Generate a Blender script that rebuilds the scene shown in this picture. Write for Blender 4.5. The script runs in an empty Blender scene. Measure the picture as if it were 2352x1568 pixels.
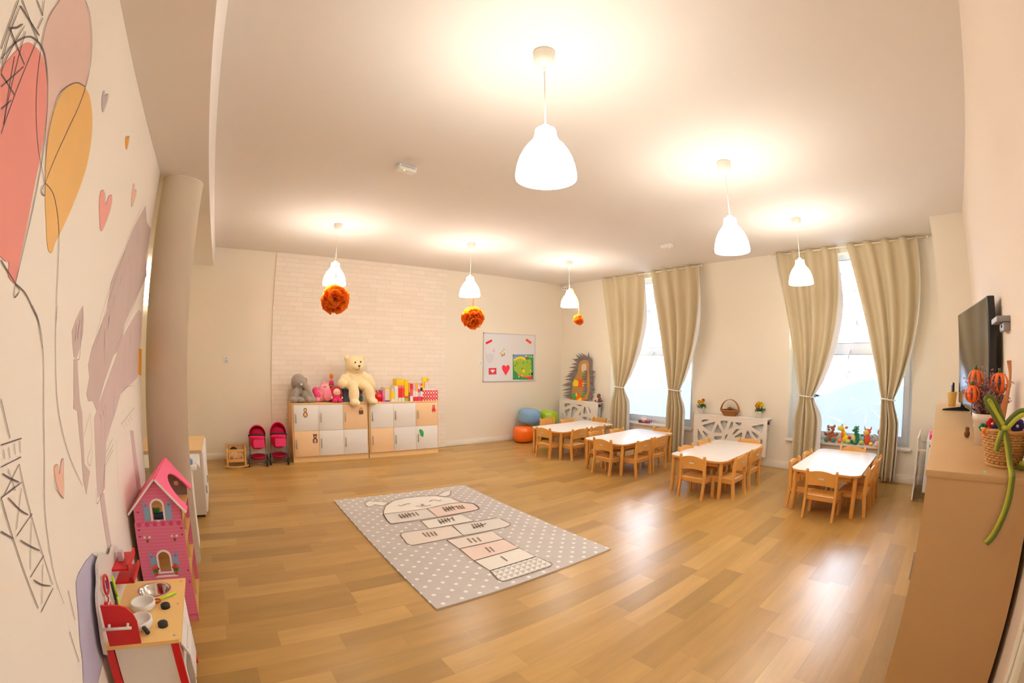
import bpy, bmesh, math, random
from mathutils import Vector, Matrix, Euler
from mathutils.geometry import tessellate_polygon
PI = math.pi
random.seed(7)
sc = bpy.context.scene
COL = sc.collection

# ---------------------------------------------------------------- camera (a wide fisheye-like lens)
cam = bpy.data.cameras.new('camera')
cam_o = bpy.data.objects.new('camera', cam)
COL.objects.link(cam_o)
yaw, pitch, roll = 0.639248, 0.035792, 0.011942
f_ = Vector((math.sin(yaw)*math.cos(pitch), math.cos(yaw)*math.cos(pitch), math.sin(pitch)))
r_ = Vector((math.cos(yaw), -math.sin(yaw), 0)); u_ = r_.cross(f_)
r2 = math.cos(roll)*r_ + math.sin(roll)*u_; u2 = -math.sin(roll)*r_ + math.cos(roll)*u_
M = Matrix((r2, u2, -f_)).transposed().to_4x4()
M.translation = Vector((0, 0, 1.68))
cam_o.matrix_world = M
cam.type = 'PANO'
cam.sensor_width = 36; cam.sensor_fit = 'HORIZONTAL'
cam.clip_start = 0.02; cam.clip_end = 200
cc = cam
cc.panorama_type = 'FISHEYE_LENS_POLYNOMIAL'
cc.fisheye_fov = 3.3
KK = (-0.0606862201, -0.000605097954, 3.73670239e-05, -1.13333399e-07)
cc.fisheye_polynomial_k0 = 0
cc.fisheye_polynomial_k1 = KK[0]; cc.fisheye_polynomial_k2 = KK[1]
cc.fisheye_polynomial_k3 = KK[2]; cc.fisheye_polynomial_k4 = KK[3]
sc.camera = cam_o

# ---------------------------------------------------------------- daylight, exposure
w = bpy.data.worlds.new('world'); sc.world = w; w.use_nodes = True
bg = w.node_tree.nodes['Background']
bg.inputs[0].default_value = (0.80, 0.89, 1.0, 1); bg.inputs[1].default_value = 17.0
sc.view_settings.view_transform = 'Standard'; sc.view_settings.look = 'None'
sc.view_settings.exposure = 0.54; sc.view_settings.gamma = 1.0
sc.view_settings.use_curve_mapping = False
sc.cycles.max_bounces = 8; sc.cycles.diffuse_bounces = 5; sc.cycles.transparent_max_bounces = 12
sc.cycles.glossy_bounces = 3; sc.cycles.sample_clamp_indirect = 6
LAMP = 24.0
LAMP_COL = (1.0, 0.952, 0.85)

# ---------------------------------------------------------------- materials
def srgb(r, g, b):
    f = lambda c: (c/255/12.92 if c/255 <= .04045 else ((c/255+.055)/1.055)**2.4)
    return (f(r), f(g), f(b))
MATS = {}
def mat(name, col, rough=.6, metal=0, spec=.5, noise=0, nscale=20, bump=0, bscale=60, emit=None, estr=0, sheen=0, coat=0, trans=0):
    if name in MATS: return MATS[name]
    m = bpy.data.materials.new(name); m.use_nodes = True
    nt = m.node_tree; b = nt.nodes['Principled BSDF']
    b.inputs['Base Color'].default_value = (*col, 1); b.inputs['Roughness'].default_value = rough
    b.inputs['Metallic'].default_value = metal; b.inputs['Specular IOR Level'].default_value = spec
    if sheen: b.inputs['Sheen Weight'].default_value = sheen
    if coat: b.inputs['Coat Weight'].default_value = coat; b.inputs['Coat Roughness'].default_value = .15
    if trans: b.inputs['Transmission Weight'].default_value = trans
    if emit: b.inputs['Emission Color'].default_value = (*emit, 1); b.inputs['Emission Strength'].default_value = estr
    tc = nt.nodes.new('ShaderNodeTexCoord')
    if noise:
        n = nt.nodes.new('ShaderNodeTexNoise'); n.inputs['Scale'].default_value = nscale; n.inputs['Detail'].default_value = 3
        nt.links.new(tc.outputs['Object'], n.inputs['Vector'])
        mx = nt.nodes.new('ShaderNodeMix'); mx.data_type = 'RGBA'
        mx.inputs[6].default_value = (*[c*(1-noise) for c in col], 1); mx.inputs[7].default_value = (*[min(1, c*(1+noise)) for c in col], 1)
        nt.links.new(n.outputs['Fac'], mx.inputs[0]); nt.links.new(mx.outputs[2], b.inputs['Base Color'])
    if bump:
        n = nt.nodes.new('ShaderNodeTexNoise'); n.inputs['Scale'].default_value = bscale; n.inputs['Detail'].default_value = 2
        nt.links.new(tc.outputs['Object'], n.inputs['Vector'])
        bp = nt.nodes.new('ShaderNodeBump'); bp.inputs['Strength'].default_value = bump; bp.inputs['Distance'].default_value = .01
        nt.links.new(n.outputs['Fac'], bp.inputs['Height']); nt.links.new(bp.outputs[0], b.inputs['Normal'])
    MATS[name] = m
    return m
def N(m, t, **kw):
    n = m.node_tree.nodes.new(t)
    for k, v in kw.items():
        if k in ('data_type', 'operation', 'blend_type', 'gradient_type', 'wave_type', 'bands_direction', 'noise_dimensions', 'vector_type', 'feature'): setattr(n, k, v)
    return n

# ---------------------------------------------------------------- mesh building
class MB:
    """collects shapes of one part; every shape may carry its own material slot"""
    def __init__(s): s.bm = bmesh.new(); s.mi = 0; s.mats = []
    def use(s, m):
        if m not in s.mats: s.mats.append(m)
        s.mi = s.mats.index(m); return s
    def _new(s, verts, faces, M=None, smooth=False):
        vs = [s.bm.verts.new((M @ Vector(v)) if M else v) for v in verts]
        for f in faces:
            try:
                fc = s.bm.faces.new([vs[i] for i in f]); fc.material_index = s.mi; fc.smooth = smooth
            except ValueError: pass
        return vs
    def box(s, c, d, rot=None, bev=0, seg=2, M=None):
        t = bmesh.new(); bmesh.ops.create_cube(t, size=1)
        for v in t.verts: v.co = Vector((v.co.x*d[0], v.co.y*d[1], v.co.z*d[2]))
        if bev: bmesh.ops.bevel(t, geom=list(t.edges)+list(t.verts), offset=min(bev, min(d)*.49), segments=seg, affect='EDGES', profile=.5)
        m = Matrix.Translation(c)
        if rot: m = m @ Euler(rot).to_matrix().to_4x4()
        if M: m = M @ m
        s.merge(t, m, smooth=bool(bev)); return s
    def b2(s, lo, hi, **k):
        return s.box([(a+b)/2 for a, b in zip(lo, hi)], [abs(b-a) for a, b in zip(lo, hi)], **k)
    def merge(s, t, m=None, smooth=False):
        t.verts.ensure_lookup_table()
        idx = {}
        for v in t.verts: idx[v] = s.bm.verts.new((m @ v.co) if m else v.co)
        for f in t.faces:
            try:
                n = s.bm.faces.new([idx[v] for v in f.verts]); n.material_index = s.mi; n.smooth = smooth or f.smooth
            except ValueError: pass
        t.free()
    def lathe(s, prof, c=(0, 0, 0), seg=24, M=None, smooth=True, cap=True):
        vs = []; fs = []; n = len(prof)
        for i in range(seg):
            a = 2*PI*i/seg
            for r, z in prof: vs.append((c[0]+r*math.cos(a), c[1]+r*math.sin(a), c[2]+z))
        for i in range(seg):
            j = (i+1) % seg
            for k in range(n-1): fs.append((i*n+k, j*n+k, j*n+k+1, i*n+k+1))
        if cap:
            if prof[0][0] > 1e-6: fs.append(tuple(i*n for i in reversed(range(seg))))
            if prof[-1][0] > 1e-6: fs.append(tuple(i*n+n-1 for i in range(seg)))
        s._new(vs, fs, M, smooth); return s
    def cyl(s, p0, p1, r0, r1=None, seg=16, smooth=True):
        r1 = r0 if r1 is None else r1
        p0 = Vector(p0); p1 = Vector(p1); d = p1-p0
        q = d.to_track_quat('Z', 'Y').to_matrix().to_4x4(); m = Matrix.Translation(p0) @ q
        L = d.length
        return s.lathe([(r0, 0), (r1, L)], seg=seg, M=m, smooth=smooth)
    def ell(s, c, r, rot=None, seg=20, rings=12, M=None):
        t = bmesh.new(); bmesh.ops.create_uvsphere(t, u_segments=seg, v_segments=rings, radius=1)
        m = Matrix.Translation(c)
        if rot: m = m @ Euler(rot).to_matrix().to_4x4()
        m = m @ Matrix.Diagonal((*r, 1))
        if M: m = M @ m
        s.merge(t, m, smooth=True); return s
    def tube(s, pts, r, seg=8, closed=False, cap=True):
        pts = [Vector(p) for p in pts]; n = len(pts)
        rs = r if isinstance(r, (list, tuple)) else [r]*n
        vs = []; fs = []
        up = Vector((0, 0, 1)); prev = None
        for i, p in enumerate(pts):
            if closed: d = pts[(i+1) % n]-pts[i-1]
            else: d = pts[min(i+1, n-1)]-pts[max(i-1, 0)]
            if d.length < 1e-9: d = Vector((0, 0, 1))
            d.normalize()
            if prev is None:
                a = d.orthogonal().normalized()
            else:
                a = prev - d*prev.dot(d)
                a = a.normalized() if a.length > 1e-6 else d.orthogonal().normalized()
            prev = a; b = d.cross(a)
            for k in range(seg):
                t = 2*PI*k/seg; vs.append(p+(a*math.cos(t)+b*math.sin(t))*rs[i])
        m = n if closed else n-1
        for i in range(m):
            j = (i+1) % n
            for k in range(seg):
                l = (k+1) % seg; fs.append((i*seg+k, i*seg+l, j*seg+l, j*seg+k))
        if cap and not closed:
            fs.append(tuple(reversed(range(seg)))); fs.append(tuple((n-1)*seg+k for k in range(seg)))
        s._new(vs, fs, None, True); return s
    def prism(s, poly, d0, d1, axes='xyz', M=None):
        """poly of (a,b) in axes[0],axes[1]; extruded from d0 to d1 along axes[2]"""
        ix = ['xyz'.index(c) for c in axes]
        def P(a, b, d):
            v = [0, 0, 0]; v[ix[0]] = a; v[ix[1]] = b; v[ix[2]] = d; return v
        n = len(poly); vs = [P(a, b, d0) for a, b in poly]+[P(a, b, d1) for a, b in poly]
        fs = [(i, (i+1) % n, (i+1) % n+n, i+n) for i in range(n)]
        t = bmesh.new(); tv = [t.verts.new(v) for v in vs]
        for f in fs: t.faces.new([tv[i] for i in f])
        tris = tessellate_polygon([[Vector((a, b, 0)) for a, b in poly]])
        for tri in tris:
            for off in (0, n):
                try: t.faces.new([tv[i+off] for i in (tri if off else reversed(tri))])
                except ValueError: pass
        bmesh.ops.recalc_face_normals(t, faces=t.faces)
        s.merge(t, M); return s
    def holed(s, outer, holes, d0, d1, axes='xyz', M=None):
        """flat board with holes, thickness d0..d1"""
        ix = ['xyz'.index(c) for c in axes]
        def P(a, b, d):
            v = [0, 0, 0]; v[ix[0]] = a; v[ix[1]] = b; v[ix[2]] = d; return Vector(v)
        t = bmesh.new()
        loops = [outer]+holes; edges = []; tops = []
        for lp in loops:
            vs = [t.verts.new(P(a, b, d0)) for a, b in lp]
            for i in range(len(vs)): edges.append(t.edges.new((vs[i], vs[(i+1) % len(vs)])))
        r = bmesh.ops.triangle_fill(t, use_beauty=True, use_dissolve=False, edges=edges)
        fs = [g for g in t.faces]
        e = bmesh.ops.extrude_face_region(t, geom=fs)
        dv = P(0, 0, d1)-P(0, 0, d0)
        for g in e['geom']:
            if isinstance(g, bmesh.types.BMVert): g.co += dv
        bmesh.ops.recalc_face_normals(t, faces=t.faces)
        s.merge(t, M); return s
    def ribbon(s, pts, w, axes='yz', d=0.0, th=.0006):
        """thin painted stroke on a wall: pts in the plane, w width (number or list)"""
        n = len(pts); ws = w if isinstance(w, (list, tuple)) else [w]*n
        L = []; R = []
        for i in range(n):
            a = Vector(pts[max(i-1, 0)]); b = Vector(pts[min(i+1, n-1)]); t = (b-a)
            if t.length < 1e-9: t = Vector((1, 0))
            t.normalize(); nn = Vector((-t.y, t.x))*ws[i]/2
            p = Vector(pts[i]); L.append(p+nn); R.append(p-nn)
        ix = ['xyz'.index(c) for c in axes]; k = 3-ix[0]-ix[1]
        def P(q, dd):
            v = [0, 0, 0]; v[ix[0]] = q.x; v[ix[1]] = q.y; v[k] = dd; return v
        vs = [P(q, d+th) for q in L]+[P(q, d+th) for q in R]
        s._new(vs, [(i, i+1, n+i+1, n+i) for i in range(n-1)]); return s
    def obj(s, name, m=None, parent=None, loc=None, rot=None, sub=0):
        me = bpy.data.meshes.new(name)
        bmesh.ops.recalc_face_normals(s.bm, faces=s.bm.faces)
        s.bm.to_mesh(me); s.bm.free()
        for q in (s.mats or [m]): me.materials.append(q)
        o = bpy.data.objects.new(name, me); COL.objects.link(o)
        if parent: o.parent = parent
        if loc: o.location = loc
        if rot: o.rotation_euler = rot
        if sub:
            md = o.modifiers.new('sub', 'SUBSURF'); md.levels = sub; md.render_levels = sub
        return o
def tag(o, label=None, cat=None, group=None, kind=None):
    if label: o['label'] = label
    if cat: o['category'] = cat
    if group: o['group'] = group
    if kind: o['kind'] = kind
    return o
def thing(name, label, cat, loc=(0, 0, 0), rz=0, group=None, scale=None):
    o = bpy.data.objects.new(name, None); COL.objects.link(o); o.empty_display_size = .1
    o.location = loc; o.rotation_euler = (0, 0, rz)
    if scale: o.scale = (scale,)*3
    return tag(o, label, cat, group)
def copy_tree(o, parent=None):
    c = o.copy(); COL.objects.link(c); c.parent = parent
    for ch in list(o.children): copy_tree(ch, c)
    return c
def bez(pts, n=8):
    """smooth curve through points (Catmull-Rom)"""
    out = []; P = [Vector(p) for p in pts]; m = len(P)
    for i in range(m-1):
        p0 = P[max(i-1, 0)]; p1 = P[i]; p2 = P[i+1]; p3 = P[min(i+2, m-1)]
        for k in range(n):
            t = k/n; out.append(.5*((2*p1)+(-p0+p2)*t+(2*p0-5*p1+4*p2-p3)*t*t+(-p0+3*p1-3*p2+p3)*t**3))
    out.append(P[-1]); return out
def bez_closed(pts, n=6):
    out = []; P = [Vector(p) for p in pts]; m = len(P)
    for i in range(m):
        p0 = P[i-1]; p1 = P[i]; p2 = P[(i+1) % m]; p3 = P[(i+2) % m]
        for k in range(n):
            t = k/n; out.append(.5*((2*p1)+(-p0+p2)*t+(2*p0-5*p1+4*p2-p3)*t*t+(-p0+3*p1-3*p2+p3)*t**3))
    return [tuple(v) for v in out]
def rrect(w, h, r, n=6, cx=0, cy=0):
    pts = []
    for (sx, sy, a0) in ((1, 1, 0), (-1, 1, PI/2), (-1, -1, PI), (1, -1, 1.5*PI)):
        for k in range(n+1):
            a = a0+k/n*PI/2; pts.append((cx+sx*(w/2-r)+r*math.cos(a), cy+sy*(h/2-r)+r*math.sin(a)))
    return pts
def disc(cx, cy, r, n=16, ry=None): return [(cx+r*math.cos(2*PI*k/n), cy+(ry or r)*math.sin(2*PI*k/n)) for k in range(n)]
def text_mesh(txt, size):
    """letters as flat polygons -> list of verts, faces (x right, y up)"""
    cu = bpy.data.curves.new('t', 'FONT'); cu.body = txt; cu.size = size; cu.align_x = 'CENTER'; cu.align_y = 'CENTER'
    o = bpy.data.objects.new('t', cu); COL.objects.link(o)
    dg = bpy.context.evaluated_depsgraph_get(); me = bpy.data.meshes.new_from_object(o.evaluated_get(dg))
    v = [tuple(x.co) for x in me.vertices]; f = [tuple(p.vertices) for p in me.polygons]
    bpy.data.objects.remove(o); bpy.data.curves.remove(cu); bpy.data.meshes.remove(me)
    return v, f
MURAL_FILLS = {
  'red_balloon': ('red', [(1.16,2.415),(1.192,2.437),(1.254,2.45),(1.309,2.436),(1.358,2.401),(1.395,2.35),(1.421,2.291),(1.434,2.213),(1.438,2.126),(1.436,2.04),(1.426,1.96),(1.41,1.858),(1.389,1.85),(1.357,1.862),(1.352,1.896),(1.32,1.896),(1.254,1.922),(1.175,2.01),(1.104,2.115),(1.068,2.232),(1.095,2.299),(1.127,2.364)]),
  'pink_balloon': ('blush', [(1.246,2.624),(1.222,2.651),(1.278,2.727),(1.354,2.76),(1.402,2.757),(1.468,2.757),(1.543,2.732),(1.609,2.676),(1.652,2.584),(1.577,2.547),(1.491,2.491),(1.448,2.431),(1.442,2.345),(1.471,2.249),(1.358,2.401),(1.3,2.445),(1.266,2.458),(1.235,2.508),(1.228,2.562)]),
  'orange_balloon': ('orange', [(1.538,2.528),(1.619,2.568),(1.71,2.581),(1.799,2.545),(1.856,2.479),(1.876,2.376),(1.843,2.265),(1.781,2.152),(1.713,2.058),(1.682,2.021),(1.671,1.992),(1.652,1.982),(1.619,1.996),(1.576,2.064),(1.538,2.124),(1.514,2.172),(1.475,2.244),(1.451,2.334),(1.457,2.421),(1.488,2.481)]),
  'grey_heart': ('greyheart', [(1.854,2.653),(1.847,2.68),(1.867,2.686),(1.888,2.681),(1.897,2.696),(1.921,2.704),(1.932,2.677),(1.912,2.621),(1.874,2.634)]),
  'orange_heart': ('orange2', [(2.367,2.712),(2.371,2.73),(2.403,2.732),(2.41,2.748),(2.434,2.752),(2.449,2.725),(2.437,2.684),(2.392,2.693)]),
  'small_pink_heart': ('pinkheart2', [(2.75,2.593),(2.758,2.614),(2.79,2.614),(2.821,2.593),(2.846,2.609),(2.877,2.596),(2.858,2.541),(2.817,2.494),(2.776,2.521)]),
  'pink_heart': ('pinkheart', [(2.134,2.315),(2.131,2.352),(2.165,2.37),(2.213,2.361),(2.249,2.332),(2.279,2.38),(2.325,2.398),(2.353,2.363),(2.315,2.28),(2.242,2.203),(2.184,2.249)]),
  'low_heart': ('pinkheart2', [(1.717,1.27),(1.738,1.28),(1.761,1.269),(1.766,1.241),(1.801,1.28),(1.821,1.28),(1.817,1.246),(1.781,1.149),(1.732,1.203)]),
  'building_wash': ('mauve', [(3.243,2.633),(3.387,2.557),(3.58,2.559),(3.572,2.44),(3.506,2.344),(3.642,2.222),(3.28,2.003),(2.968,1.825),(2.899,1.683),(2.701,1.644),(2.49,1.504),(2.34,1.391),(2.281,1.442),(2.201,1.45),(2.176,1.483),(2.225,1.553),(2.204,1.606),(2.259,1.679),(2.358,1.749),(2.509,1.865),(2.556,2.016),(2.796,2.227),(3.009,2.44)]),
  'lower_building_wash': ('mauve2', [(3.421,1.951),(3.554,1.945),(3.569,1.792),(3.502,1.571),(3.456,1.489),(3.189,1.457),(2.89,1.422),(2.752,1.341),(2.623,1.281),(2.498,1.216),(2.396,1.01),(2.247,1.007),(2.283,1.222),(2.292,1.364),(2.389,1.42),(2.739,1.618),(2.941,1.754),(3.22,1.872)]),
  'lantern': ('mauve', [(2.084,1.85),(2.113,1.797),(2.11,1.737),(2.072,1.678),(2.028,1.634),(1.992,1.644),(1.972,1.695),(1.956,1.741),(1.991,1.78),(2.047,1.827)]),
  'lamp_post': ('mauve', [(1.993,1.635),(2.041,1.634),(2.06,1.532),(2.073,1.463),(2.103,1.41),(2.101,1.3),(2.093,1.2),(2.163,1.151),(2.077,1.075),(2.053,1.138),(2.058,1.268),(2.035,1.428),(1.982,1.444),(1.992,1.49)]),
  'lavender_wash': ('lavender', [(2.023,0.829),(2.156,0.743),(2.126,0.674),(2.024,0.645),(2.016,0.533),(2.026,0.417),(1.952,0.429),(1.743,0.415),(1.66,0.39),(1.564,0.47),(1.646,0.574),(1.672,0.638),(1.724,0.726),(1.772,0.828),(1.824,0.842),(1.936,0.841)]),
  'streak': ('mauve2', [(3.146,1.171),(3.244,1.155),(3.355,0.787),(3.224,0.773)]),
  'streak2': ('mauve2', [(2.285,1.019),(2.364,0.996),(2.371,0.697),(2.292,0.731)]),
  'yellow_patch': ('orange2', [(3.479,1.688),(3.611,1.684),(3.606,1.495),(3.485,1.504)]),
}
MURAL_LINES = [
  (0.008, [(1.081,2.317),(1.101,2.361),(1.126,2.4),(1.159,2.435),(1.193,2.454),(1.24,2.465),(1.287,2.458),(1.343,2.421),(1.392,2.362),(1.428,2.294),(1.45,2.219),(1.457,2.126),(1.449,2.03),(1.428,1.929),(1.404,1.848)]),
  (0.006, [(1.399,2.754),(1.468,2.757),(1.558,2.724),(1.622,2.666),(1.646,2.589),(1.635,2.494),(1.585,2.361),(1.542,2.257),(1.51,2.17)]),
  (0.006, [(1.642,2.578),(1.563,2.546),(1.493,2.49),(1.448,2.431),(1.442,2.345),(1.467,2.255),(1.507,2.169)]),
  (0.006, [(1.51,2.17),(1.589,2.163),(1.66,2.117),(1.711,2.046),(1.738,1.952),(1.76,1.802),(1.769,1.675)]),
  (0.006, [(1.51,2.17),(1.492,2.139),(1.524,2.135),(1.51,2.17)]),
  (0.008, [(1.404,1.848),(1.48,1.83),(1.548,1.791),(1.6,1.754),(1.643,1.674)]),
  (0.006, [(1.404,1.848),(1.405,1.81),(1.435,1.831),(1.404,1.848)]),
  (0.008, [(1.301,1.893),(1.348,1.872),(1.404,1.848)]),
  (0.006, [(1.246,2.624),(1.224,2.537),(1.246,2.459),(1.294,2.364),(1.355,2.287),(1.413,2.231),(1.507,2.169)]),
  (0.007, [(1.061,2.466),(1.067,2.334)]),
  (0.007, [(1.077,2.463),(1.212,2.477)]),
  (0.006, [(1.075,2.478),(1.212,2.463)]),
  (0.006, [(1.077,2.463),(1.078,2.379),(1.089,2.307)]),
  (0.006, [(1.136,2.53),(1.192,2.526)]),
  (0.006, [(1.169,2.558),(1.188,2.523)]),
  (0.006, [(1.196,2.522),(1.192,2.483)]),
  (0.006, [(1.126,2.443),(1.1,2.327),(1.101,2.291)]),
  (0.008, [(1.073,2.393),(1.19,2.373)]),
  (0.012, [(1.067,2.392),(1.097,2.415),(1.116,2.44)]),
  (0.008, [(1.188,2.365),(1.118,2.267)]),
  (0.008, [(1.101,2.291),(1.188,2.286)]),
  (0.006, [(1.132,2.358),(1.179,2.2)]),
  (0.006, [(1.14,2.437),(1.177,2.199)]),
  (0.006, [(1.21,2.465),(1.178,2.176)]),
  (0.008, [(1.181,2.267),(1.147,2.225)]),
  (0.004, [(3.141,2.632),(2.782,2.25),(2.556,2.016),(2.268,1.678)]),
  (0.004, [(3.176,2.628),(2.822,2.259),(2.599,1.999),(2.307,1.679)]),
  (0.004, [(2.751,1.682),(3.218,1.953),(3.603,2.282)]),
  (0.006, [(3.274,2.604),(3.261,2.546)]),
  (0.006, [(3.089,2.425),(3.104,2.342)]),
  (0.006, [(2.916,2.232),(2.916,2.173)]),
  (0.008, [(2.768,2.081),(2.756,2.026)]),
  (0.007, [(2.642,1.955),(2.64,1.899)]),
  (0.008, [(2.562,1.847),(2.554,1.801)]),
  (0.004, [(2.482,1.781),(2.488,1.689)]),
  (0.003, [(2.974,2.278),(3.044,2.045),(3.02,1.881)]),
  (0.003, [(3.155,2.42),(3.222,2.126)]),
  (0.004, [(2.842,2.147),(2.853,1.894)]),
  (0.006, [(1.767,1.824),(1.765,1.741),(1.776,1.617),(1.791,1.491),(1.832,1.383),(1.907,1.261),(2.03,1.124)]),
  (0.006, [(1.539,1.802),(1.596,1.763),(1.64,1.697),(1.659,1.582),(1.64,1.351),(1.592,1.167),(1.581,1.05),(1.582,0.94),(1.61,0.829)]),
  (0.007, [(1.329,1.425),(1.464,1.419)]),
  (0.007, [(1.319,1.37),(1.451,1.368)]),
  (0.005, [(1.342,1.411),(1.344,1.385)]),
  (0.005, [(1.375,1.41),(1.379,1.38)]),
  (0.005, [(1.412,1.413),(1.415,1.383)]),
  (0.005, [(1.451,1.413),(1.449,1.381)]),
  (0.007, [(1.301,1.294),(1.407,0.927)]),
  (0.006, [(1.434,1.351),(1.551,0.93)]),
  (0.009, [(1.323,1.352),(1.37,1.327),(1.422,1.303)]),
  (0.009, [(1.301,1.294),(1.362,1.296),(1.438,1.298)]),
  (0.009, [(1.342,1.282),(1.408,1.227),(1.457,1.197)]),
  (0.006, [(1.361,1.169),(1.488,1.19)]),
  (0.009, [(1.379,1.15),(1.435,1.11),(1.502,1.068)]),
  (0.006, [(1.4,1.029),(1.525,1.041)]),
  (0.009, [(1.417,1.013),(1.468,0.972),(1.53,0.937)]),
  (0.006, [(1.421,0.907),(1.548,0.919)]),
  (0.009, [(1.275,1.214),(1.336,1.172)]),
  (0.005, [(1.434,1.351),(1.324,1.297)]),
  (0.005, [(1.361,1.355),(1.392,1.287)]),
  (0.006, [(1.342,1.542),(1.388,1.432)]),
  (0.005, [(1.474,1.169),(1.409,1.047)]),
  (0.005, [(1.507,1.021),(1.439,0.924)]),
  (0.005, [(1.434,1.282),(1.367,1.186)]),
  (0.007, [(1.676,0.844),(1.676,0.728)]),
  (0.007, [(1.6,0.728),(1.613,0.598)]),
  (0.004, [(2.865,1.252),(3.302,1.298)]),
  (0.003, [(2.9,1.253),(2.961,1.209)]),
  (0.003, [(2.972,1.257),(3.036,1.211)]),
  (0.003, [(3.049,1.268),(3.133,1.219)]),
  (0.003, [(3.128,1.273),(3.218,1.225)]),
  (0.005, [(2.556,1.839),(2.554,1.778)]),
  (0.004, [(2.485,1.763),(2.499,1.598)]),
  (0.01, [(2.396,1.367),(2.405,1.337)]),
  (0.01, [(2.451,1.384),(2.461,1.353)]),
  (0.01, [(2.503,1.405),(2.51,1.376)]),
  (0.004, [(2.504,1.371),(2.452,1.236)]),
  (0.004, [(2.414,1.336),(2.386,1.248)]),
  (0.004, [(2.704,1.464),(2.684,1.298)]),
  (0.004, [(2.983,1.713),(2.977,1.514)]),
  (0.004, [(3.151,1.822),(3.111,1.492)]),
  (0.006, [(3.161,1.777),(3.158,1.708)]),
  (0.006, [(2.012,1.772),(1.996,1.705)]),
  (0.006, [(2.054,1.793),(2.027,1.715)]),
  (0.005, [(2.084,1.85),(2.073,1.658),(2.035,1.631)]),
  (0.006, [(2.026,0.834),(2.147,0.731)]),
  (0.004, [(2.214,1.396),(2.105,1.314)]),
  (0.004, [(2.222,1.395),(2.222,1.267),(2.135,1.211),(2.172,1.176),(2.222,1.235)]),
  (0.01, [(2.427,1.122),(2.364,1.019)]),
  (0.005, [(2.225,1.059),(2.215,0.989),(2.362,1.014)]),
  (0.004, [(2.634,1.209),(2.458,1.169)]),
  (0.004, [(2.637,1.177),(2.463,1.138)]),
  (0.004, [(2.629,1.152),(2.444,1.112)]),
  (0.003, [(2.865,1.372),(2.997,1.448),(3.299,1.442)]),
  (0.004, [(2.719,1.188),(2.68,0.929)]),
  (0.004, [(1.71,1.255),(1.71,1.205),(1.786,1.146)]),
  (0.003, [(2.737,0.787),(2.791,0.547)]),
  (0.004, [(2.88,0.709),(2.868,0.437)]),
  (0.004, [(1.854,2.653),(1.847,2.68),(1.867,2.686),(1.888,2.681),(1.897,2.696),(1.921,2.704),(1.932,2.677),(1.912,2.621),(1.874,2.634),(1.854,2.653)]),
  (0.004, [(2.367,2.712),(2.371,2.73),(2.403,2.732),(2.41,2.748),(2.434,2.752),(2.449,2.725),(2.437,2.684),(2.392,2.693),(2.367,2.712)]),
  (0.004, [(2.75,2.593),(2.758,2.614),(2.79,2.614),(2.821,2.593),(2.846,2.609),(2.877,2.596),(2.858,2.541),(2.817,2.494),(2.776,2.521),(2.75,2.593)]),
  (0.004, [(2.134,2.315),(2.131,2.352),(2.165,2.37),(2.213,2.361),(2.249,2.332),(2.279,2.38),(2.325,2.398),(2.353,2.363),(2.315,2.28),(2.242,2.203),(2.184,2.249),(2.134,2.315)]),
  (0.004, [(1.717,1.27),(1.738,1.28),(1.761,1.269),(1.766,1.241),(1.801,1.28),(1.821,1.28),(1.817,1.246),(1.781,1.149),(1.732,1.203),(1.717,1.27)]),
  (0.004, [(2.023,0.829),(2.156,0.743),(2.126,0.674),(2.024,0.645),(2.016,0.533),(2.026,0.417),(1.952,0.429),(1.743,0.415),(1.66,0.39),(1.564,0.47),(1.646,0.574),(1.672,0.638),(1.724,0.726),(1.772,0.828),(1.824,0.842),(1.936,0.841),(2.023,0.829)]),
]
HOLES2 = [[(3.712,0.637),(3.686,0.676),(3.578,0.685),(3.596,0.668)],[(3.69,0.584),(3.479,0.651),(3.46,0.638),(3.498,0.535),(3.522,0.494),(3.558,0.498),(3.671,0.563)],[(3.414,0.603),(3.397,0.617),(3.32,0.505),(3.328,0.489),(3.45,0.481),(3.46,0.495)],[(3.352,0.675),(3.214,0.68),(3.271,0.552),(3.289,0.55)],[(3.151,0.677),(3.121,0.672),(3.124,0.605),(3.169,0.564),(3.195,0.565)],[(3.071,0.676),(2.975,0.681),(2.966,0.67),(2.98,0.639),(3.03,0.638)],[(2.772,0.641),(2.594,0.687),(2.58,0.67),(2.586,0.613),(2.613,0.553),(2.642,0.565),(2.761,0.62)],[(3.782,0.493),(3.768,0.498),(3.667,0.363),(3.702,0.341),(3.771,0.318)],[(3.685,0.49),(3.582,0.442),(3.571,0.42),(3.605,0.39),(3.634,0.413)],[(3.455,0.413),(3.324,0.429),(3.318,0.411),(3.338,0.378),(3.433,0.361)],[(3.253,0.405),(3.234,0.46),(3.206,0.473),(3.213,0.447),(3.236,0.407)],[(3.117,0.486),(3.067,0.561),(3.002,0.578),(3.025,0.547),(3.096,0.484)],[(3.069,0.453),(2.965,0.525),(2.944,0.517),(2.937,0.481),(2.943,0.451),(3.059,0.439)],[(2.893,0.441),(2.859,0.549),(2.835,0.552),(2.772,0.46),(2.795,0.45)],[(2.778,0.554),(2.762,0.558),(2.654,0.507),(2.653,0.485),(2.69,0.453)],[(2.639,0.414),(2.61,0.453),(2.586,0.441),(2.585,0.383)],[(3.766,0.258),(3.654,0.302),(3.587,0.262),(3.762,0.195)],[(3.482,0.289),(3.343,0.327),(3.294,0.249),(3.461,0.245)],[(3.102,0.33),(2.939,0.392),(2.907,0.291),(3.063,0.259)],[(2.805,0.361),(2.71,0.393),(2.574,0.283),(2.767,0.292)]]
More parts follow.
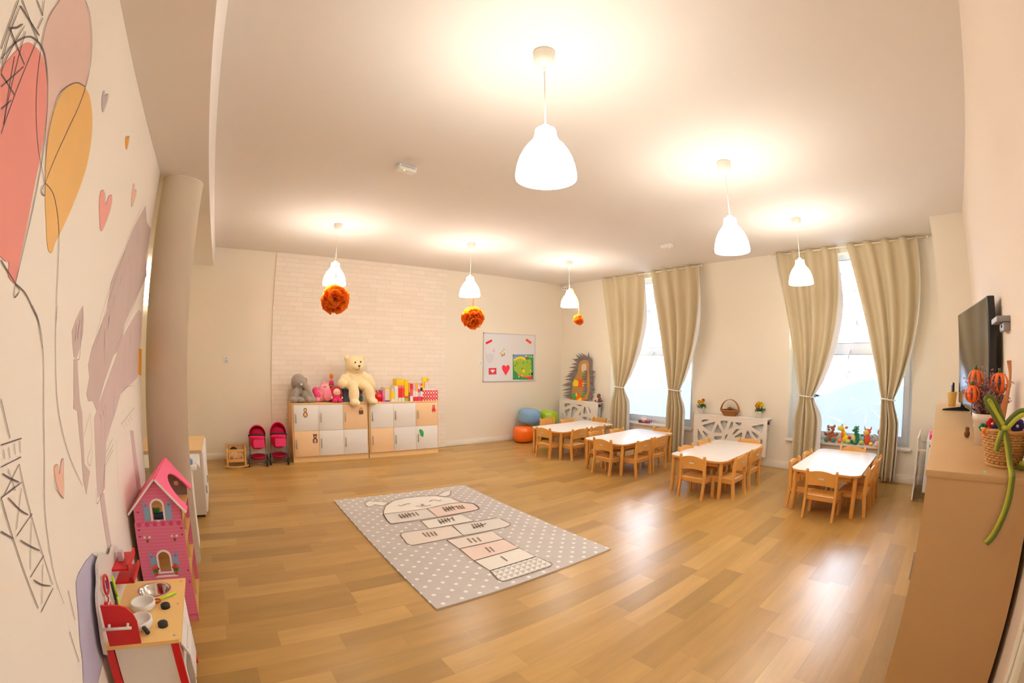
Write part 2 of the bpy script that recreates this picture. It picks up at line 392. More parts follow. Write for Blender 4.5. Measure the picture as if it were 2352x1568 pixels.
HOLES1 = [[(7.089,0.718),(6.937,0.729),(6.955,0.693),(7.086,0.645)],[(7.092,0.559),(6.942,0.62),(6.949,0.564),(7.01,0.433),(7.029,0.431)],[(6.851,0.664),(6.684,0.639),(6.701,0.611),(6.842,0.453),(6.897,0.448)],[(6.724,0.713),(6.706,0.721),(6.592,0.723),(6.606,0.696)],[(6.49,0.705),(6.415,0.584),(6.413,0.553),(6.533,0.549)],[(6.402,0.705),(6.308,0.606),(6.336,0.585)],[(6.642,0.507),(6.64,0.533),(6.605,0.568),(6.616,0.516)],[(6.542,0.477),(6.413,0.486),(6.425,0.438),(6.496,0.431)],[(7.168,0.525),(7.106,0.444),(7.146,0.46)],[(6.357,0.463),(6.287,0.451),(6.347,0.436)]]
RUG_CELLS = [
  ('cream', [(1.532,4.029),(1.534,4.144),(1.558,4.309),(1.599,4.408),(1.684,4.568),(1.85,4.736),(2.035,4.77),(2.236,4.75),(2.398,4.679),(2.506,4.546),(2.526,4.33),(2.619,4.22),(2.6,4.092),(2.573,4.027),(2.513,4.009),(2.282,4.0),(1.841,3.995)]),
  ('blush', [(2.073,4.306),(2.342,4.345),(2.526,4.33),(2.619,4.22),(2.6,4.092),(2.573,4.027),(2.482,4.001),(2.051,4.017)]),
  ('palegrey', [(1.568,4.328),(2.073,4.306),(2.051,4.017),(1.532,4.029),(1.534,4.144)]),
  ('cream', [(1.772,4.687),(1.687,4.747),(1.628,4.786),(1.583,4.824),(1.513,4.761),(1.486,4.704),(1.498,4.625),(1.542,4.613),(1.592,4.665),(1.674,4.582)]),
  ('cream', [(2.398,4.679),(2.555,4.801),(2.642,4.822),(2.633,4.761),(2.552,4.644),(2.468,4.608)]),
  ('cream', [(1.843,3.985),(2.314,3.972),(2.321,3.73),(1.819,3.747)]),
  ('beige', [(1.576,3.766),(2.061,3.724),(2.022,3.441),(1.5,3.448),(1.476,3.51),(1.502,3.707),(1.532,3.76)]),
  ('palegrey', [(2.061,3.724),(2.561,3.685),(2.586,3.649),(2.582,3.469),(2.558,3.43),(2.482,3.41),(2.022,3.441)]),
  ('beige', [(1.832,3.417),(2.318,3.401),(2.291,3.168),(1.832,3.191)]),
  ('blush', [(1.832,3.191),(2.291,3.168),(2.281,2.925),(1.81,2.916)]),
  ('cream', [(1.81,2.916),(2.281,2.925),(2.28,2.695),(1.816,2.692)]),
  ('trigrey', [(1.816,2.692),(2.28,2.695),(2.295,2.526),(2.283,2.493),(2.253,2.478),(1.812,2.484),(1.788,2.501),(1.782,2.536)]),
]
RUG_LINES = [
  (0.022, [(2.042,2.868),(2.033,2.761)]),
  (0.022, [(2.041,3.099),(2.02,2.985)]),
  (0.022, [(2.076,3.087),(2.055,2.979)]),
  (0.022, [(2.017,3.36),(1.998,3.25)]),
  (0.022, [(2.057,3.344),(2.042,3.241)]),
  (0.022, [(2.106,3.334),(2.084,3.234)]),
  (0.022, [(1.715,3.681),(1.705,3.574)]),
  (0.022, [(1.752,3.671),(1.735,3.559)]),
  (0.022, [(1.789,3.664),(1.772,3.559)]),
  (0.022, [(1.824,3.658),(1.808,3.559)]),
  (0.022, [(2.249,3.66),(2.208,3.533)]),
  (0.022, [(2.278,3.656),(2.241,3.534)]),
  (0.022, [(2.306,3.648),(2.27,3.529)]),
  (0.022, [(2.339,3.646),(2.301,3.527)]),
  (0.022, [(2.204,3.557),(2.382,3.601)]),
  (0.022, [(2.02,3.942),(1.992,3.812)]),
  (0.022, [(2.054,3.942),(2.027,3.815)]),
  (0.022, [(2.087,3.943),(2.062,3.818)]),
  (0.022, [(2.122,3.943),(2.095,3.822)]),
  (0.022, [(1.986,3.849),(2.156,3.906)]),
  (0.022, [(2.179,3.941),(2.147,3.829)]),
  (0.022, [(1.714,4.253),(1.701,4.125)]),
  (0.022, [(1.75,4.26),(1.734,4.123)]),
  (0.022, [(1.785,4.259),(1.77,4.129)]),
  (0.022, [(1.821,4.267),(1.807,4.135)]),
  (0.022, [(1.688,4.157),(1.863,4.224)]),
  (0.022, [(1.866,4.247),(1.85,4.138)]),
  (0.022, [(1.907,4.251),(1.894,4.14)]),
  (0.022, [(2.248,4.271),(2.217,4.123)]),
  (0.022, [(2.283,4.268),(2.256,4.128)]),
  (0.022, [(2.319,4.266),(2.29,4.125)]),
  (0.022, [(2.354,4.268),(2.327,4.13)]),
  (0.022, [(2.215,4.174),(2.392,4.226)]),
  (0.022, [(2.404,4.241),(2.381,4.127)]),
  (0.022, [(2.44,4.244),(2.411,4.121)]),
  (0.022, [(2.471,4.237),(2.443,4.118)]),
  (0.014, [(1.83,4.548),(1.846,4.511),(1.885,4.525),(1.939,4.553),(1.978,4.536)]),
  (0.014, [(2.206,4.512),(2.261,4.553),(2.303,4.549),(2.319,4.496),(2.363,4.519)]),
  (0.014, [(1.993,4.425),(2.032,4.397),(2.084,4.435),(2.098,4.397),(2.168,4.395)]),
  (0.014, [(2.082,4.473),(2.112,4.459),(2.078,4.422),(2.082,4.473)]),
  (0.014, [(2.084,4.435),(2.061,4.394)]),
  (0.013, [(1.532,4.029),(1.534,4.144),(1.558,4.309),(1.599,4.408),(1.684,4.568),(1.85,4.736),(2.035,4.77),(2.236,4.75),(2.398,4.679),(2.506,4.546),(2.526,4.33),(2.619,4.22),(2.6,4.092),(2.573,4.027),(2.513,4.009),(2.282,4.0),(1.841,3.995),(1.532,4.029)]),
  (0.013, [(2.073,4.306),(2.342,4.345),(2.526,4.33),(2.619,4.22),(2.6,4.092),(2.573,4.027),(2.482,4.001),(2.051,4.017),(2.073,4.306)]),
  (0.013, [(1.568,4.328),(2.073,4.306),(2.051,4.017),(1.532,4.029),(1.534,4.144),(1.568,4.328)]),
  (0.013, [(1.772,4.687),(1.687,4.747),(1.628,4.786),(1.583,4.824),(1.513,4.761),(1.486,4.704),(1.498,4.625),(1.542,4.613),(1.592,4.665),(1.674,4.582),(1.772,4.687)]),
  (0.013, [(2.398,4.679),(2.555,4.801),(2.642,4.822),(2.633,4.761),(2.552,4.644),(2.468,4.608),(2.398,4.679)]),
  (0.013, [(1.843,3.985),(2.314,3.972),(2.321,3.73),(1.819,3.747),(1.843,3.985)]),
  (0.013, [(1.576,3.766),(2.061,3.724),(2.022,3.441),(1.5,3.448),(1.476,3.51),(1.502,3.707),(1.532,3.76),(1.576,3.766)]),
  (0.013, [(2.061,3.724),(2.561,3.685),(2.586,3.649),(2.582,3.469),(2.558,3.43),(2.482,3.41),(2.022,3.441),(2.061,3.724)]),
  (0.013, [(1.832,3.417),(2.318,3.401),(2.291,3.168),(1.832,3.191),(1.832,3.417)]),
  (0.013, [(1.832,3.191),(2.291,3.168),(2.281,2.925),(1.81,2.916),(1.832,3.191)]),
  (0.013, [(1.81,2.916),(2.281,2.925),(2.28,2.695),(1.816,2.692),(1.81,2.916)]),
  (0.013, [(1.816,2.692),(2.28,2.695),(2.295,2.526),(2.283,2.493),(2.253,2.478),(1.812,2.484),(1.788,2.501),(1.782,2.536),(1.816,2.692)]),
]
BOARD = {
  'red_magnet_l': [(4.888,1.976),(5.031,2.038),(5.048,2.0),(4.909,1.934)],
  'red_magnet_r': [(5.891,2.083),(6.021,2.014),(5.995,1.972),(5.862,2.042)],
  'card': [(4.968,1.481),(5.149,1.485),(5.152,1.36),(4.971,1.355)],
  'heart': [(5.374,1.318),(5.3,1.398),(5.281,1.448),(5.307,1.497),(5.348,1.505),(5.377,1.485),(5.408,1.505),(5.453,1.493),(5.466,1.447),(5.447,1.397)],
  'map': [(5.543,1.753),(6.078,1.76),(6.089,1.239),(5.553,1.247)],
  'land': [(5.56,1.627),(5.654,1.694),(5.78,1.716),(5.885,1.649),(6.003,1.664),(6.029,1.557),(6.02,1.453),(6.081,1.369),(5.997,1.291),(5.892,1.289),(5.787,1.322),(5.672,1.375),(5.582,1.436)],
  'sea': [(5.548,1.749),(5.883,1.753),(5.871,1.68),(5.78,1.71),(5.653,1.698),(5.554,1.637)],
  'coast': [(5.559,1.653),(5.653,1.702),(5.754,1.72),(5.845,1.7),(5.885,1.643),(5.833,1.643),(5.73,1.683),(5.56,1.621)],
  'south': [(5.659,1.375),(5.761,1.343),(5.891,1.32),(5.997,1.308),(6.046,1.265),(5.918,1.278),(5.788,1.302),(5.685,1.334)],
  'bluebit': [(6.022,1.38),(6.08,1.39),(6.083,1.296),(6.037,1.291)],
  'redcard': [(5.913,1.299),(6.045,1.301),(6.057,1.248),(5.93,1.247)],
  'tinycard': [(5.05,1.851),(5.1,1.855),(5.1,1.804),(5.053,1.801)],
  'doodle': [(5.219,1.791),(5.26,1.811),(5.295,1.822),(5.312,1.881),(5.343,1.872),(5.344,1.803),(5.357,1.715),(5.321,1.705),(5.28,1.718),(5.275,1.753),(5.224,1.748)],
}
HEDGE = {
  'body': [(6.628,1.654),(6.736,1.628),(6.799,1.564),(6.824,1.461),(6.84,1.383),(6.911,1.278),(6.964,1.173),(6.988,1.041),(6.997,0.935),(6.981,0.857),(6.951,0.8),(6.567,0.826),(6.507,0.899),(6.484,0.989),(6.47,1.091),(6.474,1.192),(6.487,1.317),(6.508,1.442),(6.501,1.542),(6.521,1.617),(6.557,1.648)],
  'face': [(6.636,1.578),(6.689,1.565),(6.719,1.526),(6.723,1.463),(6.695,1.406),(6.64,1.388),(6.586,1.396),(6.574,1.478),(6.582,1.566)],
  'apple': [(6.735,1.252),(6.781,1.244),(6.812,1.191),(6.818,1.14),(6.794,1.096),(6.748,1.078),(6.694,1.087),(6.672,1.133),(6.67,1.197),(6.69,1.241)],
  'apple2': [(6.664,1.28),(6.69,1.26),(6.681,1.241),(6.636,1.243),(6.615,1.262)],
  'leaf': [(6.71,1.297),(6.674,1.337),(6.629,1.325),(6.619,1.298),(6.664,1.286)],
  'paw_l': [(6.919,1.233),(6.955,1.186),(6.972,1.133),(6.943,1.102),(6.859,1.096),(6.804,1.121),(6.797,1.179),(6.817,1.217)],
  'paw_r': [(6.653,1.21),(6.679,1.184),(6.681,1.133),(6.658,1.102),(6.614,1.129),(6.562,1.176),(6.599,1.212)],
  'g1': [(6.975,0.937),(6.982,0.884),(6.951,0.82),(6.885,0.801),(6.859,0.852),(6.877,0.916),(6.919,0.943)],
  'y1': [(6.854,0.959),(6.871,0.917),(6.851,0.872),(6.824,0.906),(6.835,0.945)],
  'o1': [(6.78,0.941),(6.75,0.898),(6.697,0.933),(6.731,0.86),(6.82,0.796),(6.849,0.82),(6.823,0.88)],
  'g2': [(6.644,0.953),(6.688,0.921),(6.677,0.883),(6.632,0.892),(6.607,0.926)],
  'o2': [(7.037,0.821),(6.952,0.83),(6.922,0.796),(7.026,0.795)],
  'o3': [(6.72,0.829),(6.639,0.847),(6.606,0.817),(6.637,0.792),(6.692,0.792)],
  'y2': [(6.748,0.846),(6.694,0.862),(6.692,0.811),(6.746,0.791),(6.811,0.79)],
}
SPIKES = [((6.774,1.679),(6.905,1.774)),((6.701,1.704),(6.822,1.8)),((6.593,1.704),(6.758,1.806)),((6.531,1.692),(6.498,1.829)),((6.469,1.667),(6.444,1.729)),((6.846,1.627),(7.029,1.674)),((6.863,1.563),(7.045,1.563)),((6.871,1.498),(7.078,1.489)),((6.879,1.434),(7.113,1.396)),((6.896,1.382),(7.15,1.35)),((6.931,1.317),(7.206,1.282)),((6.957,1.251),(7.224,1.222)),((6.983,1.185),(7.288,1.1)),((7.0,1.119),(7.298,1.092)),((7.016,1.04),(7.304,0.988)),((7.023,0.973),(7.292,0.921)),((7.03,0.907),(7.28,0.872)),((7.038,0.854),(7.221,0.849)),((6.445,1.418),(6.286,1.415)),((6.443,1.318),(6.283,1.323)),((6.448,1.205),(6.3,1.198)),((6.462,1.104),(6.286,1.037)),((6.467,1.003),(6.293,0.987)),((6.483,0.939),(6.323,0.879)),((6.533,0.86),(6.391,0.831)),((6.847,1.653),(6.978,1.665)),((6.932,1.342),(7.159,1.31)),((6.966,1.225),(7.205,1.242))]
# ================================================================ the room
XB, YA, H, HS, XC, XM, YD = 6.889, 7.442, 3.302, 3.005, -.635, -.244, -.365
XL = -1.75          # far side of the recess behind the column
def floor_mat():
    m = bpy.data.materials.new('vinyl_planks'); m.use_nodes = True; nt = m.node_tree; L = nt.links
    b = nt.nodes['Principled BSDF']
    tc = N(m, 'ShaderNodeTexCoord'); sp = N(m, 'ShaderNodeSeparateXYZ'); L.new(tc.outputs['Object'], sp.inputs[0])
    def ma(op, a, bb=None, c=None):
        n = N(m, 'ShaderNodeMath', operation=op)
        for i, v in enumerate((a, bb, c)):
            if v is None: continue
            if isinstance(v, (int, float)): n.inputs[i].default_value = v
            else: L.new(v, n.inputs[i])
        return n.outputs[0]
    ry = ma('DIVIDE', sp.outputs['Y'], .16); row = ma('FLOOR', ry); fy = ma('SUBTRACT', ry, row)
    wn = N(m, 'ShaderNodeTexWhiteNoise', noise_dimensions='1D'); L.new(row, wn.inputs['W'])
    rx = ma('ADD', ma('DIVIDE', sp.outputs['X'], .86), ma('MULTIPLY', wn.outputs['Value'], 5.0)); cx = ma('FLOOR', rx); fx = ma('SUBTRACT', rx, cx)
    cv = N(m, 'ShaderNodeCombineXYZ'); L.new(row, cv.inputs[0]); L.new(cx, cv.inputs[1])
    w2 = N(m, 'ShaderNodeTexWhiteNoise', noise_dimensions='2D'); L.new(cv.outputs[0], w2.inputs['Vector'])
    # plank tone
    cr = N(m, 'ShaderNodeValToRGB'); L.new(w2.outputs['Value'], cr.inputs[0])
    e = cr.color_ramp.elements
    e[0].position = 0; e[0].color = (*srgb(156, 120, 62), 1); e[1].position = 1; e[1].color = (*srgb(188, 148, 84), 1)
    k = e.new(.22); k.color = (*srgb(168, 129, 68), 1); k = e.new(.6); k.color = (*srgb(178, 138, 74), 1)
    # grain, long along the plank, shifted per plank
    mp = N(m, 'ShaderNodeMapping'); mp.inputs['Scale'].default_value = (1.6, 13, 1)
    off = N(m, 'ShaderNodeVectorMath', operation='MULTIPLY_ADD'); L.new(w2.outputs['Color'], off.inputs[0]); off.inputs[1].default_value = (7, 3, 0); L.new(tc.outputs['Object'], off.inputs[2])
    L.new(off.outputs[0], mp.inputs[0])
    nz = N(m, 'ShaderNodeTexNoise'); nz.inputs['Scale'].default_value = 1.0; nz.inputs['Detail'].default_value = 5; nz.inputs['Distortion'].default_value = .25; L.new(mp.outputs[0], nz.inputs['Vector'])
    mp2 = N(m, 'ShaderNodeMapping'); mp2.inputs['Scale'].default_value = (5, 90, 1); L.new(off.outputs[0], mp2.inputs[0])
    nf = N(m, 'ShaderNodeTexNoise'); nf.inputs['Scale'].default_value = 1.0; nf.inputs['Detail'].default_value = 3; L.new(mp2.outputs[0], nf.inputs['Vector'])
    g = ma('ADD', ma('MULTIPLY', nz.outputs['Fac'], .75), ma('MULTIPLY', nf.outputs['Fac'], .25))
    gr = N(m, 'ShaderNodeMapRange'); gr.inputs['From Min'].default_value = .3; gr.inputs['From Max'].default_value = .7; gr.inputs['To Min'].default_value = .88; gr.inputs['To Max'].default_value = 1.14
    L.new(g, gr.inputs['Value'])
    # seams
    def edge(f, wd):
        a = ma('MINIMUM', f, ma('SUBTRACT', 1.0, f)); return ma('LESS_THAN', a, wd)
    seam = ma('MAXIMUM', edge(fy, .008), edge(fx, .0015))
    sm = ma('SUBTRACT', 1.0, ma('MULTIPLY', seam, .18))
    tot = ma('MULTIPLY', gr.outputs[0], sm)
    vm = N(m, 'ShaderNodeVectorMath', operation='SCALE'); L.new(cr.outputs[0], vm.inputs[0]); L.new(tot, vm.inputs['Scale'])
    L.new(vm.outputs[0], b.inputs['Base Color'])
    rg = N(m, 'ShaderNodeMapRange'); rg.inputs['To Min'].default_value = .27; rg.inputs['To Max'].default_value = .37; L.new(nz.outputs['Fac'], rg.inputs['Value']); L.new(rg.outputs[0], b.inputs['Roughness'])
    b.inputs['Specular IOR Level'].default_value = .55
    return m
def brick_mat():
    m = bpy.data.materials.new('painted_brick'); m.use_nodes = True; nt = m.node_tree; L = nt.links
    b = nt.nodes['Principled BSDF']; b.inputs['Roughness'].default_value = .8
    tc = N(m, 'ShaderNodeTexCoord'); sp = N(m, 'ShaderNodeSeparateXYZ'); L.new(tc.outputs['Object'], sp.inputs[0])
    cb = N(m, 'ShaderNodeCombineXYZ'); L.new(sp.outputs['X'], cb.inputs[0]); L.new(sp.outputs['Z'], cb.inputs[1])
    ds = N(m, 'ShaderNodeTexNoise'); ds.inputs['Scale'].default_value = 9; L.new(cb.outputs[0], ds.inputs['Vector'])
    ad = N(m, 'ShaderNodeVectorMath', operation='MULTIPLY_ADD'); L.new(ds.outputs['Color'], ad.inputs[0]); ad.inputs[1].default_value = (.012, .012, 0); L.new(cb.outputs[0], ad.inputs[2])
    br = N(m, 'ShaderNodeTexBrick'); L.new(ad.outputs[0], br.inputs['Vector'])
    br.offset = .43; br.squash = 1.25; br.squash_frequency = 3
    br.inputs['Scale'].default_value = 1; br.inputs['Brick Width'].default_value = .26; br.inputs['Row Height'].default_value = .079
    br.inputs['Mortar Size'].default_value = .0035; br.inputs['Mortar Smooth'].default_value = .6
    br.inputs['Color1'].default_value = (*srgb(243, 233, 220), 1); br.inputs['Color2'].default_value = (*srgb(238, 227, 213), 1); br.inputs['Mortar'].default_value = (*srgb(226, 210, 190), 1)
    L.new(br.outputs['Color'], b.inputs['Base Color'])
    nz = N(m, 'ShaderNodeTexNoise'); nz.inputs['Scale'].default_value = 30; L.new(cb.outputs[0], nz.inputs['Vector'])
    mm = N(m, 'ShaderNodeMath', operation='MULTIPLY_ADD'); L.new(br.outputs['Fac'], mm.inputs[0]); mm.inputs[1].default_value = -1.0; L.new(nz.outputs['Fac'], mm.inputs[2])
    bp = N(m, 'ShaderNodeBump'); bp.inputs['Strength'].default_value = .35; bp.inputs['Distance'].default_value = .01; L.new(mm.outputs[0], bp.inputs['Height']); L.new(bp.outputs[0], b.inputs['Normal'])
    return m
WALL = mat('cream_wall', srgb(238, 229, 213), .85, bump=.04, bscale=120)
CEIL = mat('ceiling_paint', srgb(234, 228, 222), .9)
TRIM = mat('white_trim', srgb(240, 234, 222), .45)
WHITE = mat('white_plastic', srgb(240, 240, 240), .4)
UPVC = mat('white_upvc', srgb(225, 230, 240), .35)
def struct(name, mb, m=None, label=None, parent=None):
    o = mb.obj(name, m, parent)
    if not parent: o['kind'] = 'structure'
    if label: o['label'] = label
    return o
struct('floor', MB().b2((XL-.1, YD-.2, -.08), (XB+.5, YA+.12, 0)), floor_mat(), 'floor of honey coloured wood look vinyl planks')
struct('ceiling', MB().b2((XM, YD-.15, H), (XB+.35, YA+.12, H+.12)), CEIL, 'smooth pale cream ceiling')
struct('trim_1', MB().b2((XL-.1, YD-.15, HS), (XM, YA+.12, H+.12)), CEIL, 'lower ceiling strip running along the painted wall')
struct('wall_back', MB().b2((XL-.1, YA, 0), (XB, YA+.12, H)), WALL, 'cream far wall behind the lockers')
struct('wall_left', MB().b2((XC-.12, YD, 0), (XC, 3.6, HS)), mat('mural_wall_paint', srgb(240, 232, 220), .8), 'pale wall with a painted balloon mural')
struct('wall_recess', MB().b2((XL-.1, 3.48, 0), (XC-.12, 3.6, HS)).b2((XL-.1, 3.6, 0), (XL, YA, HS)), mat('yellow_wall', srgb(243, 226, 180), .85), 'wall of the recess behind the column')
struct('trim_2', MB().b2((.786, YA-.022, 0), (4.0, YA, H-.001)), brick_mat(), 'panel of whitewashed thin bricks on the far wall')
# front wall with a door
struct('wall_front', MB().holed([(XC-.12, 0), (.72, 0), (.72, 2.1), (1.62, 2.1), (1.62, 0), (XB, 0), (XB, H), (XC-.12, H)], [], YD-.12, YD, axes='xzy'), mat('tv_wall_paint', srgb(232, 216, 200), .85), 'wall behind the television')
d = struct('door_1', MB().b2((.721, YD-.10, .0), (1.619, YD-.04, 2.099)), TRIM, 'white panel door beside the sideboard')
mb = MB()
for x0, x1 in ((.85, 1.12), (1.22, 1.49)):
    for z0, z1 in ((.2, .9), (1.05, 1.95)): mb.b2((x0, YD-.041, z0), (x1, YD-.032, z1), bev=.006)
struct('door_panel', mb, TRIM, parent=d)
struct('door_handle', MB().cyl((1.53, YD-.045, 1.02), (1.53, YD, 1.02), .01).tube([(1.53, YD, 1.02), (1.41, YD, 1.02)], .009), mat('steel', (.6, .6, .6), .25, 1), parent=d)
mb = MB()
for x0 in (.63, 1.60): mb.b2((x0, YD, 0), (x0+.09, YD+.02, 2.18), bev=.006); mb.b2((x0+.025, YD+.02, 0), (x0+.065, YD+.028, 2.15), bev=.003)
mb.b2((.63, YD, 2.1), (1.69, YD+.02, 2.19), bev=.006)
struct('trim_3', mb, TRIM, 'white door casing at the right edge')
struct('wall_pier', MB().b2((5.965, YD, 0), (XB, .02, H)), WALL, 'warm lit pier in the corner beside the window')
# window wall
WIN = [(.39, 2.245), (4.03, 5.965)]; WZ0, WZ1 = .47, 3.2
struct('wall_right', MB().holed([(YD-.12, 0), (YA+.12, 0), (YA+.12, H), (YD-.12, H)], [[(a, WZ0), (b_, WZ0), (b_, WZ1), (a, WZ1)] for a, b_ in WIN], XB, XB+.3, axes='yzx'), WALL, 'wall with two tall windows')
# baseboards
bb = lambda mb, lo, hi: mb.b2(lo, hi, bev=.004)
mb = MB(); bb(mb, (4.0, YA-.018, 0), (XB, YA, .085)); bb(mb, (4.0, YA-.012, .08), (XB, YA, .105)); bb(mb, (XL, YA-.018, 0), (.786, YA, .085)); bb(mb, (XL, YA-.012, .08), (.786, YA, .105))
struct('baseboard_back', mb, TRIM, 'white baseboard along the far wall')
mb = MB(); bb(mb, (XB-.018, .02, 0), (XB, YA-.02, .085)); bb(mb, (XB-.012, .02, .08), (XB, YA-.02, .105)); bb(mb, (XB-.009, .02, .1), (XB, YA-.02, .118))
struct('baseboard_right', mb, TRIM, 'white baseboard under the windows')
mb = MB(); bb(mb, (XC, YD, 0), (XC+.015, 3.6, .1)); struct('baseboard_left', mb, TRIM, 'white baseboard under the mural')
# ---- windows
def glass_mat():
    m = bpy.data.materials.new('window_glass'); m.use_nodes = True; nt = m.node_tree; nt.nodes.clear()
    o = N(m, 'ShaderNodeOutputMaterial'); t = N(m, 'ShaderNodeBsdfTransparent'); g = N(m, 'ShaderNodeBsdfGlossy'); g.inputs['Roughness'].default_value = .02
    mx = N(m, 'ShaderNodeMixShader'); fr = N(m, 'ShaderNodeFresnel'); fr.inputs[0].default_value = 1.35
    t.inputs[0].default_value = (.95, .97, 1, 1)
    nt.links.new(fr.outputs[0], mx.inputs[0]); nt.links.new(t.outputs[0], mx.inputs[1]); nt.links.new(g.outputs[0], mx.inputs[2]); nt.links.new(mx.outputs[0], o.inputs[0])
    return m
GLASS = glass_mat()
def film_mat():
    m = bpy.data.materials.new('frosted_film'); m.use_nodes = True; nt = m.node_tree; nt.nodes.clear()
    o = N(m, 'ShaderNodeOutputMaterial'); t = N(m, 'ShaderNodeBsdfTransparent'); t.inputs[0].default_value = (.5, .515, .53, 1)
    tr = N(m, 'ShaderNodeBsdfTranslucent'); tr.inputs[0].default_value = (.46, .47, .485, 1)
    mx = N(m, 'ShaderNodeMixShader'); mx.inputs[0].default_value = .82
    nt.links.new(t.outputs[0], mx.inputs[1]); nt.links.new(tr.outputs[0], mx.inputs[2]); nt.links.new(mx.outputs[0], o.inputs[0])
    return m
FILM = film_mat()
SILLM = mat('stone_sill', srgb(225, 214, 205), .3)
GASK = mat('window_gasket', srgb(70, 75, 95), .5)
def window(n, y0, y1, seed):
    x = XB+.17
    ym = (y0+y1)/2; zt0, zt1 = 1.81, 1.90
    mb = MB().use(UPVC)
    fw = .065
    mb.holed([(y0, WZ0), (y1, WZ0), (y1, WZ1), (y0, WZ1)], [[(y0+fw, WZ0+fw), (y1-fw, WZ0+fw), (y1-fw, zt0), (y0+fw, zt0)], [(y0+fw, zt1), (y1-fw, zt1), (y1-fw, 3.12), (y0+fw, 3.12)]], x, x+.07, axes='yzx')
    fr = struct('window_%d' % n, mb, UPVC, 'tall white framed window ' + ('nearer the sideboard, plush animals on its sill' if n == 1 else 'nearer the far corner, tissue box on its sill'))
    s = MB().holed([(y0+.045, WZ0+.045), (y1-.045, WZ0+.045), (y1-.045, zt0+.015), (y0+.045, zt0+.015)], [[(y0+.125, WZ0+.125), (y1-.125, WZ0+.125), (y1-.125, zt0-.07), (y0+.125, zt0-.07)]], x-.02, x+.05, axes='yzx')
    sash = struct('window_sash', s, UPVC, parent=fr)
    g = MB()
    for (a0, b0, a1, b1) in ((y0+.125, WZ0+.125, y1-.125, zt0-.07), (y0+fw, zt1, y1-fw, 3.12)):
        t = .006
        g.b2((x-.003, a0, b0), (x+.004, a1, b0+t)); g.b2((x-.003, a0, b1-t), (x+.004, a1, b1)); g.b2((x-.003, a0, b0), (x+.004, a0+t, b1)); g.b2((x-.003, a1-t, b0), (x+.004, a1, b1))
    struct('window_gasket', g, GASK, parent=fr)
    struct('window_pane', MB().b2((x+.02, y0+.12, WZ0+.12), (x+.024, y1-.12, zt0-.065)), GLASS, parent=fr)
    struct('window_pane', MB().b2((x+.02, y0+fw-.004, zt1-.004), (x+.024, y1-fw+.004, 3.124)), GLASS, parent=fr)
    # frosted film with a curved upper edge and clear cuts radiating from nodes
    rnd = random.Random(seed)
    a0, a1 = y0+.13, y1-.13; zb = WZ0+.13
    top = [(a0+(a1-a0)*i/24, zb+.62+.16*math.sin(PI*(i/24)*1.3+.5)) for i in range(25)]
    cuts = []
    nodes = [(y0+.42*(y1-y0)*0+.66, 1.03), (y0+1.3, .86), (y0+1.0, 1.22)] if n == 1 else [(y0+.62, 1.08), (y0+1.35, 1.12), (y0+1.1, .76)]
    for i, (cy, cz) in enumerate(nodes):
        for k in range(7 if i == 0 else 5):
            a = 2*PI*k/(7 if i == 0 else 5)+i*.7+.3; L = .26+.1*rnd.random(); r0 = .035
            p = Vector((cy+r0*math.cos(a), cz+r0*math.sin(a))); q = Vector((cy+L*math.cos(a), cz+L*math.sin(a)))
            if not (a0+.01 < q.x < a1-.01 and zb+.01 < q.y < zb+.6): 
                continue
            nn = Vector((-math.sin(a), math.cos(a)))*.008
            cuts.append([tuple(p), tuple(q-nn*.6), tuple(q+nn*.6)])
    # drop overlapping cuts
    keep = []
    def seg(c): return (Vector(c[0]), (Vector(c[1])+Vector(c[2]))/2)
    def close(c, d):
        a, b = seg(c); e, f = seg(d)
        for t in range(11):
            for u in range(11):
                if ((a+(b-a)*t/10)-(e+(f-e)*u/10)).length < .03 and not (t == 0 and u == 0 and (a-e).length > .012): return True
        return False
    for c in cuts:
        if not any(close(c, d) for d in keep): keep.append(c)
    struct('window_film', MB().holed([(a0, zb), (a1, zb)]+list(reversed(top)), keep, x+.012, x+.013, axes='yzx'), FILM, parent=fr)
    h = MB().b2((x-.045, ym-.014, zt0-.035), (x-.02, ym+.014, zt0-.0), bev=.004).tube([(x-.05, ym, zt0-.015), (x-.055, ym+.005, zt0-.05), (x-.05, ym+.02, zt0-.14)], .009)
    struct('window_handle', h, UPVC, parent=fr)
    sl = MB().b2((XB-.05, y0-.03, WZ0-.035), (XB+.18, y1+.01, WZ0+.004), bev=.008)
    struct('window_sill', sl, SILLM, parent=fr)
window(1, *WIN[0], 3); window(2, *WIN[1], 5)
# ---- mural painted on the wall
MCOL = dict(red=srgb(230, 148, 138), blush=srgb(226, 194, 182), orange=srgb(234, 186, 116), orange2=srgb(230, 160, 50), greyheart=srgb(192, 180, 182), pinkheart=srgb(238, 165, 155), pinkheart2=srgb(238, 190, 170), mauve=srgb(205, 184, 178), mauve2=srgb(212, 190, 186), lavender=srgb(184, 178, 202))
mur = bpy.data.objects['wall_left']; inv = Matrix.Identity(4)
lay = 0
NICE = dict(streak='pink_wash', streak2='pink_wash', low_heart='heart', pink_heart='heart', small_pink_heart='heart', orange_heart='heart', grey_heart='heart', red_balloon='balloon', pink_balloon='balloon', orange_balloon='balloon')
for k, (c, q) in MURAL_FILLS.items():
    lay += 1; th = .0003+.0001*lay if k != 'red_balloon' else .0024
    if k == 'orange_balloon': th = .0020
    o = MB().prism(bez_closed(q, 3) if 'balloon' in k or 'heart' in k else q, XC-.001, XC+th, axes='yzx', M=inv).obj(NICE.get(k, k), mat('paint_'+c, MCOL[c], .8, noise=.06, nscale=5), mur)
    if k.endswith('_balloon'): o['label'] = k.replace('_', ' ')+' on the wall'
mb = MB()
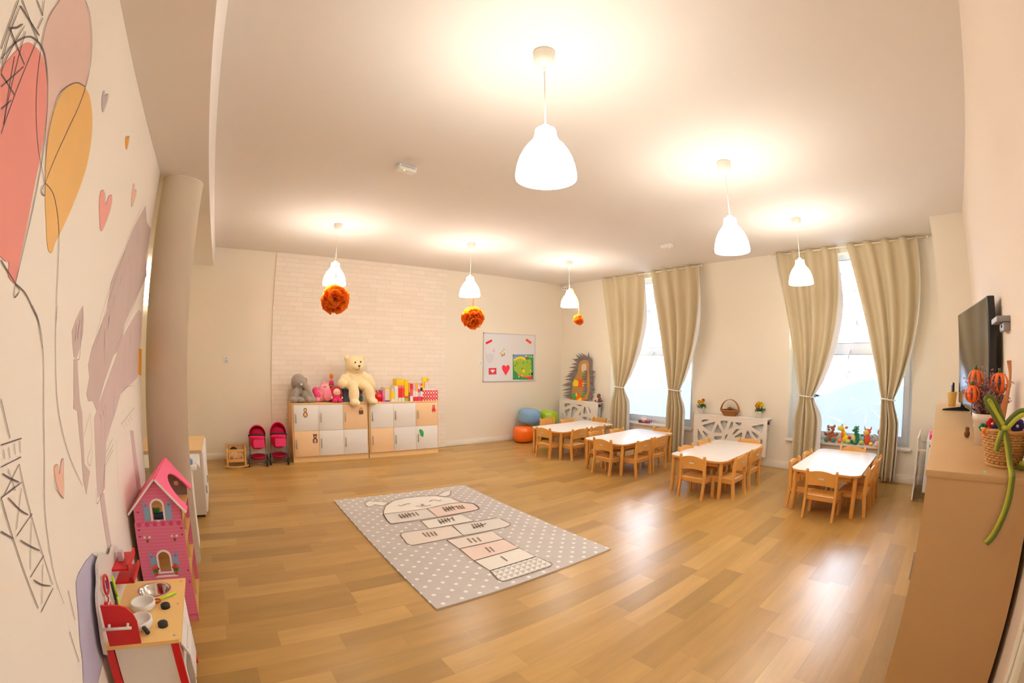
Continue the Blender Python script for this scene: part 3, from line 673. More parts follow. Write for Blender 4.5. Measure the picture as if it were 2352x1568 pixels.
for wd, q in MURAL_LINES:
    pts = bez(q, 5) if len(q) > 2 else [Vector(v) for v in q]
    n = len(pts); ws = [min(wd, .008)*.62*(.55+.45*math.sin(PI*(i+.5)/n)) for i in range(n)]
    mb.ribbon([tuple(p) for p in pts], ws, 'yz', XC+.0026)
mb.bm.transform(inv)
mb.obj('ink_line', mat('ink', srgb(112, 98, 100), .8), mur)
# ---- round column
COLM = mat('column_paint', srgb(240, 230, 212), .55)
c = MB().lathe([(.165, 0), (.165, HS-.012), (.168, HS-.012), (.168, HS)], seg=48).obj('column', COLM)
c.location = (-.459, 3.757, 0); tag(c, kind='structure'); c['label'] = 'round cream column at the end of the mural wall'
# ================================================================ pendant lamps
SHADE = mat('glowing_shade', (1, 1, 1), .5, emit=LAMP_COL, estr=LAMP)
PLAST = mat('cream_plastic', srgb(246, 242, 228), .4)
ORANGE = mat('orange_tissue', srgb(255, 135, 35), .8, noise=.15, nscale=9)
def _thin(m, col):
    nt = m.node_tree; o = [n for n in nt.nodes if n.type == 'OUTPUT_MATERIAL'][0]; p = nt.nodes['Principled BSDF']
    t = N(m, 'ShaderNodeBsdfTranslucent'); t.inputs[0].default_value = (*col, 1); x = N(m, 'ShaderNodeMixShader'); x.inputs[0].default_value = .5
    nt.links.new(p.outputs[0], x.inputs[1]); nt.links.new(t.outputs[0], x.inputs[2]); nt.links.new(x.outputs[0], o.inputs[0])
_thin(ORANGE, srgb(255, 140, 30))
LX, LY = (1.327, 3.300, 5.215), (1.528, 5.44)
ZB = 2.525   # rim of the shades
def shade_mb():
    pr = [(.145, 0), (.147, .01), (.146, .03), (.14, .075), (.128, .12), (.111, .16), (.09, .195), (.07, .22), (.058, .245), (.053, .27), (.052, .29), (.048, .298), (.012, .302)]
    pr = [(r, z*.93) for r, z in pr]
    inner = [(r-.004, z) for r, z in reversed(pr[1:-1])]
    m = MB(); m.lathe(pr+[(.008, .275)]+inner+[(.145, 0)], seg=40, cap=False); return m
def pendant(label, x, y, first=None):
    z = H
    if first is None:
        t = thing('pendant_lamp', label, 'lamp', (x, y, z), 0, 'pendant lamps on the ceiling')
        s = shade_mb().obj('lamp_shade', SHADE, t, (0, 0, ZB-z)); s['label'] = 'glowing white bell shaped shade'
        MB().lathe([(.058, 0), (.06, -.01), (.055, -.05), (.045, -.08), (.02, -.1), (.009, -.104), (.009, -.125), (.004, -.13)], seg=28).obj('ceiling_cup', PLAST, t)
        MB().cyl((0, 0, -.12), (0, 0, ZB-z+.3), .0035, seg=8).obj('cord', PLAST, t)
        MB().cyl((0, 0, ZB-z+.3), (0, 0, ZB-z+.2), .02, seg=12).ell((0, 0, ZB-z+.15), (.035, .035, .05)).obj('bulb', SHADE, t)
        return t
    t = copy_tree(first); t.location = (x, y, z); t['label'] = label; return t
P0 = pendant('pendant lamp nearest the camera, largest white bell shade', LX[0], LY[0])
pendant('second largest bell pendant, hanging between the rug and the tables', LX[1], LY[0], P0)
pendant('bell pendant in front of the beige curtain of the nearer window', LX[2], LY[0], P0)
pendant('bell pendant with the orange pompom over the teddy bear', LX[0], LY[1], P0)
pendant('bell pendant with orange pompom left of the whiteboard', LX[1], LY[1], P0)
pendant('smallest bell pendant, near the far room corner', LX[2], LY[1], P0)
def pompom(x, y, r, drop, label, seed, dx=0, dy=0):
    rnd = random.Random(seed)
    zc = ZB-drop-r
    t = thing('pompom_decoration', label, 'decoration', (x+dx, y+dy, zc), 0, 'orange pompoms under the pendant lamps')
    m = MB()
    for k in range(64):   # crumpled tissue petals
        u = rnd.uniform(-1, 1); a = rnd.uniform(0, 2*PI); s_ = math.sqrt(1-u*u)
        d = Vector((s_*math.cos(a), s_*math.sin(a), u)); q = d.to_track_quat('Z', 'Y').to_matrix().to_4x4()
        R = r*rnd.uniform(.72, 1.2); n = 9
        vs = [(0, 0, R*.25)]
        for ring, (rr, zz) in enumerate(((.22, .6), (.42, .92), (.62, 1.08))):
            for j in range(n):
                b = 2*PI*j/n; w_ = 1+.35*rnd.uniform(-1, 1); vs.append((rr*r*w_*math.cos(b), rr*r*w_*math.sin(b), R*zz*(1-.12*rnd.random())))
        fs = [(0, 1+j, 1+(j+1) % n) for j in range(n)]
        for ring in range(2):
            for j in range(n):
                a0 = 1+ring*n+j; a1 = 1+ring*n+(j+1) % n; fs.append((a0, a1, a1+n, a0+n))
        m._new(vs, fs, q, False)
    m.obj('pompom', ORANGE, t)
    h = math.hypot(dx, dy); ux, uy = dx/h, dy/h     # the ribbon lies along the outside of the shade
    pts = [Vector((0, 0, r*.3))]+[Vector((-dx+ux*q, -dy+uy*q, ZB-zc+k)) for q, k in ((.158, -.03), (.158, 0), (.152, .075), (.124, .16), (.083, .222), (.066, .27), (.06, .302), (.02, .312), (.012, .33))]
    MB().tube(pts, .006, seg=6).obj('ribbon', mat('orange_ribbon', srgb(250, 170, 70), .5), t)
pompom(LX[0], LY[1], .135, .06, 'big orange tissue pompom hanging over the teddy bear', 1, -.02, -.16)
pompom(LX[1], LY[1], .118, .19, 'round orange pompom hanging left of the whiteboard', 2, -.033, -.152)
pompom(LX[2], LY[1], .068, .14, 'smallest orange pompom, hanging over the hedgehog figure', 3, .09, -.12)
# smoke detectors / ceiling boxes
def detector(name, label, x, y, rz):
    t = thing(name, label, 'detector', (x, y, H), rz)
    MB().b2((-.09, -.045, -.055), (.09, .045, 0), bev=.012).obj('housing', WHITE, t)
    MB().b2((-.07, -.05, -.03), (.07, -.044, -.012)).obj('grille', mat('light_grey', srgb(200, 200, 195), .5), t)
    MB().ell((-.03, -.03, -.056), (.008, .008, .006)).obj('status_light', mat('yellow_led', srgb(240, 230, 60), .4, emit=srgb(240, 230, 60), estr=1), t)
detector('motion_detector', 'small box on the ceiling with a yellow light, left of the large lamp', 1.37, 3.40, .15)
detector('motion_detector', 'small flat box on the ceiling above the first window curtains', 5.31, 3.5, 1.5)
for a in [(6.65, 7.25)]:
    t = thing('security_camera', 'tiny camera high in the far room corner', 'camera', (6.74, 7.2, 3.19), -.7)
    MB().b2((-.06, -.03, -.03), (.06, .03, .03), bev=.01).obj('housing', WHITE, t)
    for q in (-.025, .025): MB().cyl((q, -.03, 0), (q, -.036, 0), .012).obj('lens', mat('black', (.02, .02, .02), .3), t)
    MB().tube([(0, .02, 0), (.0, .06, .05), (.0, .08, .112)], .012).obj('bracket', WHITE, t)
t = thing('wall_light', 'glowing strip light on the recess wall seen beside the column', 'lamp', (-1.27, YA, 2.64))
MB().b2((-.07, -.05, -.3), (.07, -.006, .3), bev=.015).obj('diffuser', mat('strip_glow', (1, 1, 1), .5, emit=(1, .9, .7), estr=9), t); MB().b2((-.08, -.008, -.32), (.08, 0, .32)).obj('housing', WHITE, t)
# ================================================================ tables and chairs
BEECH = mat('beech', srgb(222, 162, 82), .38, noise=.10, nscale=6)
BEECH_D = mat('beech_edge', srgb(205, 145, 72), .45, noise=.08, nscale=12)
TOPW = mat('white_laminate', srgb(243, 236, 230), .22)
PLATE = mat('silver_label', srgb(205, 205, 205), .4)
TW, TD, TH = 1.38, .80, .475
def make_table():
    t = thing('childrens_table', 'x', 'table', group='white tables by the windows')
    o = rrect(TW, TD, .12, 8)
    MB().prism(o, TH-.003, TH, axes='xyz').obj('tabletop', TOPW, t)['label'] = 'white laminate top'
    MB().prism(rrect(TW-.002, TD-.002, .12, 8), TH-.026, TH-.003, axes='xyz').obj('edge_band', BEECH, t)['label'] = 'beech edge of the top'
    ap = MB()
    for y in (-1, 1): ap.b2((-TW/2+.12, y*(TD/2-.06)-.01, TH-.085), (TW/2-.12, y*(TD/2-.06)+.01, TH-.026), bev=.003)
    for x in (-1, 1): ap.b2((x*(TW/2-.075)-.01, -TD/2+.1, TH-.085), (x*(TW/2-.075)+.01, TD/2-.1, TH-.026), bev=.003)
    ap.obj('apron', BEECH_D, t)
    for x in (-1, 1):
        for y in (-1, 1):
            MB().lathe([(.021, 0), (.024, .004), (.0245, .12), (.0245, TH-.03), (.0245, TH-.027)], c=(x*(TW/2-.065), y*(TD/2-.055), 0), seg=20).obj('leg', BEECH, t)
    return t
TABLES = [(5.67, 1.16, 'white table in front of the window with the plush animals'),
          (5.50, 2.74, 'white table in front of the pierced white cover with flower pots'),
          (5.58, 4.37, 'white table in front of the tissue box window'),
          (5.70, 5.79, 'white table farthest away, beside the poufs')]
tab = make_table()
for i, (x, y, l) in enumerate(TABLES):
    t = tab if i == 0 else copy_tree(tab)
    t.location = (x, y, 0); t['label'] = l
def make_chair():
    """back legs at y = -.15, seat faces +y, 0.36 wide"""
    t = thing('childrens_chair', 'x', 'chair', group='small beech chairs')
    h = .545
    for s in (-1, 1):
        # back post: slightly splayed, rounded top
        prof = [(-.185, 0), (-.150, 0), (-.122, .23), (-.128, .42), (-.150, h-.02), (-.163, h-.003), (-.176, h-.004), (-.184, h-.02), (-.168, .42), (-.160, .23)]
        m = MB(); m.prism(prof, s*.178, s*.152, axes='yzx'); m.obj('back_leg', BEECH, t)
        prof = [(.105, 0), (.138, 0), (.150, .235), (.140, .242), (.105, .242)]
        m = MB(); m.prism(prof, s*.172, s*.147, axes='yzx'); m.obj('front_leg', BEECH, t)
        MB().b2((s*.171-.009, -.135, .195), (s*.171+.009-.0, .11, .24), bev=.003).obj('side_rail', BEECH_D, t)
    # seat, dished a little, rounded front
    m = MB(); nx, ny = 10, 8; vs = []; fs = []
    for j in range(ny+1):
        for i in range(nx+1):
            u = -1+2*i/nx; v = j/ny
            y = -.145+v*.315; z = .256-.006*(1-u*u)*math.sin(PI*v)-.02*max(0, v-.86)/.14
            vs.append((u*.17, y, z))
    for j in range(ny):
        for i in range(nx): a = j*(nx+1)+i; fs.append((a, a+1, a+nx+2, a+nx+1))
    k = len(vs); vs += [(x, y, z-.016) for x, y, z in vs]
    fs += [(a+k, b_+k, c_+k, d_+k) for d_, c_, b_, a in fs]
    rim = [i for i in range(nx+1)]+[(j+1)*(nx+1)+nx for j in range(ny)]+[ny*(nx+1)+nx-1-i for i in range(nx)]+[(ny-1-j)*(nx+1) for j in range(ny-1)]
    for i in range(len(rim)): a, b_ = rim[i], rim[(i+1) % len(rim)]; fs.append((a, b_, b_+k, a+k))
    m._new(vs, fs, None, True); m.obj('seat', BEECH, t)
    MB().b2((-.16, -.148, .2), (.16, -.132, .24), bev=.003).obj('back_rail', BEECH_D, t)
    # curved backrest board with an arched top
    m = MB(); n = 14; vs = []; fs = []
    for i in range(n+1):
        u = -1+2*i/n; y = -.148-.016*(1-u*u); zt = .50+.032*(1-u*u); zb = .362+.012*(1-u*u)
        for (dy, z) in ((0, zb), (0, zt), (-.015, zt), (-.015, zb)): vs.append((u*.153, y+dy-(z-.38)*.1, z))
    for i in range(n):
        for q in range(4): a = i*4+q; b_ = i*4+(q+1) % 4; fs.append((a, b_, b_+4, a+4))
    fs += [(0, 1, 2, 3), (n*4+3, n*4+2, n*4+1, n*4)]
    m._new(vs, fs, None, False); m.obj('backrest', BEECH, t)
    MB().b2((-.032, -.1905, .437), (.032, -.183, .453)).obj('name_plate', PLATE, t)['label'] = 'small silver plate on the backrest'
    return t
E_, W_, N_, S_ = -PI/2, PI/2, 0, PI    # facing +x, facing -x, facing +y, facing -y
TN = ['the plush animal window table', 'the table by the flower pot cover', 'the tissue box window table', 'the farthest table']
CH = [  # back post centre x, y, heading, table, words
 (4.825, 1.14, E_, 0, 'chair facing away at the near end of %s'), (5.325, .695, N_, 0, 'right side chair nearer camera at %s'), (5.81, .68, N_, 0, 'right side chair nearer the window at %s'),
 (5.235, 1.58, S_, 0, 'left side chair nearer the camera at %s'), (5.75, 1.57, S_, 0, 'left side chair nearer the window at %s'), (6.36, 1.10, W_, 0, 'window end chair at %s'),
 (4.70, 2.70, E_, 1, 'chair facing away at the near end of %s'), (5.09, 2.225, N_, 1, 'right side chair nearer camera at %s'), (5.60, 2.24, N_, 1, 'right side chair nearer the window at %s'),
 (5.21, 3.11, S_, 1, 'left side chair nearer the camera at %s'), (5.71, 3.11, S_, 1, 'left side chair nearer the window at %s'), (6.19, 2.60, W_, 1, 'window end chair at %s'),
 (4.83, 4.30, E_, 2, 'chair facing away at the near end of %s'), (5.20, 3.815, N_, 2, 'right side chair nearer camera at %s'), (5.61, 3.815, N_, 2, 'right side chair nearer the window at %s'),
 (5.30, 4.86, S_, 2, 'left side chair nearer the camera at %s'), (5.72, 4.78, S_, 2, 'left side chair nearer the window at %s'), (6.30, 4.26, W_, 2, 'window end chair at %s'),
 (4.91, 5.70, E_, 3, 'chair facing away at the near end of %s'), (5.29, 5.225, N_, 3, 'right side chair nearer camera at %s'), (5.72, 5.215, N_, 3, 'right side chair nearer the window at %s'),
 (5.77, 6.60, S_, 3, 'pulled out chair nearer the poufs at %s'), (5.97, 6.24, S_, 3, 'left side chair nearer the window at %s'), (6.56, 5.95, W_, 3, 'window end chair at %s')]
ch0 = make_chair(); rj = random.Random(4)
for i, (x, y, rz, ti, l) in enumerate(CH):
    c = ch0 if i == 0 else copy_tree(ch0)
    rz2 = rz+rj.uniform(-.02, .02)
    f = Vector((-math.sin(rz2), math.cos(rz2), 0))
    c.location = Vector((x, y, 0))+f*.16; c.rotation_euler = (0, 0, rz2); c['label'] = l % TN[ti]

# ================================================================ curtains
CURT = mat('curtain_cloth', srgb(210, 194, 160), .8, bump=.08, bscale=400, sheen=.2)
LINE = mat('curtain_lining', srgb(225, 226, 232), .6)
RODM = mat('cream_rod', srgb(240, 226, 200), .35)
def curtain(label, ytop, ywaist, ybot, zbot, lip, seed):
    """ytop = (high-y edge, low-y edge) at the rod, and the same at tieback and hem"""
    rnd = random.Random(seed); xr = XB-.10; zt = 3.298; zw = 1.14; nf = 4
    t = thing('curtain', label, 'curtain', (xr, (ytop[0]+ytop[1])/2, zt), 0, 'beige tied curtains')
    ox, oy, oz = t.location
    nu, nv = 96, 60; vs = []; rows = []
    ph = rnd.uniform(0, .6)
    zs = [zt-(zt-zw)*(i/34) for i in range(35)]+[zw-(zw-zbot)*(i/25) for i in range(1, 26)]
    for z in zs:
        row = []
        if z >= zw:
            k = (zt-z)/(zt-zw)
            a = ytop[0]+(ywaist[0]-ytop[0])*(k**1.08)
            b = ytop[1]+(ywaist[1]-ytop[1])*(k**2.3)
            amp = .043*(1-k)+.055*k*(1-k)*1.2+.036*k
        else:
            k = (zw-z)/(zw-zbot); s = min(1, k*3); s = s*s*(3-2*s)
            a = ywaist[0]+(ybot[0]-ywaist[0])*s; b = ywaist[1]+(ybot[1]-ywaist[1])*s
            amp = .036+.02*s
        for i in range(nu+1):
            u = i/nu
            uu = min(u/.93, 1)
            y = a+(b-a)*uu; p = 2*PI*nf*uu+ph
            sn = math.sin(p); x = -amp*math.copysign(abs(sn)**.8, sn)
            y += .012*math.sin(p*.5+1)*(1 if 0 < uu < 1 else 0)*min(1, (zt-z)/.3)
            if u > .93 and lip:     # the inner edge turns back towards the room and shows the lining
                q = (u-.93)/.07; kk = min(1, max(0, (zt-z)/.9))
                y += lip*q*(kk*(.55+.45*math.sin(PI*min(1, (zt-z)/(zt-zw)))) if z > zw else min(.75, .55+(zw-z)*.8))*(.45+.55*min(1, abs(z-zw)/.2)); x -= .05*q*kk
            row.append((XB-.10+x-ox, y-oy, z-oz))
        rows.append(row)
    m = MB().use(CURT).use(LINE); m.mi = 0; n = nu+1
    vs = [v for r in rows for v in r]; fs = []
    for j in range(len(rows)-1):
        for i in range(nu): a = j*n+i; fs.append((a, a+1, a+n+1, a+n))
    m._new(vs, fs, None, True)
    for k_, f_ in enumerate(m.bm.faces): f_.material_index = 1 if (k_ % nu)/nu >= .93 else 0
    me = bpy.data.meshes.new('curtain_panel'); m.bm.to_mesh(me); m.bm.free()
    me.materials.append(CURT); me.materials.append(LINE)
    o = bpy.data.objects.new('curtain_panel', me); COL.objects.link(o); o.parent = t
    sd = o.modifiers.new('s', 'SOLIDIFY'); sd.thickness = .004; sd.offset = 0; sd.material_offset = 1 if CUR_FLIP else 0
    # eyelets where the rod passes
    for k in range(nf*2+1):
        u = k/(nf*2); y = ytop[0]+(ytop[1]-ytop[0])*u
    # tieback: a band with white beads
    yc = (ywaist[0]+ywaist[1])/2; ry = abs(ywaist[0]-ywaist[1])/2+.012
    m = MB(); m.tube([(XB-.10-ox+.062*math.cos(a_), yc-oy+ry*math.sin(a_), zw-oz+.012*math.sin(a_)) for a_ in [2*PI*i/24 for i in range(24)]], .006, seg=6, closed=True)
    for i in range(26):
        a_ = 2*PI*i/26; m.ell((XB-.10-ox+.066*math.cos(a_), yc-oy+(ry+.004)*math.sin(a_), zw-oz-.006+.012*math.sin(a_)), (.0105,)*3, seg=8, rings=6)
    m.obj('tieback', mat('white_cotton', srgb(240, 238, 235), .8), t)['label'] = 'white beaded tieback'
    return t
CUR_FLIP = False
curtain('beige tied curtain left of the tissue box window', (6.10, 5.02), (5.745, 5.53), (5.83, 5.44), .03, -.15, 1)
curtain('beige tied curtain right of the tissue box window', (4.85, 3.81), (4.465, 4.235), (4.48, 4.14), .03, -.10, 2)
curtain('beige tied curtain left of the plush animal window', (2.37, 1.39), (2.03, 1.83), (2.10, 1.74), .03, -.11, 3)
curtain('beige tied curtain right of the plush animal window', (1.24, .225), (.80, .635), (.80, .56), .03, -.02, 4)
for (a, b, l) in ((6.10, 3.78, 'cream curtain rod over the tissue box window'), (2.42, .10, 'cream curtain rod over the plush animal window')):
    t = thing('curtain_rod', l, 'curtain rod', (XB-.10, (a+b)/2, 3.262))
    MB().cyl((0, (a-b)/2, 0), (0, -(a-b)/2, 0), .013).obj('rod', RODM, t)
    for s in (-1, 1): MB().ell((0, s*((a-b)/2+.012), 0), (.018, .018, .018), seg=12, rings=8).obj('finial', RODM, t)
    for s in (-.97, 0, .97): MB().cyl((0, s*(a-b)/2, 0), (.1, s*(a-b)/2, 0), .008).lathe([(.02, 0), (.02, .01)], M=Matrix.Translation((.09, s*(a-b)/2, 0)) @ Euler((0, PI/2, 0)).to_matrix().to_4x4(), seg=12).obj('bracket', RODM, t)

# ================================================================ radiator covers
COVER = mat('painted_mdf', srgb(240, 232, 222), .4)
RADM = mat('radiator_white', srgb(225, 225, 225), .4)
def radiator(name_l, y0, y1, z0, z1, holes, cl):
    r = thing('radiator', name_l, 'radiator', (XB-.12, (y0+y1)/2, z0))
    h = z1-z0-.05; L_ = (y1-y0)-.06
    m = MB().b2((-.02, -L_/2, .04), (-.005, L_/2, .04+h), bev=.004); n = int(L_/.035)
    for i in range(n): y = -L_/2+(i+.5)*L_/n; m.b2((-.03, y-.008, .06), (-.018, y+.008, .02+h), bev=.003)
    m.b2((.03, -L_/2, .04), (.05, L_/2, .04+h), bev=.004).b2((-.02, -L_/2, .035+h), (.05, L_/2, .045+h)).b2((.05, -L_/2+.1, .2), (.119, -L_/2+.14, .3)).b2((.05, L_/2-.14, .2), (.119, L_/2-.1, .3))
    m.obj('radiator_body', RADM, r)
    k = MB().cyl((0, -L_/2-.0, h-.0), (0, -L_/2-.035, h), .022).obj('valve', mat('black', (.02, .02, .02), .4), r)
    MB().cyl((0, -L_/2-.02, h-.1), (0, -L_/2-.03, h-.1), .012).obj('yellow_tag', mat('yellow', srgb(240, 200, 30), .4), r)
    c = thing('radiator_cover', cl, 'radiator cover', (XB-.2, (y0+y1)/2, z0)); M_ = Matrix.Translation((-(XB-.2), -(y0+y1)/2, -z0))
    hs = [bez_closed(q, 3) for q in holes]
    MB().holed([(y0, z0), (y1, z0), (y1, z1), (y0, z1)], hs, XB-.2, XB-.182, axes='yzx', M=M_).obj('front_panel', COVER, c)['label'] = 'white panel pierced with angular holes'
    MB().b2((0, y0-(y0+y1)/2, z1-z0), (.199, y1-(y0+y1)/2, z1-z0+.018), bev=.003).obj('top_shelf', COVER, c)
    return c
radiator('white radiator behind the cover with the flower pots', 2.52, 3.865, .18, .745, HOLES2, 'pierced white radiator cover with two flower pots and a basket on it')
radiator('white radiator behind the cover under the hedgehog figure', 6.13, 7.26, .10, .785, HOLES1, 'pierced white radiator cover in the far corner under the hedgehog figure')

# ================================================================ lockers
BIRCH = mat('birch_veneer', srgb(232, 194, 138), .45, noise=.05, nscale=5)
PEACH = mat('peach_laminate', srgb(242, 205, 160), .4)
DOORW = mat('white_door_laminate', srgb(235, 232, 228), .35)
STEEL = mat('brushed_steel', (.55, .53, .5), .35, 1)
YL = 6.988; HL = .927
def locker(label, x0, x1, cols, group='low lockers along the brick panel'):
    t = thing('locker_unit', label, 'locker', (x0, YL, 0), group=group)
    w_ = x1-x0; dp = YA-.022-YL-.003; e = .022; pl = .085
    m = MB().use(BIRCH)
    m.b2((0, .004, pl), (e, dp, HL-e)).b2((w_-e, .004, pl), (w_, dp, HL-e)).b2((e, .004, pl), (w_-e, dp, pl+.02)).b2((e, dp-.01, pl), (w_-e, dp, HL-e)).b2((e, .02, (pl+HL)/2-.008), (w_-e, dp-.01, (pl+HL)/2+.008))
    for k in (1, 2): m.b2((w_*k/3-.008, .02, pl+.02), (w_*k/3+.008, dp-.01, HL-e))
    m.obj('carcass', BIRCH, t)
    MB().b2((0, 0, HL-e), (w_, dp, HL), bev=.002).obj('top', BIRCH, t)
    MB().b2((.0, .012, 0), (w_, dp, pl)).obj('plinth', BIRCH, t)
    ds = []
    cw = (w_-2*e)/3; rh = (HL-e-pl-.012)/2
    for r in range(2):
        for c in range(3):
            xa = e+c*cw; za = pl+.01+(1-r)*rh; cm = cols[r][c]
            d_ = MB().b2((xa+.0015, -.012, za+.0015), (xa+cw-.0015, .004, za+rh-.0015), bev=.0015).obj('door', PEACH if cm else DOORW, t)
            d_['label'] = 'peach locker door' if cm else 'white locker door'
            hx = xa+.028; hz = za+rh*.5
            MB().b2((hx-.004, -.034, hz-.075), (hx+.014, -.026, hz+.075), bev=.003).b2((hx, -.03, hz-.07), (hx+.01, -.012, hz-.06)).b2((hx, -.03, hz+.06), (hx+.01, -.012, hz+.07)).obj('handle', STEEL, d_)
            ds.append((d_, xa, za, cw, rh))
    return t, ds
STK = dict(brown=srgb(120, 60, 40), tan=srgb(225, 185, 130), red=srgb(215, 60, 50), dark=srgb(90, 60, 55), pink=srgb(230, 170, 150), green=srgb(40, 165, 90), white=srgb(240, 235, 225))
def sticker(d_, cx, cz, pieces, name='sticker', label=None):
    m = MB(); k = 0
    for col, kind, a in pieces:
        k += 1; m.use(mat('sticker_'+col, STK[col], .5))
        if kind == 'd': m.prism(disc(cx+a[0], cz+a[1], a[2], 18, a[3] if len(a) > 3 else None), -.0122, -.0128-.0006*k, axes='xzy')
        else: m.prism([(cx+x, cz+z) for x, z in a], -.0122, -.0128-.0006*k, axes='xzy')
    o = m.obj(name, None, d_)
    if label: o['label'] = label
l1, D1 = locker('left of the two low locker units, under the teddy bear', 1.06, 2.325, [[0, 0, 1], [1, 0, 0]])
l2, D2 = locker('right of the two low locker units, with boxed games on top', 2.34, 3.625, [[0, 0, 1], [1, 0, 0]])
hedgehog_b = lambda c1, c2: [(c1, 'd', (0, -.03, .036, .045)), (c1, 'd', (0, .04, .028, .032)), (c2, 'd', (0, -.03, .024, .033)), (c2, 'd', (0, .038, .019, .022))]
d_, xa, za, cw, rh = D1[0]; sticker(d_, xa+.19, za+rh-.12, hedgehog_b('brown', 'tan'), label='brown outlined rounded sticker')
d_, xa, za, cw, rh = D1[2]; sticker(d_, xa+cw-.10, za+rh-.105, [('brown', 'd', (0, -.025, .04, .055)), ('tan', 'd', (0, .028, .033, .03)), ('dark', 'd', (-.012, .03, .005)), ('dark', 'd', (.012, .03, .005)), ('white', 'd', (-.012, -.07, .01)), ('white', 'd', (.012, -.07, .01))], label='brown owl sticker')
d_, xa, za, cw, rh = D1[3]; sticker(d_, xa+cw-.07, za+rh-.13, [('dark', 'd', (0, -.03, .04, .05)), ('dark', 'd', (0, .045, .03, .03)), ('dark', 'd', (-.024, .07, .01)), ('dark', 'd', (.024, .07, .01)), ('pink', 'd', (0, -.03, .022, .03)), ('pink', 'd', (0, .04, .014)), ('white', 'd', (-.012, -.07, .01)), ('white', 'd', (.012, -.07, .01))], label='dark brown bear sticker')
d_, xa, za, cw, rh = D2[2]; sticker(d_, xa+cw-.07, za+rh-.11, [('red', 'd', (0, -.03, .036, .045)), ('red', 'd', (0, .035, .028, .03)), ('pink', 'd', (0, .035, .014)), ('white', 'd', (0, -.06, .012))], label='red bird sticker')
d_, xa, za, cw, rh = D2[5]; sticker(d_, xa+.10, za+rh-.12, [('green', 'p', [(-.04, .06), (-.01, .065), (.03, .04), (.045, 0), (.04, -.05), (.03, -.075), (0, -.06), (-.03, -.03), (-.02, -.01), (-.04, .01)])], label='green leaf sticker')
# ================================================================ rug
def rug_mat():
    m = bpy.data.materials.new('dotted_rug_pile'); m.use_nodes = True; nt = m.node_tree; L = nt.links
    b = nt.nodes['Principled BSDF']; b.inputs['Roughness'].default_value = .95; b.inputs['Specular IOR Level'].default_value = .2
    tc = N(m, 'ShaderNodeTexCoord')
    def cells(ox, oy):
        a = N(m, 'ShaderNodeVectorMath', operation='SUBTRACT'); L.new(tc.outputs['Object'], a.inputs[0]); a.inputs[1].default_value = (1.19+ox, 2.508+oy, 0)
        d_ = N(m, 'ShaderNodeVectorMath', operation='DIVIDE'); L.new(a.outputs[0], d_.inputs[0]); d_.inputs[1].default_value = (.147, .137, 1)
        r = N(m, 'ShaderNodeVectorMath', operation='ADD'); L.new(d_.outputs[0], r.inputs[0]); r.inputs[1].default_value = (.5, .5, 0)
        f = N(m, 'ShaderNodeVectorMath', operation='FRACTION'); L.new(r.outputs[0], f.inputs[0])
        s = N(m, 'ShaderNodeVectorMath', operation='SUBTRACT'); L.new(f.outputs[0], s.inputs[0]); s.inputs[1].default_value = (.5, .5, 0)
        mm = N(m, 'ShaderNodeVectorMath', operation='MULTIPLY'); L.new(s.outputs[0], mm.inputs[0]); mm.inputs[1].default_value = (.147, .137, 0)
        ln = N(m, 'ShaderNodeVectorMath', operation='LENGTH'); L.new(mm.outputs[0], ln.inputs[0]); return ln.outputs['Value']
    mn = N(m, 'ShaderNodeMath', operation='MINIMUM'); L.new(cells(0, 0), mn.inputs[0]); L.new(cells(.0735, -.0685), mn.inputs[1])
    cr = N(m, 'ShaderNodeMapRange'); cr.inputs['From Min'].default_value = .014; cr.inputs['From Max'].default_value = .018; L.new(mn.outputs[0], cr.inputs['Value'])
    nz = N(m, 'ShaderNodeTexNoise'); nz.inputs['Scale'].default_value = 4; L.new(tc.outputs['Object'], nz.inputs['Vector'])
    g = N(m, 'ShaderNodeMix', data_type='RGBA'); g.inputs[6].default_value = (*srgb(192, 184, 178), 1); g.inputs[7].default_value = (*srgb(206, 198, 194), 1); L.new(nz.outputs['Fac'], g.inputs[0])
    x = N(m, 'ShaderNodeMix', data_type='RGBA'); x.inputs[6].default_value = (*srgb(240, 238, 234), 1); L.new(g.outputs[2], x.inputs[7]); L.new(cr.outputs[0], x.inputs[0]); L.new(x.outputs[2], b.inputs['Base Color'])
    return m
def tri_mat():
    m = bpy.data.materials.new('triangle_pattern'); m.use_nodes = True; nt = m.node_tree; L = nt.links; b = nt.nodes['Principled BSDF']; b.inputs['Roughness'].default_value = .95
    tc = N(m, 'ShaderNodeTexCoord'); mp = N(m, 'ShaderNodeMapping'); mp.inputs['Scale'].default_value = (18, 18, 1); L.new(tc.outputs['Object'], mp.inputs[0])
    f = N(m, 'ShaderNodeVectorMath', operation='FRACTION'); L.new(mp.outputs[0], f.inputs[0]); s = N(m, 'ShaderNodeSeparateXYZ'); L.new(f.outputs[0], s.inputs[0])
    gt = N(m, 'ShaderNodeMath', operation='GREATER_THAN'); L.new(s.outputs[0], gt.inputs[0]); L.new(s.outputs[1], gt.inputs[1])
    x = N(m, 'ShaderNodeMix', data_type='RGBA'); x.inputs[6].default_value = (*srgb(196, 190, 182), 1); x.inputs[7].default_value = (*srgb(232, 228, 222), 1); L.new(gt.outputs[0], x.inputs[0]); L.new(x.outputs[2], b.inputs['Base Color'])
    return m
RC = dict(cream=mat('rug_cream', srgb(236, 230, 220), .95), blush=mat('rug_blush', srgb(236, 212, 200), .95), palegrey=mat('rug_palegrey', srgb(226, 220, 212), .95), beige=mat('rug_beige', srgb(232, 220, 208), .95), trigrey=tri_mat())
m = MB().use(rug_mat()); m.prism([(1.192, 2.40), (2.885, 2.40), (2.94, 4.965), (1.195, 4.985)], 0, .012)
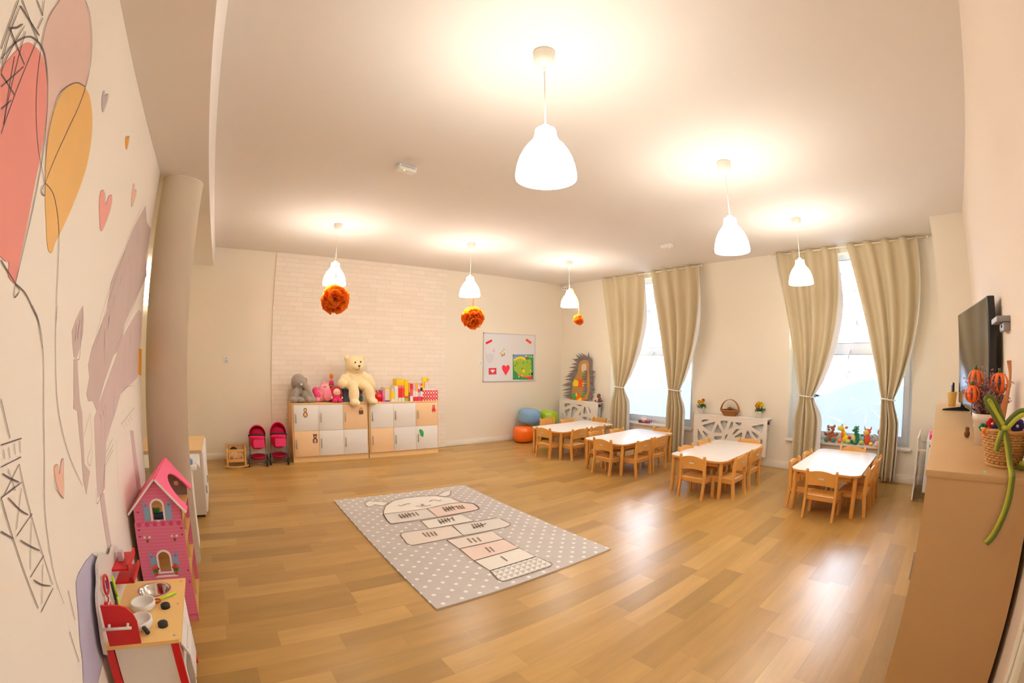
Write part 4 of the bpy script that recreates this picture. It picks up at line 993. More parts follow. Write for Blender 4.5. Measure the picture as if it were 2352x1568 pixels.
for i, (c, q) in enumerate(RUG_CELLS): m.use(RC[c]); m.prism(q, .0118, .0122+.0003*i)
m.use(mat('rug_line', srgb(140, 122, 112), .95))
for wd, q in RUG_LINES:
    m.ribbon(q, wd*.75, 'xy', .0165)
rug = m.obj('rug'); tag(rug, 'grey dotted rug with a pastel rabbit hopscotch pattern, lying on the floor', 'rug')

# ================================================================ whiteboard
t = thing('whiteboard', 'white magnetic board with a green map, hanging left of the far corner', 'whiteboard', (5.48, YA, 1.69))
MI = Matrix.Translation((-5.48, -YA, -1.69))
MB().b2((4.85, YA-.015, 1.225), (6.11, YA, 2.155), M=MI).obj('writing_surface', mat('board_white', srgb(228, 228, 232), .18), t)
m = MB()
for lo, hi in (((4.842, YA-.022, 1.215), (6.12, YA, 1.232)), ((4.842, YA-.022, 2.148), (6.12, YA, 2.165)), ((4.842, YA-.022, 1.215), (4.856, YA, 2.165)), ((6.106, YA-.022, 1.215), (6.12, YA, 2.165))): m.b2(lo, hi, M=MI)
m.obj('frame', mat('pale_aluminium', srgb(205, 203, 206), .4), t)
yb = YA-.0152
def paper(name, label, cat, pieces, group=None):
    m = MB(); xs = [p[0] for p in pieces[0][1]]; zs = [p[1] for p in pieces[0][1]]; c = Vector((sum(xs)/len(xs), yb, sum(zs)/len(zs)))
    for i, (col, q) in enumerate(pieces):
        m.use(mat('paper_%d_%d_%d' % col, srgb(*col), .6)); m.prism(q, yb-.0012-.0004*i, yb-.0004*(i > 0)*i, axes='xzy', M=Matrix.Translation(-c))
    o = m.obj(name); o.location = c; return tag(o, label, cat, group)
paper('paper_strip', 'red paper strip at the upper left of the whiteboard', 'paper', [((225, 30, 50), BOARD['red_magnet_l'])], 'red paper cards on the whiteboard')
paper('paper_strip', 'orange red paper strip at the upper right of the whiteboard', 'paper', [((245, 65, 20), BOARD['red_magnet_r'])], 'red paper cards on the whiteboard')
cx, cz = 5.105, 1.515
bird = [(cx-.0+dx, cz+dz) for dx, dz in ((-.05, .01), (-.03, .025), (-.008, .02), (0, .035), (.012, .03), (.015, .018), (.045, .025), (.055, .005), (.03, -.01), (.015, -.015), (.02, -.035), (0, -.03), (-.018, -.038), (-.015, -.015), (-.035, -.01))]
b0 = BOARD['card']; mx_ = sum(p[0] for p in b0)/4; mz_ = sum(p[1] for p in b0)/4; bird = [(x-cx+mx_, z-cz+mz_+.005) for x, z in bird]
paper('paper_card', 'red card with a white bird at the lower left of the whiteboard', 'paper', [((215, 50, 75), b0), ((240, 235, 238), bird)], 'red paper cards on the whiteboard')
h_ = BOARD['heart']; hc = (sum(p[0] for p in h_)/len(h_), sum(p[1] for p in h_)/len(h_))
paper('paper_heart', 'red paper heart on the whiteboard beside the map', 'paper', [((240, 45, 70), [(hc[0]+x, hc[1]+z) for x, z in [(0, -.115), (-.05, -.045), (-.088, .01), (-.094, .05), (-.078, .085), (-.045, .093), (-.015, .08), (0, .055), (.015, .08), (.045, .093), (.078, .085), (.094, .05), (.088, .01), (.05, -.045)]])])
paper('paper_card', 'tiny pink card high on the left of the whiteboard', 'paper', [((225, 150, 180), BOARD['tinycard']), ((240, 225, 230), [(x*.6+.4*BOARD['tinycard'][0][0]+.003, z*.6+.4*BOARD['tinycard'][0][1]-.006) for x, z in BOARD['tinycard']])])
dd = BOARD['doodle']; dm = (sum(p[0] for p in dd)/len(dd), sum(p[1] for p in dd)/len(dd))
paper('paper_figure', 'small coloured cut-out figure in the middle of the whiteboard', 'paper', [((232, 228, 220), dd), ((225, 120, 90), disc(dm[0]-.005, dm[1]-.05, .025)), ((220, 180, 90), disc(dm[0]-.04, dm[1]-.01, .02)), ((220, 180, 90), disc(dm[0]+.0, dm[1]+.03, .018)), ((90, 130, 120), [(dm[0]+.03, dm[1]-.07), (dm[0]+.05, dm[1]-.05), (dm[0]+.05, dm[1]), (dm[0]+.03, dm[1]+.0)]), ((130, 120, 130), [(dm[0]+.02, dm[1]+.08), (dm[0]+.03, dm[1]+.09), (dm[0]+.05, dm[1]+.05), (dm[0]+.04, dm[1]+.05)])])
faint = MB().use(mat('faint_pencil', srgb(212, 212, 218), .4)); fx, fz = 5.08, 1.90
c0 = BOARD['tinycard'][0]; fx, fz = c0[0]-.06, c0[1]-.15
faint.prism([(fx-.09, fz+.08), (fx-.1, fz-.02), (fx-.05, fz-.1), (fx, fz-.13), (fx+.05, fz-.1), (fx+.1, fz-.02), (fx+.09, fz+.08), (fx+.04, fz+.03), (fx, fz+.09), (fx-.04, fz+.03)], yb-.0008, yb, axes='xzy', M=MI)
faint.obj('faint_drawing', None, t)
mp = BOARD['map']; x0, x1, z0, z1 = mp[0][0], mp[1][0], mp[2][1], mp[0][1]
pm = MB(); c = Vector(((x0+x1)/2, yb, (z0+z1)/2)); Mc = Matrix.Translation(-c)
def ad(col, q, k): pm.use(mat('paper_%d_%d_%d' % col, srgb(*col), .6)); pm.prism(q, yb-.0012-.0004*k, yb-.0004*k, axes='xzy', M=Mc)
ad((60, 150, 80), mp, 0); ad((120, 160, 215), BOARD['sea'], 1); ad((165, 195, 60), BOARD['land'], 2); ad((245, 205, 30), BOARD['coast'], 3); ad((240, 130, 30), BOARD['south'], 4)
ad((80, 130, 190), BOARD['bluebit'], 2)
W_, Hh = x1-x0, z1-z0
for k, (u, v, r, col) in enumerate([(.52, .35, .035, (245, 215, 20)), (.5, .68, .013, (60, 70, 50)), (.12, .57, .013, (50, 60, 50)), (.45, .45, .013, (60, 90, 60)), (.86, .63, .014, (160, 90, 40)), (.8, .22, .014, (60, 70, 50)), (.3, .13, .012, (240, 240, 240)), (.45, .17, .014, (245, 225, 200)), (.2, .66, .03, (120, 175, 70)), (.7, .7, .03, (130, 185, 90)), (.86, .38, .01, (240, 240, 235)), (.04, .04, .011, (25, 25, 25)), (.96, .04, .011, (25, 25, 25)), (.03, .97, .013, (25, 25, 25)), (.97, .97, .013, (25, 25, 25))]): ad(col, disc(x0+u*W_, z0+v*Hh, r, 12), 6)
fl = (x0+.63*W_, z0+.92*Hh); ad((245, 245, 245), [(fl[0]-.025, fl[1]), (fl[0]+.025, fl[1]), (fl[0]+.025, fl[1]+.025), (fl[0]-.025, fl[1]+.025)], 6); ad((215, 50, 50), [(fl[0]-.025, fl[1]-.022), (fl[0]+.025, fl[1]-.022), (fl[0]+.025, fl[1]), (fl[0]-.025, fl[1])], 6)
tv, tf = text_mesh('POLSKA', .048); pm.use(mat('paper_240_245_240', srgb(240, 245, 240), .6)); pm._new([(x0+.855*W_+v[0]-c.x, yb-.004-c.y, z0+.94*Hh+v[1]-c.z) for v in tv], tf)
ad((225, 230, 220), [(x0+.74*W_, z0+.885*Hh), (x0+.96*W_, z0+.885*Hh), (x0+.96*W_, z0+.895*Hh), (x0+.74*W_, z0+.895*Hh)], 6)
o = pm.obj('poster_map'); o.location = c; tag(o, 'green map poster of Poland on the whiteboard', 'poster')
paper('paper_card', 'red card over the lower right corner of the map', 'paper', [((235, 60, 45), BOARD['redcard'])])
bpy.data.objects['paper_card.002'].location.y -= .006
# wall switches
for l, x, z in (('small white double socket on the far wall left of the bricks', .047, 1.567), ('small light switch on the wall just left of the whiteboard', 4.792, 1.58)):
    t = thing('wall_switch', l, 'switch', (x, YA, z)); MB().b2((-.04, -.01, -.05), (.04, 0, .05), bev=.004).obj('plate', WHITE, t)
    for k in (-.02, .02): MB().lathe([(.014, 0), (.014, .006), (.011, .009)], M=Matrix.Translation((0, -.01, k)) @ Euler((PI/2, 0, 0)).to_matrix().to_4x4(), seg=16).obj('socket_ring', mat('light_grey', srgb(200, 200, 195), .5), t)

# ================================================================ soft toys
def plush_mat(name, col, rough=.95): return mat(name, col, rough, noise=.07, nscale=25, bump=.5, bscale=140, sheen=.35)
def plush(name, m, parent, vox=.008, sm=6):
    o = m.obj(name[0], name[1], parent); r = o.modifiers.new('r', 'REMESH'); r.mode = 'VOXEL'; r.voxel_size = vox; r.use_smooth_shade = True
    s = o.modifiers.new('s', 'SMOOTH'); s.iterations = sm; s.factor = .5
    return o
BLK = mat('black_button', (.015, .012, .012), .15)
ZL = HL
# big bear sitting on a bin
t = thing('teddy_bear', 'very large cream teddy bear sitting on a bin above the lockers', 'teddy bear', (2.16, 7.12, 1.16))
CRM = plush_mat('cream_fur', srgb(248, 226, 178))
m = MB()
m.ell((0, .04, .13), (.20, .13, .17)).ell((0, .03, .22), (.16, .12, .12)).ell((-.02, -.02, .36), (.165, .15, .155), rot=(0, .05, 0))
m.ell((-.02, -.14, .33), (.085, .07, .06)).ell((-.02, -.06, .42), (.10, .09, .08))
m.ell((-.15, .02, .475), (.055, .03, .05), rot=(0, -.4, 0)).ell((.115, .02, .49), (.055, .03, .05), rot=(0, .4, 0))
m.ell((-.19, -.02, .14), (.09, .08, .075), rot=(0, .5, .3)).ell((-.25, -.06, .07), (.085, .075, .085))
m.ell((.20, -.0, .15), (.09, .08, .08), rot=(0, -.5, 0)).ell((.265, -.03, .06), (.07, .07, .10), rot=(0, -.3, 0))
m.ell((-.09, -.08, .03), (.10, .12, .085)).ell((-.085, -.175, -.09), (.092, .075, .17)).ell((-.085, -.222, -.225), (.088, .085, .06))
m.ell((.12, -.08, .03), (.10, .12, .085)).ell((.19, -.172, -.09), (.088, .07, .165), rot=(0, -.2, 0)).ell((.225, -.218, -.21), (.085, .085, .06))
m.ell((-.10, .0, .20), (.10, .09, .075)).ell((.10, .01, .20), (.10, .09, .075)).ell((-.17, -.02, .15), (.07, .075, .075)).ell((.17, 0, .15), (.07, .075, .075))
plush(('body', CRM), m, t, .009, 16)
for x, z, y in ((-.058, .405, -.158), (.037, .415, -.152)): MB().ell((x, y, z), (.013, .008, .015), seg=12, rings=8).obj('eye', BLK, t)
MB().ell((-.004, -.208, .352), (.022, .014, .016), seg=12, rings=8).obj('nose', mat('brown_button', srgb(110, 60, 45), .3), t)
MB().tube([(-.004, -.212, .34), (-.005, -.212, .31), (-.025, -.2, .292), (-.055, -.185, .29)], .0035, seg=6).obj('mouth', mat('brown_thread', srgb(120, 85, 60), .8), t)
# bin under the bear
for nm, lb, x, w_ in (('storage_bin', 'dark blue grey bin with a light blue rim under the teddy bear', 2.115, .2),):
    t = thing(nm, lb, 'bin', (x, 7.25, ZL)); BN = mat('bin_plastic', srgb(82, 96, 112), .5)
    MB().prism(rrect(w_*2-.04, .24, .05, cx=0, cy=0), 0, .205).obj('tub', BN, t)
    o_ = MB().prism(rrect(w_*2, .27, .055), .205, .232).obj('rim', mat('rim_blue', srgb(150, 190, 225), .4), t)
    mm = MB()
    mm.use(mat('sticker_green', STK['green'], .5)).prism(disc(.16, .05, .02, 12), -.121, -.1222, axes='xzy'); mm.obj('printed_leaf', None, t); MB().prism(disc(.15, .11, .018, 10), -.121, -.1222, axes='xzy').obj('printed_flower', mat('flower_orange', srgb(220, 140, 70), .5), t)
# grey elephant
t = thing('plush_elephant', 'large floppy grey plush elephant at the left end of the lockers', 'plush toy', (1.23, 7.18, ZL))
GRY = plush_mat('grey_plush', srgb(165, 152, 142))
m = MB().ell((0, .03, .17), (.12, .10, .16)).ell((-.03, -.01, .33), (.12, .11, .115))
tr = [(.04, -.08, .31), (.09, -.11, .24), (.13, -.13, .17), (.17, -.14, .10), (.185, -.15, .05)]
for i in range(16):
    k = i/15*(len(tr)-1); a = int(min(k, len(tr)-2)); f = k-a; p = Vector(tr[a]).lerp(Vector(tr[a+1]), f); m.ell(p, (.052-.016*i/15,)*3, seg=12, rings=8)
m.ell((-.10, -.07, .12), (.062, .06, .12), rot=(.2, .25, 0)).ell((-.13, -.12, .045), (.062, .075, .045)).ell((-.02, -.12, .05), (.06, .08, .045)).ell((.08, -.1, .13), (.075, .065, .07)).ell((.12, -.12, .055), (.07, .08, .055))
plush(('body', GRY), m, t, .008)
for s, pp in ((-1, [(-.10, .02, .40), (-.155, 0, .39), (-.165, -.02, .30), (-.15, -.04, .18), (-.12, -.03, .12), (-.085, -.0, .2), (-.08, .01, .32)]), (1, [(.07, .03, .42), (.12, .03, .40), (.145, .04, .33), (.12, .05, .22), (.09, .04, .2), (.06, .03, .3)])):
    e = MB(); n = len(pp); cc_ = sum((Vector(p) for p in pp), Vector())/n; vs = [tuple(cc_+Vector((0, -.012, 0)))]+[p for p in pp]+[tuple(cc_+Vector((0, .012, 0)))]
    e._new(vs, [(0, 1+i, 1+(i+1) % n) for i in range(n)]+[(n+1, 1+(i+1) % n, 1+i) for i in range(n)], None, True); e.obj('ear', GRY, t, sub=2)
MB().ell((.0, -.118, .285), (.017, .012, .017), seg=10, rings=8).obj('tusk', WHITE, t)
# pink plush pig lying
t = thing('plush_pig', 'pink round snouted plush toy lying beside the grey elephant', 'plush toy', (1.60, 7.17, ZL))
PNK = plush_mat('pink_plush', srgb(248, 160, 175))
m = MB().ell((-.02, .02, .12), (.15, .10, .12)).ell((.03, -.01, .20), (.10, .09, .085)).ell((.03, .01, .30), (.028, .02, .045)).ell((.085, .02, .27), (.03, .02, .04)).ell((-.10, -.04, .06), (.06, .06, .06))
plush(('body', PNK), m, t)
MB().lathe([(0, -.02), (.075, -.018), (.088, 0), (.088, .06), (.07, .08)], M=Matrix.Translation((.075, -.10, .115)) @ Euler((-PI/2-.1, 0, .15)).to_matrix().to_4x4(), seg=28).obj('snout', plush_mat('snout_pink', srgb(250, 140, 160)), t)
m = MB().ell((-.13, -.05, .19), (.05, .04, .06), rot=(0, .5, 0)).ell((-.10, -.08, .13), (.06, .04, .05)); plush(('hand_mitt', plush_mat('hot_pink', srgb(235, 70, 130))), m, t)
MB().tube([(.0, -.1, .245), (.02, -.103, .25), (.04, -.1, .246)], .004, seg=6).obj('eyebrow', BLK, t)
# doll in crimson hood
CRI = plush_mat('crimson_cloth', srgb(205, 25, 80)); HOT = plush_mat('pink_cloth', srgb(235, 30, 115)); SKIN = mat('doll_skin', srgb(250, 215, 180), .6)
t = thing('rag_doll', 'small doll in a crimson hood sitting left of the teddy bear', 'doll', (1.81, 7.06, ZL))
MB().ell((0, .0, .07), (.06, .05, .07)).obj('torso', HOT, t)
m = MB().ell((0, .03, .17), (.095, .07, .09)).ell((.06, .05, .12), (.06, .04, .09)); plush(('hood', CRI), m, t, .006)
MB().ell((0, -.02, .165), (.062, .045, .058)).obj('face', SKIN, t)
for s in (-1, 1):
    MB().ell((s*.022, -.062, .17), (.006, .004, .008), seg=8, rings=6).obj('eye', BLK, t)
    MB().ell((s*.045, -.05, .035), (.043, .05, .035)).obj('foot', HOT, t)
    MB().ell((s*.088, -.03, .075), (.018, .018, .018), seg=10, rings=8).obj('hand', SKIN, t)
# stacking toy behind the doll
t = thing('plush_rattle', 'red and green tube toy with an orange knob behind the doll', 'toy', (1.775, 7.26, ZL))
MB().cyl((0, 0, 0), (0, 0, .24), .05).obj('sleeve', CRI, t); MB().cyl((0, 0, .24), (0, 0, .26), .056).obj('green_band', mat('lime', srgb(160, 200, 50), .6), t); MB().cyl((0, 0, .26), (.0, 0, .33), .042, .036).obj('cap', HOT, t)
MB().cyl((0, 0, .33), (0, 0, .37), .012).ell((0, 0, .405), (.032, .03, .042)).obj('knob', mat('orange_plush', srgb(240, 120, 30), .7), t)
# red plastic watering toy
t = thing('toy_watering_can', 'shiny red plastic toy jug at the left of the boxed games', 'toy', (2.545, 7.06, ZL))
RP = mat('red_gloss', srgb(225, 15, 20), .12, coat=.5)
MB().ell((0, 0, .075), (.075, .06, .068)).lathe([(.055, 0), (.06, .008), (.05, .02)]).obj('body', RP, t); MB().tube([(-.01, 0, .12), (-.025, 0, .15), (-.045, 0, .185)], [.016, .013, .014]).obj('handle', RP, t); MB().cyl((.05, 0, .1), (.1, 0, .13), .02, .012).obj('spout', RP, t)

# ================================================================ boxed games and books on the lockers
SCL = 7.0/7.1
def gx(x): return x*SCL
def gz(z): return 1.68+(z-1.68)*SCL
def game(label, xa, xb, zt, cols, depth=.2, zb=None, tilt=0, cat='box', y=7.0):
    """upright box seen by its narrow face; cols = stack of coloured bands from bottom (fraction, colour)"""
    xa, xb = gx(xa)+.0012, gx(xb)-.0012; zb = ZL if zb is None else zb; h = gz(zt)-zb
    o = bpy.data.objects.new('game_box', None); COL.objects.link(o); o.location = (xa, y, zb); tag(o, label, cat, 'boxed games and books on the lockers'); o.rotation_euler = (0, tilt, 0)
    dm_ = max(cols, key=lambda q_: q_[0])[1]; side = mat('box_%d_%d_%d' % dm_, srgb(*dm_), .45)
    MB().b2((0, 0, 0), (xb-xa, depth, h), bev=.0015).obj('carton', side, o)
    z = 0; m = MB(); w_ = xb-xa
    for fr, c in cols:
        m.use(mat('box_%d_%d_%d' % c, srgb(*c), .45)).b2((.0004, -.0012, z*h+.0005), (w_-.0004, .0005, min(1, z+fr)*h-.0003)); z += fr
    # printed spots
    m.obj('printed_front', None, o); return o, w_, h
Rr, Yy, Wt, Pk, Gn = (222, 40, 40), (246, 205, 20), (238, 236, 232), (226, 60, 140), (150, 190, 60)
o, w_, h = game('pale box with purple scallops beside the red jug', 2.67, 2.76, 1.154, [(.12, (120, 90, 180)), (.78, (228, 220, 200)), (.1, (240, 200, 60))])
game('thin pink box behind the red jug', 2.628, 2.668, 1.10, [(.5, (225, 90, 150)), (.5, (235, 130, 175))])
game('narrow beige box with yellow edge', 2.762, 2.787, 1.15, [(1, (225, 180, 80))])
game('yellow and blue book with an orange spot', 2.789, 2.849, 1.139, [(.22, Wt), (.6, Yy), (.18, (190, 200, 235))])
game('white box with faint lettering', 2.851, 2.917, 1.181, [(1, (240, 232, 225))])
game('left one of two red and white game boxes', 2.919, 2.979, 1.18, [(.25, (225, 230, 215)), (.6, Rr), (.15, (235, 120, 130))])
game('right one of two red and white game boxes', 2.981, 3.036, 1.18, [(.25, (225, 230, 215)), (.6, (228, 70, 55)), (.15, (235, 120, 130))])
game('tall yellow box with a green and pink picture', 3.038, 3.108, 1.275, [(.14, Gn), (.12, (225, 90, 90)), (.74, Yy)])
game('thin dark and orange book beside the tall yellow box', 3.11, 3.139, 1.216, [(.5, (150, 90, 60)), (.5, (230, 170, 70))])
game('red book with a white foot and black spot', 3.14, 3.196, 1.215, [(.3, Wt), (.4, (235, 90, 110)), (.3, Rr)])
game('white book with red foot and pink pictures', 3.196, 3.241, 1.218, [(.25, Rr), (.35, Wt), (.4, (225, 190, 215))])
game('yellow topped book with red foot', 3.242, 3.291, 1.22, [(.25, Rr), (.3, Wt), (.45, (240, 180, 50))])
game('white and magenta book', 3.291, 3.336, 1.20, [(.28, Pk), (.25, (225, 200, 180)), (.2, Pk), (.27, (225, 220, 240))])
game('book with red ring and dark blue picture', 3.337, 3.383, 1.223, [(.25, Rr), (.3, (220, 235, 235)), (.2, (30, 30, 70)), (.1, Yy), (.15, (235, 90, 70))])
o, w_, h = game('yellow box lying across the red game boxes', 2.886, 3.036, 1.292, [(.35, (250, 190, 40)), (.65, Yy)], zb=gz(1.18)+.001, depth=.18)
# polka dot box
def dots_mat():
    m = bpy.data.materials.new('polka_dots'); m.use_nodes = True; nt = m.node_tree; L = nt.links; b = nt.nodes['Principled BSDF']; b.inputs['Roughness'].default_value = .5
    tc = N(m, 'ShaderNodeTexCoord')
    def cell(ox, oz, col, prev):
        a = N(m, 'ShaderNodeVectorMath', operation='ADD'); L.new(tc.outputs['Object'], a.inputs[0]); a.inputs[1].default_value = (ox, 0, oz)
        d_ = N(m, 'ShaderNodeVectorMath', operation='DIVIDE'); L.new(a.outputs[0], d_.inputs[0]); d_.inputs[1].default_value = (.0515, 1, .062)
        f = N(m, 'ShaderNodeVectorMath', operation='FRACTION'); L.new(d_.outputs[0], f.inputs[0])
        s = N(m, 'ShaderNodeVectorMath', operation='SUBTRACT'); L.new(f.outputs[0], s.inputs[0]); s.inputs[1].default_value = (.5, 0, .5)
        mm = N(m, 'ShaderNodeVectorMath', operation='MULTIPLY'); L.new(s.outputs[0], mm.inputs[0]); mm.inputs[1].default_value = (.0515, 0, .062)
        ln = N(m, 'ShaderNodeVectorMath', operation='LENGTH'); L.new(mm.outputs[0], ln.inputs[0])
        lt = N(m, 'ShaderNodeMath', operation='LESS_THAN'); L.new(ln.outputs['Value'], lt.inputs[0]); lt.inputs[1].default_value = .014
        x = N(m, 'ShaderNodeMix', data_type='RGBA'); L.new(lt.outputs[0], x.inputs[0]); x.inputs[7].default_value = (*srgb(*col), 1)
        if prev is None: x.inputs[6].default_value = (*srgb(222, 30, 25), 1)
        else: L.new(prev, x.inputs[6])
        return x.outputs[2]
    r = cell(10, 10, (245, 240, 230), None); r = cell(10.0257, 10.031, (205, 170, 185), r); L.new(r, b.inputs['Base Color']); return m
t = thing('storage_box', 'red box with white polka dots at the right end of the lockers', 'box', (3.48, 7.12, ZL))
MB().b2((-.145, -.12, 0), (.15, .12, .185), bev=.002).obj('carton', dots_mat(), t); MB().b2((-.147, -.122, .185), (.152, .122, .195)).obj('inner_edge', WHITE, t)
t = thing('height_chart_box', 'yellow bracket shaped card box standing on the polka dot box', 'box', (3.385, 7.10, ZL+.196))
MB().prism([(0, 0), (.055, 0), (.055, .125), (.12, .125), (.12, .20), (0, .2)], 0, .04, axes='xzy').obj('carton', mat('box_yellow', srgb(240, 210, 50), .5), t)
MB().b2((.02, -.001, .02), (.035, 0, .13)).b2((.065, -.001, .15), (.11, 0, .165)).obj('printed_front', mat('print_pink', srgb(220, 110, 100), .5), t)
MB().b2((.057, .01, 0), (.11, .03, .124)).obj('inner_tray', mat('pale_lilac', srgb(215, 205, 225), .5), t)

# ================================================================ doll cradle and prams
WOODL = mat('pine', srgb(222, 172, 98), .5, noise=.08, nscale=8)
t = thing('doll_cradle', 'small wooden rocking doll cradle on the floor left of the prams', 'doll bed', (.155, 7.03, 0))
for s in (-1, 1):
    y = s*.19
    a = [(-.185+.37*i/10, .03-.026*(1-((i-5)/5)**2)) for i in range(11)]
    MB().prism(a+[(x, z+.022) for x, z in reversed(a)], y-.01, y+.01, axes='xzy').obj('rocker', WOODL, t)
    for q in (-1, 1): MB().b2((q*.135-.014, y-.012, .02), (q*.135+.014, y+.012, .30), bev=.005).obj('post', WOODL, t)
    m = MB().b2((-.13, y-.006, .245), (.13, y+.006, .28)).b2((-.13, y-.006, .10), (.13, y+.006, .135))
    for k in range(4): m.b2((-.10+k*.0667-.008, y-.004, .13), (-.10+k*.0667+.008, y+.004, .25))
    m.obj('end_board', WOODL, t)
    m = MB().b2((s*.137-.006, -.19, .255), (s*.137+.006, .19, .285)).b2((s*.137-.006, -.19, .10), (s*.137+.006, .19, .135))
    for k in range(7): m.b2((s*.137-.004, -.15+k*.05-.006, .13), (s*.137+.004, -.15+k*.05+.006, .26))
    m.obj('side_rail', WOODL, t)
MB().b2((-.13, -.185, .085), (.13, .185, .10)).obj('base_board', WOODL, t)
c = thing('doll_bedding', 'yellow and pink bedding lying in the small wooden cradle', 'bedding', (.155, 7.03, .10))
m = MB().ell((0, -.05, .05), (.12, .12, .05)); m.obj('blanket', plush_mat('pink_blanket', srgb(240, 190, 160)), c); MB().ell((-.05, .0, .10), (.06, .07, .035)).obj('pillow', plush_mat('yellow_pillow', srgb(245, 220, 130)), c); MB().ell((-.03, .11, .12), (.055, .04, .04)).obj('doll_hair', mat('dark_hair', srgb(60, 35, 25), .7), c)
PRM = mat('pram_cloth', srgb(232, 20, 90), .75, noise=.12, nscale=14); PRD = mat('pram_lining', srgb(185, 5, 60), .85); TUBE = mat('grey_tube', srgb(130, 125, 122), .35, .6); RUB = mat('rubber', srgb(35, 33, 35), .6)
def pram(label, x, y, hs, open_):
    t = thing('doll_pram', label, 'doll pram', (x, y, 0), rz=-.10, group='pink doll prams')
    hw = .122
    m = MB()
    for s in (-1, 1):
        m.tube([(s*hw, -.20, .05), (s*hw, -.06, .22), (s*hw*.95, .14, .40)], .006); m.tube([(s*hw, .17, .05), (s*hw, .0, .22), (s*hw, -.16, .42), (s*hw, -.2, .475)], .006)
    for y_ in (-.20, .17): m.tube([(-hw-.01, y_, .05), (hw+.01, y_, .05)], .005)
    for s in (-1, 1): m.tube([(s*hw*.9, -.20, .055), (s*hw*.9, .17, .055)], .005)
    m.obj('frame', TUBE, t)
    MB().tube([(-hw, -.2, .46)]+[(-hw*math.cos(a), -.2-.035*math.sin(a), .475+.012*math.sin(a)) for a in [PI*k/10 for k in range(11)]]+[(hw, -.2, .46)], .012).obj('handle', RUB, t)
    for sx in (-1, 1):
        for y_ in (-.20, .17):
            w_ = MB()
            w_.lathe([(.012, -.01), (.04, -.01), (.05, -.012), (.055, -.006), (.055, .006), (.05, .012), (.04, .01), (.012, .01)], M=Matrix.Translation((sx*(hw+.016), y_, .055)) @ Euler((0, PI/2, 0)).to_matrix().to_4x4(), seg=24)
            o_ = w_.obj('wheel', RUB, t); MB().cyl((sx*(hw+.008), y_, .055), (sx*(hw+.03), y_, .055), .014).obj('hub', TUBE, o_)
    m = MB(); n = 20   # bassinet tub
    m.lathe([(.001, .0), (.10, .012), (.135, .06), (.15, .17), (.152, .2), (.142, .2), (.13, .07), (.09, .03), (.001, .022)], M=Matrix.Translation((0, .0, .235)) @ Matrix.Diagonal((.84, 1.25, 1, 1)), seg=28, cap=False); m.obj('bassinet', PRM, t)
    m = MB().ell((0, -.06, .425), (.112, .12, .03)); m.obj('apron_cover', PRM, t)
    MB().prism(rrect(.17, .12, .02), -.197, -.192, axes='xzy', M=Matrix.Translation((.03, 0, .345))).obj('pocket', mat('pram_pink', srgb(240, 60, 120), .7), t)
    # hood: half dome, open towards the handle
    vs = []; fs = []; na, nb = 14, 16
    for i in range(na+1):
        a = (.30+.62*i/na)*PI     # from front opening to the back
        for j in range(nb+1):
            b_ = PI*j/nb; R = .135
            yy = -math.cos(a+.35)*R*1.05*math.sin(b_)*.9+.03; vs.append((-R*math.cos(b_), yy+.04, .435+math.sin(b_)*.155*(math.sin(a+.35))*1.05*hs))
    for i in range(na):
        for j in range(nb): a = i*(nb+1)+j; fs.append((a, a+1, a+nb+2, a+nb+1))
    m = MB(); m._new(vs, fs, None, True); o_ = m.obj('hood', PRM, t); s_ = o_.modifiers.new('s', 'SOLIDIFY'); s_.thickness = .008
    MB().ell((0, .12, .45), (.115, .06, .085)).obj('hood_lining', PRD, t)
    m = MB().lathe([(.001, 0), (.09, .004), (.11, .055), (.104, .055), (.085, .01), (.001, .007)], M=Matrix.Translation((0, 0, .075)) @ Matrix.Diagonal((1.1, 1.3, 1, 1)), seg=24, cap=False); m.obj('basket', PRD, t)
    return t
pram('left doll pram, hot pink with a half folded hood', .505, 7.07, .95, 0)
pram('right doll pram, hot pink with a full hood, beside the lockers', .845, 7.12, 1.15, 1)

# ================================================================ poufs
def pouf(label, x, y, z, col, rx, h, rot):
    t = thing('pouf', label, 'pouf', (x, y, z), 0, 'glossy stacked poufs'); t.rotation_euler = rot
    pr = [(.001, 0)]+[(rx*(abs(math.cos(a))**.45)*(1 if math.cos(a) > 0 else 0), h/2+h/2*math.copysign(abs(math.sin(a))**.75, math.sin(a))) for a in [-PI/2+.25+(PI-.5)*k/18 for k in range(19)]]+[(.001, h)]
    MB().lathe(pr, seg=36).obj('cushion', mat('pouf_%d' % col[0], srgb(*col), .18, coat=.3, bump=.05, bscale=30), t)
    MB().tube([(rx*1.005*math.cos(a)*.985, rx*.985*math.sin(a), h*.5) for a in [2*PI*k/36 for k in range(36)]], .003, seg=6, closed=True).obj('piping', mat('pouf_%d' % col[0], srgb(*col), .18), t)
    return t
pouf('orange glossy pouf on the floor under the blue one', 5.60, 7.10, 0, (245, 110, 15), .225, .335, (0, 0, 0))
pouf('blue glossy pouf tilted on top of the orange one', 5.75, 7.14, .342, (120, 165, 205), .235, .335, (.05, .1, 0))
pouf('green glossy pouf leaning behind the farthest white table', 6.22, 7.12, .30, (165, 200, 25), .21, .31, (.0, .22, 0))
pouf('green lower pouf standing in the corner', 6.24, 7.17, 0, (150, 190, 30), .22, .27, (0, 0, 0))

